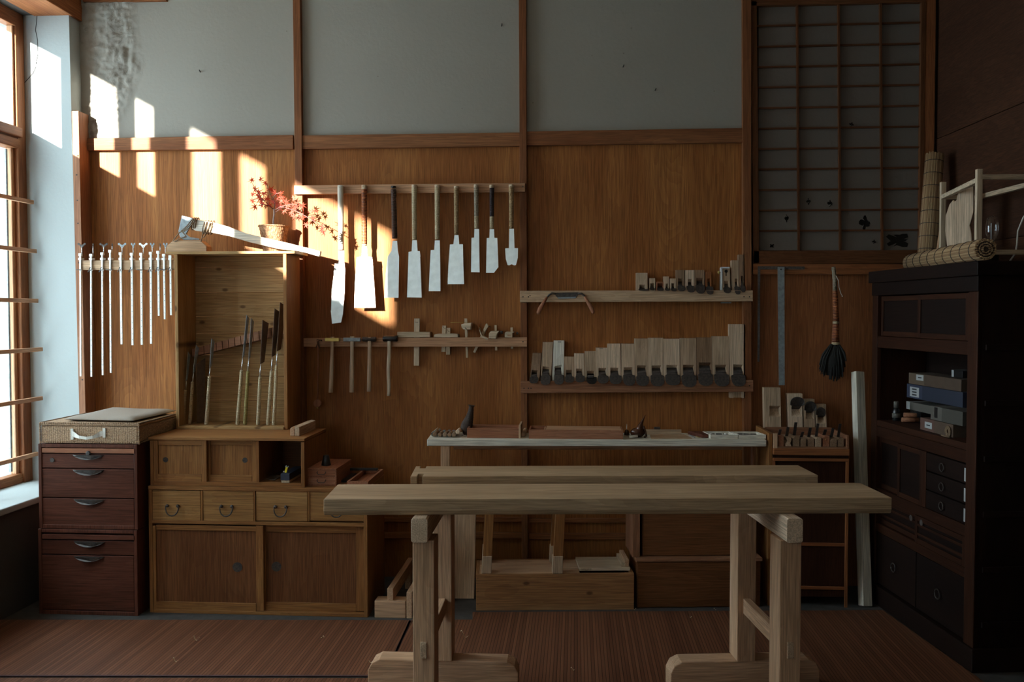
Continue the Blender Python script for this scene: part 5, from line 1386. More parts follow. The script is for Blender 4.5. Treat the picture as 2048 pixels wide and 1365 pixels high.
def small_planes():
    def Z(a, b): return (1260 + a / 8.533, 500 + b / 8.533)
    G = 'small planes on the upper rail'
    L_ = [(105, 300, 392, (592, 160, 255), (148, 322, 655, 700), 'oak', 'wide pale block plane, leftmost on the upper right rail'),
          (330, 430, 485, (570, 345, 410), (338, 430, 640, 690), 'oak', 'small plane just right of the wide pale block plane'),
          (445, 575, 550, (568, 470, 562), (468, 582, 660, 702), 'cedar', 'lowest reddish plane on the upper rail with an open hollow'),
          (572, 665, 455, (575, 608, 648), (602, 690, 640, 702), 'oakgrey', 'slim pale plane, fourth from the left on the upper rail'),
          (680, 780, 490, (568, 706, 757), (704, 804, 660, 710), 'oakgrey', 'small pale plane, fifth from the left on the upper rail'),
          (787, 930, 345, (487, 820, 892), (818, 948, 630, 708), 'oakdark', 'dark plane, sixth from the left on the upper rail'),
          (942, 1095, 348, (497, 988, 1052), (980, 1112, 620, 730), 'oakgrey', 'palest of the three tall planes in the middle of the small plane row'),
          (1098, 1268, 345, (478, 1132, 1242), (1130, 1290, 600, 748), 'oakdark', 'dark wide plane with a big round iron, eighth on the upper rail'),
          (1285, 1390, 375, (487, 1322, 1366), (1308, 1432, 640, 766), 'lowdark', 'nearly black narrow plane with its iron tilted right'),
          (1570, 1712, 292, (527, 1608, 1678), (1604, 1732, 650, 742), 'oak', 'plane with a white metal fence and thumb screw on the upper rail'),
          (1742, 1855, 180, (490, 1788, 1832), (1795, 1892, 640, 765), 'oak', 'tall narrow plane, second from the right on the upper rail'),
          (1862, 1962, 82, (445, 1893, 1930), (1898, 1978, 620, 728), 'oakdark', 'tallest narrow dark plane at the right end of the upper rail')]
    for i, (b0, b1, ty, op, hd, wd, lab) in enumerate(L_):
        f = Z(b0, 740); g = Z(b1, 740); u = Z(b0 - (0 if i < 9 else 12), ty); v = Z(b1 - (0 if i < 9 else 8), ty); o = Z(op[1], op[0]); o2 = Z(op[2], op[0]); h = Z(hd[0], hd[2]); h2 = Z(hd[1], hd[3])
        t = plane(lab, G, (f[0], g[0], f[1], u[0], v[0], u[1]), YP, .037, (o[1], o[0], o2[0]), (h[0], h2[0], h[1], h2[1]), wd, breaker=False, narrow=True, tilt_out=.006)
        if i == 9:
            a = Z(1550, 300); b = Z(1578, 690); P('side_fence', MB().pbox(a[0], a[1], b[0], b[1], YP - .004, -.003), M['alu'], t, .001)
            a = Z(1550, 292); b = Z(1700, 318); P('top_rod', MB().pbox(a[0], a[1], b[0], b[1], YP - .008, YP), M['alu'], t, .001)
            x, z = wp(*Z(1530, 385), YP); P('thumb_screw', MB().lathe((x - .009, YP + .01, z), [(.005, 0), (.009, .003), (.009, .008), (.003, .009), (.003, .018)], 12, (1, 0, 0)), M['brass'], t)
            x, z = wp(*Z(1640, 385), YP); m = MB(); m.lathe((x, YP - .001, z + .006), [(.009, 0), (.009, .0015)], 14, (0, 1, 0)); m.box(x - .003, x + .003, YP - .001, YP + .0005, z - .02, z + .006)
            P('slot', m, M['black'], t)
            a = Z(1560, 893); b = Z(1730, 912); P('lower_fence', MB().pbox(a[0], a[1], b[0], b[1], YP + .001, -.006), M['steeldull'], t)
small_planes()

# ================================================================ white shelf and what lies on it
YSF = -.42
ZS = wz(1190, 880, YSF)
SA = Vector((*fp(854, 879.5, ZS), 0)); SB = Vector((*fp(1533, 880.5, ZS), 0))
SU = (SB - SA).normalized(); SV = Vector((-SU.y, SU.x, 0)); SL = (SB - SA).length
SM = Matrix(((SU.x, SV.x, 0, SA.x), (SU.y, SV.y, 0, SA.y), (0, 0, 1, 0), (0, 0, 0, 1)))
def SBx(*a): return MB(SM).box(*a)
def shelf():
    zb = ZS - .034
    t = T('shelf_table', 'long narrow pale board on posts along the wall, carrying boxes and trays', 'shelf', (SA + SU * SL / 2 + SV * .1).to_tuple()[:2] + (0,))
    P('board', SBx(0, SL, 0, .27, zb, ZS), wood('white', 'x'), t, .003)
    k = SL / (1533 - 854)
    P('leg', SBx((881 - 854) * k, (899 - 854) * k, .01, .045, 0, zb - .0005), wood('benchleg', 'z'), t, .002)
    P('leg', SBx(SL - .020, SL - .002, .2, .24, 0, zb - .0005), wood('corner', 'z'), t, .002)
    P('bearer', SBx(.12, SL - .07, .22, .25, zb - .05, zb - .0005), wood('benchleg', 'x'), t, .002)
shelf()
def sp(px, py, z=None): return fp(px, py, ZS if z is None else z)

def open_tray(name, label, cat, q, h, key, group=None, th=.008, axis='x', parent_cb=None, floor_key=None):
    """open box on an arbitrary quadrilateral footprint q (front-left, front-right, back-right, back-left)"""
    z = ZS + .0006
    t = T(name, label, cat, (sum(p[0] for p in q) / 4, sum(p[1] for p in q) / 4, z), group)
    c = Vector((sum(p[0] for p in q) / 4, sum(p[1] for p in q) / 4))
    Q = [Vector(p) for p in q]
    def inset(i):
        a = Q[i]; u = (Q[(i + 1) % 4] - a).normalized(); w = (Q[(i + 3) % 4] - a).normalized(); return a + u * th + w * th
    I = [inset(i) for i in range(4)]
    nm = ['front_board', 'end_board', 'back_board', 'end_board']
    for i in range(4):
        j = (i + 1) % 4
        m = MB(); m.prism([tuple(Q[i]), tuple(Q[j]), tuple(I[j]), tuple(I[i])], z, z + h, 'z')
        P(nm[i], m, wood(key, 'x' if i % 2 == 0 else 'y'), t, .0008)
    P('base', MB().prism([tuple(p) for p in I], z + .001, z + .006, 'z'), wood(floor_key or key, 'x'), t)
    return t, I, z
def on_shelf():
    # long tray left
    h = wz(985, 857, YSF + .03) - ZS
    a, b = sp(934, 876.5), sp(1038, 876.5)
    ya = a[1]
    t, I, z = open_tray('long_box', 'reddish open box on the pale shelf, left one with its right end taller', 'box', [(a[0], ya), (b[0], ya), (b[0], ya + .16), (a[0], ya + .16)], h, 'cedar')
    P('end_plate', MB().box(b[0], b[0] + .010, ya - .002, ya + .165, z, z + h + .018), wood('railpale', 'z'), t, .001)
    # rod end
    x, y = sp(1046.5, 874.5); P('wood_rod', MB().lathe((x, y, ZS + .0115), [(.009, 0), (.011, .002), (.011, .20), (.009, .202)], 18, (0, 1, 0)), wood('oakgrey', 'y'), label='round wooden rod seen end on between the two reddish boxes', cat='rod')
    # lidded box
    a, b = sp(1057.5, 878), sp(1245.5, 878); ya = a[1]
    h = wz(1150, 861, ya) - ZS
    t, I, z = open_tray('long_box', 'longest reddish box in the middle of the pale shelf, partly covered by a sliding lid', 'box', [(a[0], ya), (b[0], ya), (b[0], ya + .17), (a[0], ya + .17)], h, 'cedar')
    xl_, _ = wp(1093, 852, ya + .1)
    P('lid', MB().box(xl_, b[0] - .0085, ya + .0085, ya + .161, z + h - .007, z + h + .001), wood('rail', 'x'), t, .0008)
    P('divider', MB().box(xl_ - .012, xl_ - .004, ya + .0085, ya + .161, z + .006, z + h - .003), wood('rail', 'y'), t)
    # roll of chisels: cloth with six handle ends
    rz = ZS
    cx0 = [(869.5, 869.5), (879.6, 868.8), (889.8, 869), (898.7, 869.6), (907.7, 869)]
    y0 = fp(890, 876, ZS)[1]
    z_c = ZS + .0008
    m = MB()
    x_a, x_b = wx(861, 872, y0), wx(921, 872, y0)
    pts = []
    m.box(x_a + .012, x_b, y0 + .02, y0 + .2, z_c, z_c + .003)
    tube = [(x_a + .012 + .012 * math.cos(t_), z_c + .0135 + .012 * math.sin(t_)) for t_ in (math.pi * (.55 + 1.75 * k / 14) for k in range(15))]
    for (xa, za), (xb, zb_) in zip(tube, tube[1:]):
        m.plate([(xa, y0 + .015, za), (xb, y0 + .015, zb_), (xb, y0 + .2, zb_), (xa, y0 + .2, za)], (0, 0, .0015))
    P('tool_roll_cloth', m, M['whitecloth'], label='off white canvas tool roll lying open at the left end of the shelf', cat='tool roll', kind='', loc=(x_a, y0, z_c))
    names = ['first round chisel handle end on the canvas roll, from the left', 'second dark chisel handle end on the canvas roll', 'third chisel handle end on the canvas roll, palest ring', 'fourth reddish chisel handle end on the canvas roll', 'fifth chisel handle end on the canvas roll, ringed with metal']
    for k, (px, py) in enumerate(cx0):
        x, _ = wp(px, py, y0); r = (.0125, .0105, .0118, .0105, .0118)[k]; zc = z_c + .0035 + r
        t = T('chisel', names[k], 'chisel', (x, y0, z_c + .0035), 'chisels on the canvas roll')
        P('handle', MB().lathe((x, y0, zc), [(r * .75, 0), (r, .003), (r * .95, .09), (r * .6, .11)], 16, (0, 1, 0)), wood('oakdark', 'y'), t)
        P('hoop', MB().lathe((x, y0 + .003, zc), [(r * 1.03, 0), (r * 1.04, .006)], 16, (0, 1, 0)), M['iron'] if k % 2 else M['steeldull'], t)
        P('blade', MB().box(x - .006, x + .006, y0 + .11, y0 + .18, zc - .002, zc + .003), M['steeldull'], t)
    x, _ = wp(916, 864, y0 + .01); r = .0115; zc = z_c + .0035 + .024 + r * .2
    t = T('chisel', 'chisel handle end lying raised on top of the right end of the roll', 'chisel', (x, y0, zc - r), 'chisels on the canvas roll')
    P('handle', MB().lathe((x, y0, zc), [(r * .75, 0), (r, .003), (r * .95, .09), (r * .6, .11)], 16, (0, 1, 0)), wood('oakgrey', 'y'), t)
    # dark woven bark horn
    y = -.30
    P_ = [(926, 872), (930, 862), (934, 850), (939, 836), (942, 822), (942.5, 814), (943, 811)]
    rr = [.020, .028, .030, .021, .014, .012, .019]
    m = MB(); pts = [(wp(a, b, y)[0], y, wp(a, b, y)[1]) for a, b in P_]; pts2 = []; r2 = []
    for i in range(len(pts) - 1):
        for k in range(6):
            u = k / 6; pts2.append(tuple(pts[i][c] + (pts[i + 1][c] - pts[i][c]) * u for c in range(3))); r2.append((rr[i] + (rr[i + 1] - rr[i]) * u) * (1 + .07 * (k % 2)))
    pts2.append(pts[-1]); r2.append(rr[-1])
    dz = ZS + .022 - pts2[0][2]
    m.tube([(a, b, max(c, ZS + .021)) for a, b, c in pts2], r2, 14)
    t = T('woven_flask', 'dark woven bark bottle leaning up against the wall on the shelf', 'bottle', (pts[0][0], y, ZS + .001))
    P('body', m, M['horn'], t)
    m = MB(); a = wp(925, 868, y - .03); b = wp(928, 876, y - .03)
    m.tube([(a[0], y - .028, a[1]), (a[0] + .004, y - .034, (a[1] + ZS) / 2), (b[0], y - .036, ZS + .004), (b[0] + .012, y - .03, ZS + .004)], .0032, 6)
    P('cord', m, M['whitecloth'], t)
    # brown glazed bird shaped oil pot
    y = -.33; cx, cz = wp(1275, 866, y); z0 = ZS + .001
    t = T('oil_pot', 'glossy brown glazed pot with a long pointed spout on the shelf', 'pot', (cx, y, z0))
    P('body', MB().ball((cx, y, z0 + .026), .026, (1.45, 1, 1), 22), M['pot'], t)
    q = lambda a, b: (wp(a, b, y)[0], y, wp(a, b, y)[1])
    P('spout', MB().tube([q(1277, 864), q(1280, 856), q(1282.5, 848), q(1286, 840), q(1291, 830)], [.024, .017, .010, .0055, .001], 14), M['pot'], t)
    P('handle', MB().tube([q(1286, 853), q(1290, 862), q(1292, 872), q(1288, 876)], [.008, .006, .007, .006], 10), M['pot'], t)
    x, yy = sp(1262, 878.5); m = MB(); m.tube([(x - .008, yy + .012, ZS + .008), (x + .035, yy + .018, ZS + .013)], [.007, .0075], 12)
    P('cork_stick', m, wood('white', 'x'), label='short pale round stick in front of the brown pot', cat='stick')
    x, yy = sp(1254, 872); P('small_jar', MB().lathe((x, yy + .02, ZS + .001), [(.014, 0), (.015, .004), (.012, .02), (.007, .028)], 16), M['pot'], label='small dark jar between the longest reddish box and the brown pot', cat='jar')
    P('thin_rod', MB().tube([(x + .002, yy + .05, ZS + .002), (x + .002, yy + .055, ZS + .055)], .0011, 6), M['alushiny'], label='thin upright metal rod behind the small dark jar', cat='rod')
    # flat things
    a, b = sp(1290, 872), sp(1364, 872)
    P('flat_board', MB().box(a[0], b[0], a[1] + .04, a[1] + .052, ZS + .0006, ZS + .028), wood('oak', 'x'), label='narrow brown board standing on edge behind the brown pot', cat='board', bevel=.001)
    a, b = sp(1302, 878.5), sp(1384, 878.5); c, d = sp(1368, 871), sp(1300, 871)
    P('flat_board', MB().prism([a, b, c, d], ZS + .0006, ZS + .005, 'z'), wood('railpale', 'x'), label='thin pale board lying flat right of the brown pot', cat='board')
    x, z = wp(1314, 857, -.19); P('dark_stone', MB().box(x - .016, x + .016, -.205, -.18, ZS + .001, ZS + .040), M['iron'], label='small dark block against the wall behind the narrow board', cat='block', bevel=.003)
    for k in range(3):
        a, b = sp(1378 + k * 8, 871), sp(1390 + k * 9, 877)
        m = MB(); m.tube([(a[0], a[1], ZS + .003), (b[0], b[1], ZS + .003)], .0022, 6)
        P('thin_file', m, M['steeldull'] if k != 1 else M['brass'], label=('left', 'middle brassy', 'right')[k] + ' one of three thin needle files on the shelf', cat='file', group='needle files on the shelf')
    a, b = sp(1405, 877), sp(1417, 877)
    P('red_block', MB().prism([a, b, (b[0] - .02, b[1] + .13), (a[0] - .06, a[1] + .13)], ZS + .0006, ZS + .02, 'z'), wood('redbrown', 'y'), label='dark red wood block lying left of the two white trays', cat='block', bevel=.003)
    # two white trays
    def tray(px0, px1, lab, dy):
        a, b = sp(px0, 878.5), sp(px1, 878.5); sk = -.022
        return open_tray('parts_tray', lab, 'tray', [a, b, (b[0] + sk, b[1] + dy), (a[0] + sk, a[1] + dy)], .021, 'white', 'shallow white trays on the shelf', .006)
    t1, I1, z = tray(1421, 1476, 'shallow white tray holding small grey metal bits, left one of two', .14)
    t2, I2, _ = tray(1477.5, 1532, 'shallow white tray holding dark metal bits, right one of two', .13)
    R3 = random.Random(5)
    for I, n, dark in ((I1, 9, False), (I2, 9, True)):
        mx = (I[0].x + I[1].x + I[2].x + I[3].x) / 4; my = (I[0].y + I[1].y + I[2].y + I[3].y) / 4; hx = (I[1].x - I[0].x) / 2 - .026; hy = (I[3].y - I[0].y) / 2 - .02
        for k in range(n):
            cx = mx + hx * ((k % 3) - 1) * .9; cy = my + hy * ((k // 3) - 1) * .85; a = R3.uniform(-.7, .7); ln = R3.uniform(.012, .017)
            m = MB(); m.tube([(cx - math.cos(a) * ln, cy - math.sin(a) * ln * .7, z + .0105), (cx + math.cos(a) * ln, cy + math.sin(a) * ln * .7, z + .0105)], [.0042, .003], 8)
            P('metal_bit', m, M['iron'] if dark or k % 3 == 1 else M['alushiny'], label='dark metal bit lying in the right white tray' if dark else 'small grey metal bit lying in the left white tray', cat='metal bit', group='bits in the right white tray' if dark else 'bits in the left white tray')
on_shelf()
def lean(name, w, d, ln, base, top, mat, label, cat, bev, spin=0):
    b = Vector(base); t = Vector(top); q = (t - b).normalized()
    x = Vector((1, 0, 0)); y = q.cross(x).normalized(); x = y.cross(q).normalized()
    F_ = Matrix(((x.x, y.x, q.x, b.x), (x.y, y.y, q.y, b.y), (x.z, y.z, q.z, b.z), (0, 0, 0, 1))) @ Matrix.Rotation(math.radians(spin), 4, 'Z')
    return P(name, MB(F_).box(-w / 2, w / 2, -d / 2, d / 2, .002, ln), mat, label=label, cat=cat, bevel=bev)
# ================================================================ things under the shelf and behind the bench
def behind():
    # pale board leaning
    yb0 = fp(926, 1200)[1]
    lean('leaning_board', wx(948, 1120, yb0) - wx(902, 1120, yb0), .02, .62, (wx(925, 1195, yb0), yb0 + .01, 0), (wx(925, 1195, yb0) - .006, -.19, .6), wood('railpale', 'z'), 'wide pale board leaning under the left end of the shelf', 'board', .001)
    # long crate, turned a little from the wall
    def frame(pa, pb):
        A = Vector((*fp(*pa), 0)); B = Vector((*fp(*pb), 0)); u = (B - A).normalized(); v = Vector((-u.y, u.x, 0))
        Mx = Matrix(((u.x, v.x, 0, A.x), (u.y, v.y, 0, A.y), (0, 0, 1, 0), (0, 0, 0, 1))); Ln = (B - A).length
        def N(): return MB(Mx)
        return Mx, Ln, N, (lambda px: Ln * (px - pa[0]) / (pb[0] - pa[0])), A
    Mx, Ln, N, X, A = frame((952, 1222.5), (1268, 1220)); D = .29
    ztop = wz(952, 1150, A.y)
    t = T('crate', 'long low pine crate on the floor with two frames standing on it', 'crate', Mx @ Vector((Ln / 2, D / 2, 0)))
    P('front_board', N().box(0, Ln, 0, .018, 0, ztop), wood('crate', 'x'), t, .002)
    P('back_board', N().box(0, Ln, D - .018, D, 0, ztop), wood('crate', 'x'), t, .002)
    for a in (0, Ln - .018): P('end_board', N().box(a, a + .018, .018, D - .018, 0, ztop), wood('crate', 'y'), t, .002)
    xm = X(1160)
    P('lid', N().box(.018, xm, .018, D - .018, ztop - .016, ztop - .001), wood('benchleg', 'x'), t, .001)
    P('inner_slat', N().box(xm, Ln - .018, .018, .06, ztop - .03, ztop - .012), wood('benchleg', 'x'), t, .001)
    P('inner_floor', N().box(xm, Ln - .018, .06, D - .018, ztop - .06, ztop - .05), M['void'], t)
    for k in range(3):
        P('nail', N().lathe((.010, -.0006, ztop * (.9 - k * .36)), [(.002, 0), (.002, .001)], 8, (0, 1, 0)), M['black'], t)
    z1 = ztop + .0006
    a0, a1 = X(1160), X(1263)
    fb = P('flat_board', N().box(a0, a1, .05, .26, z1, z1 + .016), wood('pale', 'x'), label='flat board with pencil writing on its edge over the right end of the long crate', cat='board', bevel=.001)
    m = N(); xx = a0 + .01
    for ch in 'IVIIVLIIVI':
        if ch == 'I': m.box(xx, xx + .0012, .0494, .0499, z1 + .004, z1 + .012)
        elif ch == 'V': m.box(xx, xx + .003, .0494, .0499, z1 + .005, z1 + .007); m.box(xx + .001, xx + .002, .0494, .0499, z1 + .004, z1 + .012)
        else: m.box(xx, xx + .004, .0494, .0499, z1 + .004, z1 + .006)
        xx += .0055
    P('pencil_marks', m, M['ink'], fb)
    for k, (a, dz) in enumerate(((1246, .0), (1256, .018))):
        xa = X(a) - .01 * k
        P('wood_strip', N().box(xa, xa + .022, .06, .25, z1 + .017, z1 + .037 + dz), wood('pale' if k == 0 else 'benchleg', 'y'), label=('lower left', 'taller right')[k] + ' wood strip lying on the flat board at the end of the long crate', cat='strip', group='wood strips on the long crate', bevel=.001)
    for k, (lx0, lx1, lab) in enumerate(((967, 985, 'left one of two wooden leg frames standing on the long crate'), (1108, 1127, 'right one of two wooden leg frames standing on the long crate'))):
        xa, xb = X(lx0), X(lx1); ya, y2 = .012 - k * .010, .21; dx = -.008; H = .60
        t = T('leg_frame', lab, 'frame', Mx @ Vector((xa, .12, z1)), 'leg frames on the long crate')
        for yy in (ya, y2):
            g = P('leg', N().hexa([(xa + dx, yy, z1), (xb + dx, yy, z1), (xb + dx, yy + .045, z1), (xa + dx, yy + .045, z1), (xa + .014, yy, H), (xb + .014, yy, H), (xb + .014, yy + .045, H), (xa + .014, yy + .045, H)]), wood('chest', 'z'), t, .002)
            P('grey_end', N().hexa([(xa + dx - .002, yy - .002, z1 + .0005), (xb + dx + .002, yy - .002, z1 + .0005), (xb + dx + .002, yy + .047, z1 + .0005), (xa + dx - .002, yy + .047, z1 + .0005), (xa + dx + .002, yy - .002, z1 + .09), (xb + dx + .006, yy - .002, z1 + .09), (xb + dx + .006, yy + .047, z1 + .09), (xa + dx + .002, yy + .047, z1 + .09)]), wood('oak', 'z'), g, .003)
        P('top_bar', N().box(xa + .01, xb + .018, ya - .02, y2 + .065, H, H + .04), wood('chest', 'y'), t, .002)
    # stacked chests at the right
    Mx, Ln, N, X, A = frame((1271, 1217), (1524, 1215)); zt = wz(1271, 1118, A.y)
    def chest(lab, x0, x1, y0, z0, z1, foot):
        t = T('tool_chest', lab, 'chest', Mx @ Vector(((x0 + x1) / 2, y0 + .12, z0)), 'stacked wooden chests under the shelf')
        P('body', N().box(x0 + .008, x1 - .008, y0 + .006, .27, z0, z1 - .018), wood('chestdoor', 'x'), t, .002)
        P('front_board', N().box(x0 + .012, x1 - .03, y0, y0 + .0055, z0 + .004, z1 - .02), wood('chestdoor', 'x'), t, .001)
        P('lid', N().box(x0, x1, y0 - .004, .275, z1 - .0175, z1), wood('corner', 'x'), t, .003)
    chest('wide low wooden chest standing on the floor, lower of the stacked pair', 0, Ln, 0, 0, zt, True)
    chest('wooden chest on top of the stacked pair, partly hidden by the bench', X(1284), X(1500), .04, zt + .0006, .60, False)
    P('edge_board', N().box(X(1266), X(1281), .03, .26, zt + .0006, zt + .26), wood('corner', 'z'), label='upright board against the left side of the upper stacked chest', cat='board', bevel=.001)
    # timbers low at the left
    yf = fp(780, 1237)[1]; zt = wz(780, 1203, yf)
    P('timber', MB().box(wx(749, 1220, yf), wx(811, 1220, yf), yf, yf + .08, .0, zt), wood('benchleg', 'x'), label='short square timber on the floor, end grain facing the room beside the chest', cat='timber', bevel=.003)
    y0 = yf - .012
    for k, (a, b, h, lab) in enumerate(((773, 785, 1167, 'long timber lying back to the wall, resting on the short square one'), (812, 823, 1190, 'long timber beside it, nearer the left trestle leg'))):
        xa, xb = wx(a, 1200, y0), wx(b, 1200, y0); z_ = zt + .0006 if k == 0 else 0
        if k == 0: m = MB().hexa([(xa, yf + .005, z_), (xb, yf + .005, z_), (xb, -.12, z_), (xa, -.12, z_), (xa, yf + .005, z_ + .06), (xb, yf + .005, z_ + .06), (xb, -.12, z_ + .06), (xa, -.12, z_ + .06)])
        else: m = MB().box(xa, xb, yf + .0, -.12, 0, .13)
        P('timber', m, wood('benchleg', 'y'), label=lab, cat='timber', bevel=.002)
    P('prop_block', MB().box(wx(773, 1200, y0), wx(785, 1200, y0), -.22, -.13, 0, zt), wood('benchleg', 'y'), label='block under the back end of the long timber, in the dark by the wall', cat='block')
behind()

# ================================================================ dark narrow cabinet with the planes on it
def plane_cabinet():
    yf = fp(1620, 1215)[1]; yb = -.035
    x0, x1 = wx(1545, 1060, yf), wx(1697, 1060, yf); zt = wz(1620, 898, yf)
    t = T('dark_cabinet', 'narrow dark wooden cabinet right of the shelf with planes on top', 'cabinet', ((x0 + x1) / 2, (yf + yb) / 2, 0))
    P('side_panel', MB().box(x0 - .020, x0 - .001, yf + .01, yb, 0, wz(1540, 868, yf)), wood('chest', 'z'), t, .002)
    P('body', MB().box(x0, x1, yf + .012, yb, .05, zt - .035), wood('tansu', 'z'), t, .002)
    P('top', MB().box(x0 - .0, x1 + .002, yf - .002, yb, zt - .034, zt), wood('lowdark', 'x'), t, .003)
    P('moulding', MB().box(x0, x1, yf + .002, yf + .0115, zt - .065, zt - .05), wood('lowdark', 'x'), t, .002)
    for a, b in ((1545, 1550), (1691, 1697)):
        P('stile', MB().box(wx(a, 1060, yf), wx(b, 1060, yf), yf + .003, yf + .0115, 0, zt - .066), wood('lowdark', 'z'), t, .001)
    for y in (1090, 1177):
        z = wz(1620, y, yf); P('cross_rail', MB().box(wx(1551, 1060, yf), wx(1690, 1060, yf), yf + .004, yf + .0115, z - .008, z + .008), wood('lowdark', 'x'), t, .001)
    # tray on top
    z = zt + .0006; zr = wz(1620, 871, yf) ; h = zr - z
    xa, xb = x0 + .002, x1 - .002
    t2 = T('plane_tray', 'open wooden tray full of little moulding planes on the dark cabinet', 'tray', ((xa + xb) / 2, (yf + yb) / 2, z))
    th = .012
    P('end_board', MB().box(xa, xa + .02, yf + .0, yf + .02, z, zr + .006), wood('benchleg', 'z'), t2, .001)
    P('end_board', MB().box(xa, xa + th, yf + .021, -.10, z, zr), wood('corner', 'y'), t2, .001)
    P('end_board', MB().box(xb - th, xb, yf, -.10, z, zr), wood('corner', 'y'), t2, .001)
    P('back_board', MB().box(xa + th, xb - th, -.112, -.10, z, zr + .006), wood('corner', 'x'), t2, .001)
    P('base', MB().box(xa + .021, xb - th, yf + .0, -.112, z, z + .008), wood('corner', 'x'), t2)
    # little moulding planes
    zb = z + .0086; RR = random.Random(21); n = 9; x = xa + .024; lab = ['standing first from the left, reddish', 'with a curved waist, second from the left', 'third, almost black', 'fourth, dark and square', 'in the middle of the row', 'sixth, brown', 'seventh, reddish with a brass screw', 'eighth, narrow and dark', 'last at the right end']
    step = (xb - th - x - .004) / n
    for k in range(n):
        w = step * RR.uniform(.72, .92); hh = RR.uniform(.7, .98) * (zr - zb); y0 = yf + .004 + RR.uniform(0, .008)
        t3 = T('moulding_plane', 'little moulding plane in the tray, ' + lab[k], 'plane', (x + w / 2, y0 + .04, zb), 'moulding planes in the tray')
        m = MB()
        if k in (1,): m.prism([(x, zb), (x + w, zb), (x + w * .8, zb + hh * .35), (x + w, zb + hh * .75), (x + w * .9, zb + hh), (x + w * .1, zb + hh), (x + w * .3, zb + hh * .6), (x, zb + hh * .3)], y0, y0 + .12)
        else: m.prism([(x, zb), (x + w, zb), (x + w, zb + hh), (x + w * .3, zb + hh), (x, zb + hh * .8)], y0, y0 + .12)
        P('body', m, wood(('cedar', 'oak', 'oakdark', 'oakdark', 'oakdark', 'oak', 'cedar', 'oakdark', 'oakdark')[k], 'y'), t3, .001)
        m = MB(); m.plate([(x + w * .3, y0 + .05, zb + hh - .004), (x + w * .75, y0 + .05, zb + hh - .004), (x + w * .8, y0 + .02, zb + hh + .03 + .02 * (k % 3)), (x + w * .35, y0 + .02, zb + hh + .03 + .02 * (k % 3))], (0, .003, .001))
        P('blade', m, M['iron'], t3)
        if k == 6: P('screw', MB().lathe((x + w * .4, y0 - .0005, zb + hh * .7), [(.003, 0), (.003, .003)], 8, (0, 1, 0)), M['brass'], t3)
        x += step
    # wedges and irons piled on top of the row
    for k in range(5):
        cx = xa + .05 + k * .062; cy = -.17; zc = zr + .003
    # four big planes leaning on the wall behind
    B = [((1530, 1563, 868), (1528, 1561, 776), (812, 1539, 1561, 834), None, 'oak', 'tallest big plane leaning behind the tray, its opening empty'),
         ((1579, 1606, 870), (1575, 1605, 788), (802, 1583, 1603, 834), (1581, 1609, 794, 811), 'oakgrey', 'big pale plane leaning behind the tray, widest black iron'),
         ((1609, 1631, 870), (1607, 1629, 799), (812, 1612, 1627, 839), (1609, 1633, 803, 821), 'oak', 'middle sized plane leaning behind the tray, between two others'),
         ((1634, 1655, 870), (1630, 1652, 809), (822, 1635, 1650, 848), (1632, 1651, 815, 830), 'oak', 'smallest big plane leaning at the right behind the tray')]
    for (fx0, fx1, fy), (tx0, tx1, ty), (o0, ox0, ox1, o1), hd, wd, lb in B:
        y_t = -.095; zf = z; y_f = -.095
        X0, Z0 = wp(fx0, fy, y_f); X1, _ = wp(fx1, fy, y_f); X2, Z2 = wp(tx0, ty, y_t); X3, _ = wp(tx1, ty, y_t)
        Z0 = zt + .0006
        t4 = T('hand_plane', lb, 'plane', ((X0 + X1) / 2, -.08, Z0), 'big planes leaning on the dark cabinet')
        m = MB(); yf_, yb_ = -.093, -.045
        ox, oz = wp(ox0, o0, yf_); ox_, oz_ = wp(ox1, o1, yf_)
        c = .006
        F8 = [m.v(p) for p in ((X0, yf_, Z0), (X1, yf_, Z0), (X3, yf_, Z2), (X2, yf_, Z2))]
        O4 = [m.v(p) for p in ((ox, yf_, oz_), (ox_, yf_, oz_), (ox_, yf_, oz), (ox, yf_, oz))]
        I4 = [m.v(p) for p in ((ox + c * .3, yf_ + .03, oz_ + (oz - oz_) * .42), (ox_ - c, yf_ + .03, oz_ + (oz - oz_) * .42), (ox_ - c, yf_ + .03, oz - (oz - oz_) * .3), (ox + c * .3, yf_ + .03, oz - (oz - oz_) * .3))]
        Bk = [m.v(p) for p in ((X0, yb_, Z0), (X1, yb_, Z0), (X3, yb_, Z2), (X2, yb_, Z2))]
        for i in range(4):
            j = (i + 1) % 4
            m.bm.faces.new((F8[i], F8[j], O4[j], O4[i])); m.bm.faces.new((O4[i], O4[j], I4[j], I4[i])); m.bm.faces.new((F8[j], F8[i], Bk[i], Bk[j]))
        m.bm.faces.new(I4); m.bm.faces.new(Bk[::-1])
        P('body', m, wood(wd, 'z'), t4)
        if hd:
            a, zt_ = wp(hd[0], hd[2], yf_ - .015); b, zb_ = wp(hd[1], hd[3], yf_ - .015); w = (b - a) / 2; cx = (a + b) / 2; pts = []
            for i in range(11):
                an = math.pi * i / 10; pts.append((cx + w * math.cos(an), yf_ - .018, zb_ + (zt_ - zb_) * (.35 + .65 * math.sin(an))))
            pts += [(cx - w, yf_ - .014, zb_), (ox + .002, yf_ - .004, zb_ - .006), (ox + .004, yf_ + .022, oz_ + (oz - oz_) * .45), (ox_ - .006, yf_ + .022, oz_ + (oz - oz_) * .45), (ox_ - .002, yf_ - .004, zb_ - .006), (cx + w, yf_ - .014, zb_)]
            m = MB(); m.plate(pts, (0, .007, 0)); P('blade', m, M['iron'], t4, .0008)
plane_cabinet()

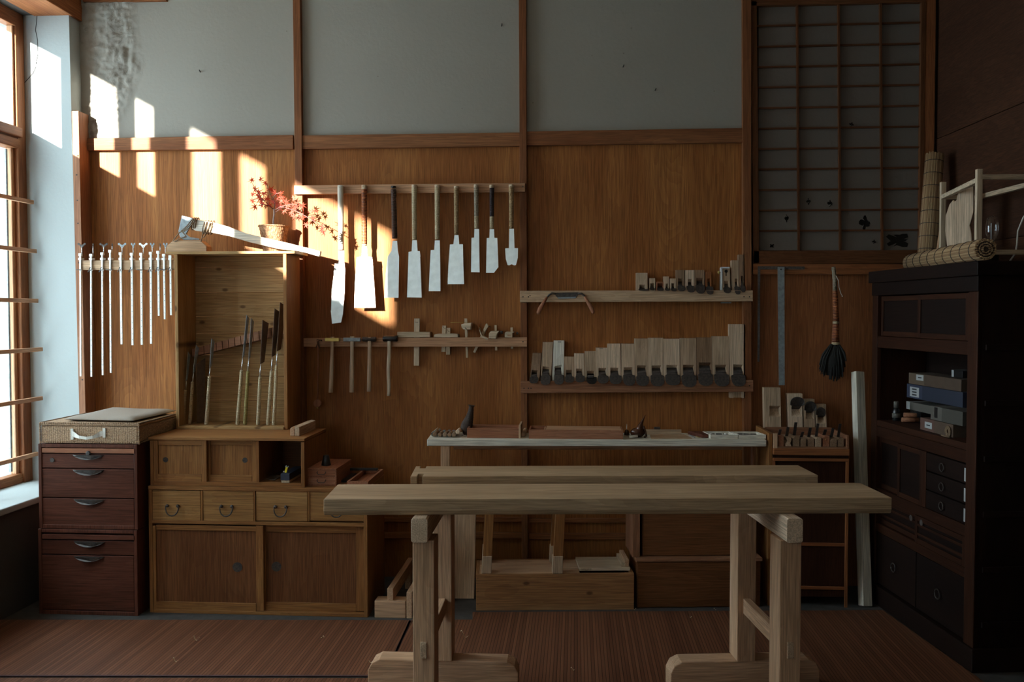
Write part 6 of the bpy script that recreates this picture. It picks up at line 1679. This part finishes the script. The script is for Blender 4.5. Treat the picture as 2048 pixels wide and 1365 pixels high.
# ================================================================ hanging tools on the right
def right_tools():
    y = -.0335
    q = lambda a, b, yy=y: (wp(a, b, yy)[0], yy, wp(a, b, yy)[1])
    m = MB(); pts = [(1515.5, 533), (1609, 533.5), (1609, 539.5), (1520.5, 539), (1519, 724), (1515, 724)]
    m.prism([wp(a, b, y - .003) for a, b in pts], y - .005, y - .002)
    P('framing_square', m, M['irongrey'], label='thin dark metal square hanging from the rail under the torn paper screen', cat='square')
    m = MB(); m.prism([wp(a, b, y - .012) for a, b in ((1555.5, 534), (1569, 534.5), (1569.5, 771), (1558, 771))], y - .011, y - .007)
    t = T('steel_ruler', 'long grey steel ruler hanging from the rail', 'ruler', q(1563, 771))
    P('ruler_plate', m, M['steeldull'], t)
    x, z = wp(1562, 539, y - .012); P('nail', MB().lathe((x, y - .013, z), [(.004, 0), (.004, .012)], 10, (0, 1, 0)), M['black'], t)
    # broom
    yb = -.075
    q = lambda a, b, yy=yb: (wp(a, b, yy)[0], yy, wp(a, b, yy)[1])
    t = T('hand_broom', 'black bristled hand broom with a red wound handle hanging under the screen', 'broom', q(1664, 763))
    P('handle_tip', MB().tube([q(1667, 534), q(1668, 545), q(1669.5, 562), q(1670, 582)], [.010, .0105, .011, .0125], 14), M['canegrey'], t)
    P('handle', MB().tube([q(1670, 582), q(1671, 610), q(1672, 643)], [.0125, .0145, .016], 16), M['canered'], t)
    P('band', MB().tube([q(1672, 643), q(1671.8, 648)], [.0175, .0175], 16), M['cane'], t)
    P('handle', MB().tube([q(1671.8, 648), q(1671, 668), q(1671.5, 686)], [.0165, .0185, .020], 16), M['canered'], t)
    P('band', MB().tube([q(1671.5, 685), q(1671.5, 690)], [.0215, .0215], 16), M['cane'], t)
    m = MB(); R4 = random.Random(9)
    a0 = Vector(q(1671.5, 689))
    outline = [(1638, 732), (1641, 745), (1648, 753), (1658, 758), (1668, 762), (1678, 760), (1686, 752), (1690, 738), (1691, 720)]
    for k in range(70):
        u = R4.random() * (len(outline) - 1); i = int(u); f = u - i
        px = outline[i][0] + (outline[i + 1][0] - outline[i][0]) * f; py = outline[i][1] + (outline[i + 1][1] - outline[i][1]) * f + R4.uniform(-4, 2)
        e = Vector(q(px, py)); e.y += R4.uniform(-.02, .02)
        s_ = a0 + Vector(((e.x - a0.x) * .28, (e.y - a0.y) * .4, 0)); mid = s_.lerp(e, .5) + Vector(((e.x - a0.x) * .14, 0, 0))
        m.tube([s_, mid, e], [.005, .0065, .002], 5)
    m.tube([a0, Vector(q(1667, 725)), Vector(q(1664, 752))], [.019, .045, .03], 16, flat=.45)
    P('bristles', m, M['bristle'], t)
    m = MB(); m.tube([q(1672, 552, yb - .012), q(1677, 562, yb - .013), q(1678, 575, yb - .012), q(1682, 588, yb - .01), q(1684.5, 592, yb - .01)], .0014, 6)
    m.ball(q(1684.5, 593, yb - .01), .003, n=8)
    P('hanging_cord', m, M['whitecloth'], t)
    P('nail', MB().tube([(q(1668, 540)[0], -.03, q(1668, 540)[2]), (q(1668, 540)[0], yb - .0, q(1668, 540)[2])], .0018, 6), M['black'], t)
    # white square post leaning
    X0, Y0 = fp(1721, 1216); X1, _ = fp(1744, 1216)
    lean('leaning_post', .053, .045, 1.215, ((X0 + X1) / 2 + .002, Y0 + .024, 0), (wx(1715, 750, -.075), -.075, 1.19), wood('white', 'z'), 'pale square post leaning on the wall between the dark cabinets', 'post', .003, 18)
right_tools()

# ================================================================ big dark step cabinet on the right
PHI = math.radians(6.6)
NX, NY = wp(1957, 900, 0)[0], 0
def _n():
    # near front corner at camera distance 3.9
    r = ray(1957, 626); k = 3.9 / r.y; return r.x * k, CY + 3.9
NX, NY = _n()
UD = Vector((-math.sin(PHI), math.cos(PHI), 0)); VD = Vector((math.cos(PHI), math.sin(PHI), 0))
TM = Matrix(((VD.x, UD.x, 0, NX), (VD.y, UD.y, 0, NY), (0, 0, 1, 0), (0, 0, 0, 1)))   # local: x into the cabinet, y along its front
def tp(px, py, v=0.0):
    """pixel -> (u along the front, z) on the plane v behind the front"""
    r = ray(px, py); o = Vector((NX, NY, 0)) + VD * v; n = VD
    k = (o - CAM).dot(n) / r.dot(n); p = CAM + r * k
    return (p - o).dot(UD), p.z
def CB(): return MB(TM)
def tansu():
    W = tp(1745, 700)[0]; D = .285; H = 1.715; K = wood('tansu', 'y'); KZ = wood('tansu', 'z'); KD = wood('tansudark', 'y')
    base = TM @ Vector((D / 2, W / 2, 0))
    t = T('step_cabinet', 'tall dark old cabinet with sliding doors and an open shelf by the right wall', 'cabinet', base)
    th = .03
    sh0 = tp(1845, 859, 0)[1] - .012; sh1 = tp(1845, 703, 0)[1]     # open shelf
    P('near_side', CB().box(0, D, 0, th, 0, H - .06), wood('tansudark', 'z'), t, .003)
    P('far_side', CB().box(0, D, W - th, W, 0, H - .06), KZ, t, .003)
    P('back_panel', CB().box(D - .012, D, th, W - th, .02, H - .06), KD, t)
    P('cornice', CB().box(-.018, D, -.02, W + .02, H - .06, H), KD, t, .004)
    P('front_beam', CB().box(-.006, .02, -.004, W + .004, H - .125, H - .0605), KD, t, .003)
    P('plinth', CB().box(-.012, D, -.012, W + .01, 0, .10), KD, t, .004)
    P('front_stile', CB().box(-.003, .02, .0, .075, .10, H - .125), K if 0 else KZ, t, .003)
    P('front_stile', CB().box(-.003, .02, W - .06, W, .10, H - .125), KZ, t, .003)
    for i in range(6):
        z = .2 + i * .2315
        P('side_batten', CB().box(.03, D - .02, -.010, -.0005, z - .012, z + .012), KD, t, .002)
    u0, u1 = .075, W - .06
    zt0, zt1 = sh1 + .06, H - .13
    P('front_rail', CB().box(0, .02, u0, u1, sh1, sh1 + .058), K, t, .002)
    P('shelf_board', CB().box(0, D - .012, u0, u1, sh0 - .03, sh0), K, t, .002)
    P('front_rail', CB().box(0, .018, u0, u1, sh0 - .085, sh0 - .031), K, t, .002)
    P('shelf_top', CB().box(.021, D - .012, u0, u1, sh1 + .001, sh1 + .02), KD, t)
    def door(ua, ub, za, zb, panes, depth, nb=1, bars=0):
        f = .024
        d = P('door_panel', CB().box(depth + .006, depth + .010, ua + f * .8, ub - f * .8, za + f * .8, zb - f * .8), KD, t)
        for p in ((ua, ua + f, za, zb), (ub - f, ub, za, zb)): P('stile', CB().box(depth, depth + .014, *p), K if 0 else KZ, d, .0015)
        P('door_rail', CB().box(depth, depth + .014, ua + f, ub - f, za, za + f), K, d, .0015); P('door_rail', CB().box(depth, depth + .014, ua + f, ub - f, zb - f, zb), K, d, .0015)
        for k in range(bars):
            z = za + (zb - za) * (k + 1) / (bars + 1); P('door_bar', CB().box(depth + .001, depth + .006, ua + f, ub - f, z - .006, z + .006), K, d)
    um = (u0 + u1) / 2
    door(u0, um + .012, zt0, zt1, 1, .0); door(um - .012, u1, zt0, zt1, 1, .016)
    # middle row: two small doors (far), three drawers (near)
    zm1 = sh0 - .088; zm0 = zm1 - .26; us = u0 + (u1 - u0) * .40
    P('front_rail', CB().box(0, .018, u0, u1, zm0 - .05, zm0 - .001), K, t, .002)
    P('divider', CB().box(0, .018, us, us + .035, zm0, zm1), KZ, t, .002)
    ud = (us + .035 + u1) / 2
    door(us + .035, ud + .008, zm0, zm1, 1, .0); door(ud - .008, u1, zm0, zm1, 1, .016)
    for k in range(3):
        za = zm0 + k * .0865; d = P('drawer', CB().box(.002, .2, u0 + .001, us - .001, za + .003, za + .0835), KD, t, .002)
        uc = (u0 + us) / 2 + .02; n = 16
        P('ring_pull', CB().tube([(-.006, uc + math.cos(a) * .018, za + .04 + math.sin(a) * .018) for a in (2 * math.pi * i / n for i in range(n + 1))], .0022, 6, caps=False), M['iron'], d)
        P('label_strip', CB().box(.0005, .0015, u0 + .004, u0 + .016, za + .012, za + .068), M['greybox'] if 0 else M['paper'], d)
    # large lower doors
    zl1 = zm0 - .052; zl0 = .42
    door(u0, um + .012, zl0, zl1, 1, .0, bars=2); door(um - .012, u1, zl0, zl1, 1, .016, bars=2)
    P('front_rail', CB().box(0, .018, u0, u1, zl0 - .045, zl0 - .001), K, t, .002)
    for k in range(2):
        a = u0 + (u1 - u0) * k / 2; b = u0 + (u1 - u0) * (k + 1) / 2
        d = P('drawer', CB().box(.003, .2, a + .004, b - .004, .11, zl0 - .048), KD, t, .002)
        uc = (a + b) / 2; P('ring_pull', CB().tube([(-.006, uc + math.cos(q) * .022, .24 + math.sin(q) * .022) for q in (2 * math.pi * i / 16 for i in range(17))], .0026, 6, caps=False), M['iron'], d)
    for ud_ in (um - .05, um + .05):
        P('round_pull', CB().lathe((-.001, ud_, (zl0 + zl1) / 2 + .04), [(.014, 0), (.014, .003)], 16, (1, 0, 0)), M['irongrey'], t)
    return W, D, H, sh0, sh1
TW, TD, TH, TS0, TS1 = tansu()

def tansu_items():
    z = TS0 + .0008
    def bx(px0, px1, py0, py1, v, dv, zb=None, zt=None):
        a, z1 = tp(px0, py0, v); b, z0 = tp(px1, py1, v); return min(a, b), max(a, b)
    def box(name, lab, cat, px0, px1, v, dv, z0, h, mat, label=None, gr=None):
        ua, ub = sorted((tp(px0, 800, v)[0], tp(px1, 800, v)[0]))
        t = T(name, lab, cat, TM @ Vector((v + dv / 2, (ua + ub) / 2, z0)), gr)
        P('body', CB().box(v, v + dv, ua, ub, z0, z0 + h), mat, t, .0015)
        return t, ua, ub, z0, h, v
    def tag(t, v, ub, z0, a, b, c, d, marks):
        """paper label on the far end... the end facing the window side"""
        y = ub + .0008
        m = CB(); m.box(v + a, v + b, y - .0006, y, z0 + c, z0 + d); l = P('paper_label', m, M['paper'], t)
        m = CB(); y2 = y + .0005
        for i in range(marks):
            zz = z0 + c + (d - c) * (i + .7) / (marks + .4); m.box(v + a + .004, v + b - .004, y2 - .0004, y2, zz - .0012, zz + .0012)
        P('print', m, M['ink'], l)
    V = .06
    # the boxes lie across the cabinet, their left ends face the room: build them as seen, long side to the front
    def fbox(name, lab, px0, px1, py0, py1, v, dv, mat, z0, endw, endmat, cat='box'):
        dv = min(dv, .262 - v); ua, _ = tp(px1, py1, v); ub, _ = tp(px0, py1, v); h = tp((px0 + px1) / 2, py0, v)[1] - tp((px0 + px1) / 2, py1, v)[1]
        ua, ub = sorted((ua, ub)); ua = max(ua, .035)
        t = T(name, lab, cat, TM @ Vector((v + dv / 2, (ua + ub) / 2, z0)))
        P('body', CB().box(v, v + dv, ua, ub - endw, z0, z0 + h), mat, t, .0012)
        P('end_face', CB().box(v + .0002, v + dv - .0002, ub - endw + .0002, ub, z0 + .0002, z0 + h - .0002), endmat, t, .0008)
        return t, ua, ub, h
    def label_on(t, ub, endw, v, z0, h, k0, k1, j0, j1, rows=2):
        a = ub - endw * k0; b = ub - endw * k1
        m = CB(); m.box(v - .0008, v + .0001, min(a, b), max(a, b), z0 + h * j0, z0 + h * j1); l = P('paper_label', m, M['paper'], t)
        m = CB()
        for i in range(rows):
            zc = z0 + h * (j0 + (j1 - j0) * (i + .75) / (rows + .5)); m.box(v - .0013, v - .0008, min(a, b) + abs(a - b) * .25, max(a, b) - abs(a - b) * .25, zc - h * .05, zc + h * .05)
        P('print', m, M['ink'], l)
    v = .03
    # bottom layer
    t, ua, ub, h0 = fbox('straw_box', 'dark reddish box with a white label, lowest at the front of the open shelf', 1840, 1906, 843, 868, v, .2, M['tanbox'], z, .13, plain('reddish_card', (.12, .06, .045), .8))
    label_on(t, ub, .13, v, z, h0, .35, .85, .25, .75, 1)
    # rope bundle in front right
    u, _ = tp(1885, 860, v - .0); 
    m = CB(); cz = z + .024
    for r_ in (.010, .016, .022):
        m.tube([(v - .0045, u - .055 + math.cos(a) * r_, cz + math.sin(a) * r_) for a in (2 * math.pi * i / 18 for i in range(19))], .0032, 6, caps=False)
    m.tube([(v - .02, u - .03, z + .004), (v - .024, u - .07, z + .004), (v - .018, u - .095, z + .004)], .0036, 6)
    P('rope_coil', m, M['rope'], label='coil of pale rope in front of the reddish box on the open shelf', cat='rope', loc=tuple(TM @ Vector((v, u, z))))
    t, ua, ub, h1 = fbox('grey_box', 'pale grey box with a dark strip on its end, on the reddish box', 1861, 1925, 815, 843, v + .01, .2, plain('dark_grey_card', (.06, .055, .045), .8), z + h0 + .0006, .10, M['greybox'])
    m = CB(); m.box(v + .0088, v + .0099, ub - .062, ub - .035, z + h0 + h1 * .2, z + h0 + h1 * .95); P('dark_strip', m, M['black'], t)
    # small dark box, left
    t, ua, ub, h2 = fbox('dark_box', 'small black box with a white sticker low on the shelf, left of the reddish box', 1820, 1842, 834, 855, v + .14, .15, M['black'], z, .06, M['iron'])
    label_on(t, ub, .06, v + .14, z, h2, .1, .6, .05, .3, 0)
    t, ua, ub, h3 = fbox('grey_tube_box', 'grey rounded box under the dark blue one on the open shelf', 1812, 1862, 818, 834, v + .13, .2, M['greybox'], z + h2 + .0006, .04, M['paper'])
    t, ua, ub, h4 = fbox('blue_box', 'long dark blue box with a white label, second from the top of the pile', 1813, 1925, 789, 818, v + .10, .22, M['bluebox'], max(z + h2 + h3, z + h0 + h1) + .0012, .16, plain('blue_card', (.03, .037, .07), .7))
    zb4 = max(z + h2 + h3, z + h0 + h1) + .0012
    label_on(t, ub, .16, v + .10, zb4, h4, .22, .8, .12, .82, 3)
    t, ua, ub, h5 = fbox('brown_box', 'long brown box with a small white label, top of the pile on the open shelf', 1817, 1922, 765, 788, v + .11, .2, M['tanbox'], zb4 + h4 + .0006, .16, plain('light_brown_card', (.12, .08, .05), .8))
    label_on(t, ub, .16, v + .11, zb4 + h4 + .0006, h5, .5, .95, .42, .92, 1)
    # small box high at the right edge
    t, ua, ub, h6 = fbox('black_box', 'small black box with a white tab, highest at the right end of the open shelf', 1903, 1925, 728, 742, v + .16, .15, M['black'], zb4 + h4 + h5 + .0012, .02, M['paper'])
    # bottle
    u, _ = tp(1792, 840, .08); c = (.08, u, z)
    t = T('bottle', 'little dark glass bottle with a grey cap at the left of the open shelf', 'bottle', TM @ Vector(c))
    P('glass', CB().lathe(c, [(.017, 0), (.019, .004), (.019, .05), (.012, .062), (.010, .066)], 18), M['blacklacq'], t)
    P('cap', CB().lathe((.08, u, z + .066), [(.012, 0), (.012, .03), (.010, .032)], 14), M['greybox'], t)
    P('label_band', CB().lathe((.08, u, z + .016), [(.0195, 0), (.0195, .022)], 18), M['greybox'], t)
    for k, (du, dv, dz) in enumerate(((-.07, 0, 0), (-.055, .03, 0), (-.064, .013, .0235))):
        u_, _ = tp(1792, 840, .08); a = (.075 + dv, u_ + du, z + .0125 + dz)
        P('wood_peg', CB().lathe(a, [(.010, 0), (.012, .002), (.012, .06), (.010, .062)], 14, (.94, -.34, 0)), wood('cedar', 'x'), label=('left', 'right', 'topmost')[k] + ' one of three round pegs piled right of the dark bottle', cat='peg', group='round pegs on the open shelf')
tansu_items()

def on_tansu():
    zt = TH + .0006
    blind = M['reed']
    # lying roll
    r = ray(1940, 505); 
    def on_top(px, py, dz=0): x, y = fp(px, py, TH + dz); return x, y
    R0 = .046
    a = TM @ Vector((.055, .10, zt + R0)); b = TM @ Vector((.055, .93, zt + R0))
    a = TM @ Vector((.06, .07, zt + R0)); 
    def roll(name, lab, a, b, r0, r1):
        t = T(name, lab, 'blind', (a + b) / 2 - Vector((0, 0, r0)) if abs((b - a).z) < .1 else a, 'rolled reed blinds')
        d = (b - a); ln = d.length; d.normalize(); up = Vector((0, 0, 1)) if abs(d.z) < .8 else Vector((1, 0, 0)); u = d.cross(up).normalized(); w = d.cross(u)
        m = MB(); n = 46; RR = random.Random(4)
        for k in range(n):
            q = 2 * math.pi * k / n; rr = 1 + RR.uniform(-.03, .03); e = RR.uniform(-.006, .006)
            m.tube([a + (u * math.cos(q) + w * math.sin(q)) * r0 * rr * .94 - d * e, b + (u * math.cos(q) + w * math.sin(q)) * r1 * rr * .94 + d * e], [.0034, .0032], 5)
        P('reeds', m, M['reed'], t)
        m = MB(); m.tube([a + d * .004, b - d * .004], [r0 * .9, r1 * .9], 20); P('inner_roll', m, M['horn'], t)
        m = MB(); s = 0
        for (ring, jit) in ((.9, 1), (.62, 1), (.36, 1)):
            for k in range(int(34 * ring)):
                q = 2 * math.pi * k / int(34 * ring) + ring; rr = r0 * ring * .9
                p = a + (u * math.cos(q) + w * math.sin(q)) * rr; m.tube([p - d * RR.uniform(.002, .012), p + d * .01], [.003, .003], 5)
        P('reed_ends', m, M['reed'], t)
        for k in range(9):
            p = a + d * ln * (k + .6) / 9.2; rr = r0 + (r1 - r0) * (k + .5) / 9; m = MB()
            m.tube([p + (u * math.cos(q) + w * math.sin(q)) * (rr + .0015) for q in (2 * math.pi * i / 24 for i in range(25))], .0016, 5, caps=False)
            P('binding_thread', m, M['black'], t)
    roll('reed_blind', 'rolled reed blind lying along the front edge of the dark cabinet top', Vector((1.685, CY + 3.90, zt + .047)), Vector((1.735, CY + 4.88, zt + .045)), .044, .042)
    # upright roll
    x0, z0 = wp(1853, 520, -.30); x1, z1 = wp(1868, 310, -.2)
    roll('reed_blind', 'tall rolled reed blind standing upright on the dark cabinet', Vector((x0, -.30, zt)), Vector((x1, -.21, z1)), .047, .043)
    # frames
    K = wood('pale', 'z')
    t = T('lamp_frame', 'pale wooden box frame with a glass lamp standing on the dark cabinet', 'frame', (2.0, -1.1, zt))
    def at(px, py, yy): x, z = wp(px, py, yy); return x, z
    yf = CY + 3.97; yk = CY + 4.55
    def upr(px0, px1, py, yy, dp=.022, base=None):
        x0, z1 = wp(px0, py, yy); x1, _ = wp(px1, py, yy); P('post', MB().box(x0, x1, yy, yy + dp, zt if base is None else base, z1), K, t, .001); return x0, x1, z1
    fx0, fx1, fz = upr(1955, 1966, 338, yf); bx0, bx1, bz = upr(1883, 1893, 364, yk)
    fx1 = fx0 + .022; H2 = fz - .045
    def bar(p, q, w=.011, h=.02, ax='x'):
        p = Vector(p); q = Vector(q); d = (q - p).normalized(); s = d.cross(Vector((0, 0, 1))).normalized() * w; u_ = Vector((0, 0, h / 2))
        m = MB(); m.hexa([p - s - u_, q - s - u_, q + s - u_, p + s - u_, p - s + u_, q - s + u_, q + s + u_, p + s + u_]); P('rail', m, wood('pale', ax), t, .001)
    cx = fx0 + .011; bx = bx0 + .011
    bar((cx, yf + .012, H2), (bx, yk + .012, H2), ax='y'); bar((cx + .0, yf + .02, zt + .04), (cx + .215, yf + .02, zt + .04)); bar((cx, yf + .01, H2 + .012), (cx + .215, yf + .02, H2 + .012)); bar((bx, yk + .01, H2), (bx + .105, yk + .01, H2))
    P('post', MB().box(bx + .085, bx + .105, yk + .015, yk + .035, zt, H2 - .012), K, t, .001)
    bar((bx + .095, yk + .02, H2 - .02), (cx + .205, yf + .03, H2 - .02), ax='y')
    # glass lamp in it
    x, z = wp(1984, 487, yf + .12)
    P('lamp_base', MB().lathe((x, yf + .12, zt + .051), [(.017, 0), (.017, .03), (.010, .036), (.010, .042)], 18), M['greybox'], t)
    P('lamp_socket_stand', MB().box(x - .02, x + .02, yf + .10, yf + .14, zt, zt + .05), wood('tansudark', 'x'), t)
    P('lamp_glass', MB().lathe((x, yf + .12, zt + .094), [(.010, 0), (.024, .03), (.027, .06), (.020, .1), (.006, .11)], 20), M['lampglass'], t)
    P('lamp_filament', MB().lathe((x - .004, yf + .12, zt + .096), [(.0022, 0), (.0022, .075)], 8), M['paper'], t)
    # wavy edged slab
    yy = CY + 4.35; pts = [(1899, 492), (1896, 462), (1897, 430), (1903, 408), (1909, 399), (1911, 403), (1914, 400), (1917, 385), (1919, 372), (1941, 370), (1941, 425), (1938, 440), (1935, 452), (1938, 470), (1938, 500)]
    q = [wp(a_, b_, yy) for a_, b_ in pts]; zz = min(p[1] for p in q); q = [(x_, max(z_, zt) if z_ > zt + .03 else zt) for x_, z_ in q]
    xc = sum(p[0] for p in q) / len(q); Fs = Matrix.Translation((xc, yy, 0)) @ Matrix.Rotation(math.radians(-38), 4, 'Z')
    P('wavy_slab', MB(Fs).prism([((a_ - xc) * 1.22, b_) for a_, b_ in q], 0, .02), wood('oakgrey', 'z'), label='pale wavy edged wood slab standing inside the wooden lamp frame', cat='slab', bevel=.002)
    # dark pointed board on the wall behind
    yv = -.30; q = [wp(a_, b_, yv) for a_, b_ in ((1936, 520), (1962, 380), (1987, 283), (1991, 300), (1990, 520))]
    q = [(x_, max(z_, zt)) for x_, z_ in q]
    P('pointed_board', MB().prism(q, yv, yv + .018), wood('lowdark', 'z'), label='dark tall pointed board standing against the right wall', cat='board', bevel=.001)
    P('thin_batten', MB().hexa([(wx(1870, 500, -.40), -.40, zt), (wx(1877, 500, -.40), -.40, zt), (wx(1877, 500, -.40), -.38, zt), (wx(1870, 500, -.40), -.38, zt), (wx(1884, 445, -.40), -.40, zt + .24), (wx(1891, 445, -.40), -.40, zt + .24), (wx(1891, 445, -.4), -.38, zt + .24), (wx(1884, 445, -.4), -.38, zt + .24)]), wood('rail', 'z'), label='thin batten leaning behind the lying reed blind', cat='batten')
    # hanging strap at the far right
    m = MB(); yy = yf + .02
    pts = [(2062, 415), (2047, 435), (2036, 462), (2034, 490), (2030, 508), (2020, 522)]
    m.tube([(wp(a_, b_, yy)[0], yy, max(wp(a_, b_, yy)[1], zt + .004)) for a_, b_ in pts], .004, 6, flat=.4)
    P('cord', m, M['whitecloth'], label='pale cord curling down at the right edge of the lamp frame', cat='cord')
def reed():
    m, n, b = newmat('reed'); oi = n.nodes.new('ShaderNodeNewGeometry'); rp = n.nodes.new('ShaderNodeValToRGB')
    rp.color_ramp.elements[0].color = (.24, .13, .06, 1); rp.color_ramp.elements[1].color = (.50, .34, .18, 1)
    L(n, oi.outputs['Random Per Island'], rp.inputs[0]); L(n, rp.outputs[0], b.inputs['Base Color']); b.inputs['Roughness'].default_value = .7; return m
M['reed'] = reed()
def lampglass():
    m, n, b = newmat('lamp_glass'); t = n.nodes.new('ShaderNodeBsdfTransparent'); g = n.nodes.new('ShaderNodeBsdfGlossy'); g.inputs['Roughness'].default_value = .05
    mx = n.nodes.new('ShaderNodeMixShader'); lw = n.nodes.new('ShaderNodeLayerWeight'); lw.inputs[0].default_value = .3
    L(n, lw.outputs['Facing'], mx.inputs[0]); L(n, t.outputs[0], mx.inputs[1]); L(n, g.outputs[0], mx.inputs[2]); L(n, mx.outputs[0], n.nodes['Material Output'].inputs[0]); return m
M['lampglass'] = lampglass()
on_tansu()

# ================================================================ planing bench: two beams on two trestles
ZB = .808; ZTOP = .864
def bench():
    # front beam, edges found on the level of the bench top
    def hull(fl, fr, br, bl): return [Vector((*fp(*p, ZTOP), 0)) for p in (fl, fr, br, bl)]
    A, B, C, D = hull((647, 999.5), (1784, 996), (1736, 967), (692, 968.5))
    u = (B - A).normalized(); v = Vector((-u.y, u.x, 0)); w = ((D - A).dot(v) + (C - B).dot(v)) / 2; Ln = (B - A).length
    Mx = Matrix(((u.x, v.x, 0, A.x), (u.y, v.y, 0, A.y), (0, 0, 1, 0), (0, 0, 0, 1)))
    m = MB(Mx)
    m.prism([(.007, ZB), (w, ZB), (w, ZTOP), (0, ZTOP), (0, ZB + .016)], 0, Ln, 'x')
    P('bench_board', m, wood('bench', 'x'), label='long thick planing beam nearest the camera on the two trestles', cat='workbench', group='planing beams on the trestles', bevel=.0025)
    A, B, C, D = hull((821, 953.5), (1636, 951), (1596, 931.5), (834, 932.5))
    u = (B - A).normalized(); v = Vector((-u.y, u.x, 0)); w = ((D - A).dot(v) + (C - B).dot(v)) / 2; Ln = (B - A).length
    Mx = Matrix(((u.x, v.x, 0, A.x), (u.y, v.y, 0, A.y), (0, 0, 1, 0), (0, 0, 0, 1)))
    k = Ln / (1636 - 821); m = MB(Mx); n0, n1 = 13 * k, 24 * k
    m.prism([(0, 0), (n0, 0), (n0, .06), (n1, .06), (n1, 0), (Ln, 0), (Ln, w), (n1 * .92, w), (n1 * .92, w - .05), (n0 * .8, w - .05), (n0 * .8, w), (0, w)], ZB, ZTOP, 'z')
    P('bench_board', m, wood('bench', 'x'), label='shorter planing beam behind the front one, two notches cut in its left end', cat='workbench', group='planing beams on the trestles', bevel=.002)
bench()

def trestle(lab, px, phi, sgn):
    oy = fp(px, 1037, ZB)[1] + .035; ox = wp(px, 1200, oy)[0]
    """local frame: y runs back from the front post, x across"""
    Mx = Matrix.Translation((ox, oy, 0)) @ Matrix.Rotation(phi, 4, 'Z')
    def B(): return MB(Mx)
    t = T('trestle', lab, 'trestle', Mx @ Vector((0, .3, 0)), 'trestles under the planing beams')
    w = .037; dp = .105; gap = .475; zt = ZB - .085; F_ = .122
    for k, yy in enumerate((0, gap)):
        # foot with rounded upper corners
        L_ = .30; pts = [(-L_, .0055), (L_, .0055), (L_, F_ - .045), (L_ - .015, F_ - .015), (L_ - .045, F_), (-L_ + .045, F_), (-L_ + .015, F_ - .015), (-L_, F_ - .045)]
        P('foot', B().prism(pts, yy + .006, yy + dp - .006), wood('benchleg', 'x'), t, .004)
        P('post', B().box(-w, w, yy, yy + dp, F_ + .0003, zt), wood('benchleg', 'z'), t, .003)
        if k == 0: P('post_foot', B().box(-w, w, yy - .004, yy + .0057, .0055, F_), wood('benchleg', 'z'), t, .002)
    xb0 = -.036 if sgn < 0 else -.02
    m = B(); bw = .028; c = .006; cx = xb0 + bw if sgn < 0 else .0
    pr = [(cx - bw + c, zt + .0004), (cx + bw - c, zt + .0004), (cx + bw, zt + c), (cx + bw, ZB - .001 - c), (cx + bw - c, ZB - .0008), (cx - bw + c, ZB - .0008), (cx - bw, ZB - .001 - c), (cx - bw, zt + c)]
    P('top_bar', m.prism(pr, -.035, gap + .26), wood('oakgrey' if 1 else 'bench', 'y'), t, .002)
    P('stretcher', B().box(-.014, .014, dp, gap, .315, .375), wood('benchleg', 'y'), t, .002)
    P('tenon', B().box(-.011, .011, -.009, .0, .318, .374), wood('oak', 'y'), t, .0015)
trestle('left trestle of two posts on rounded feet, carrying the planing beams', 847, math.radians(.6), -1)
trestle('right trestle of two posts, turned slightly, carrying the planing beams', 1581, math.radians(7.2), 1)
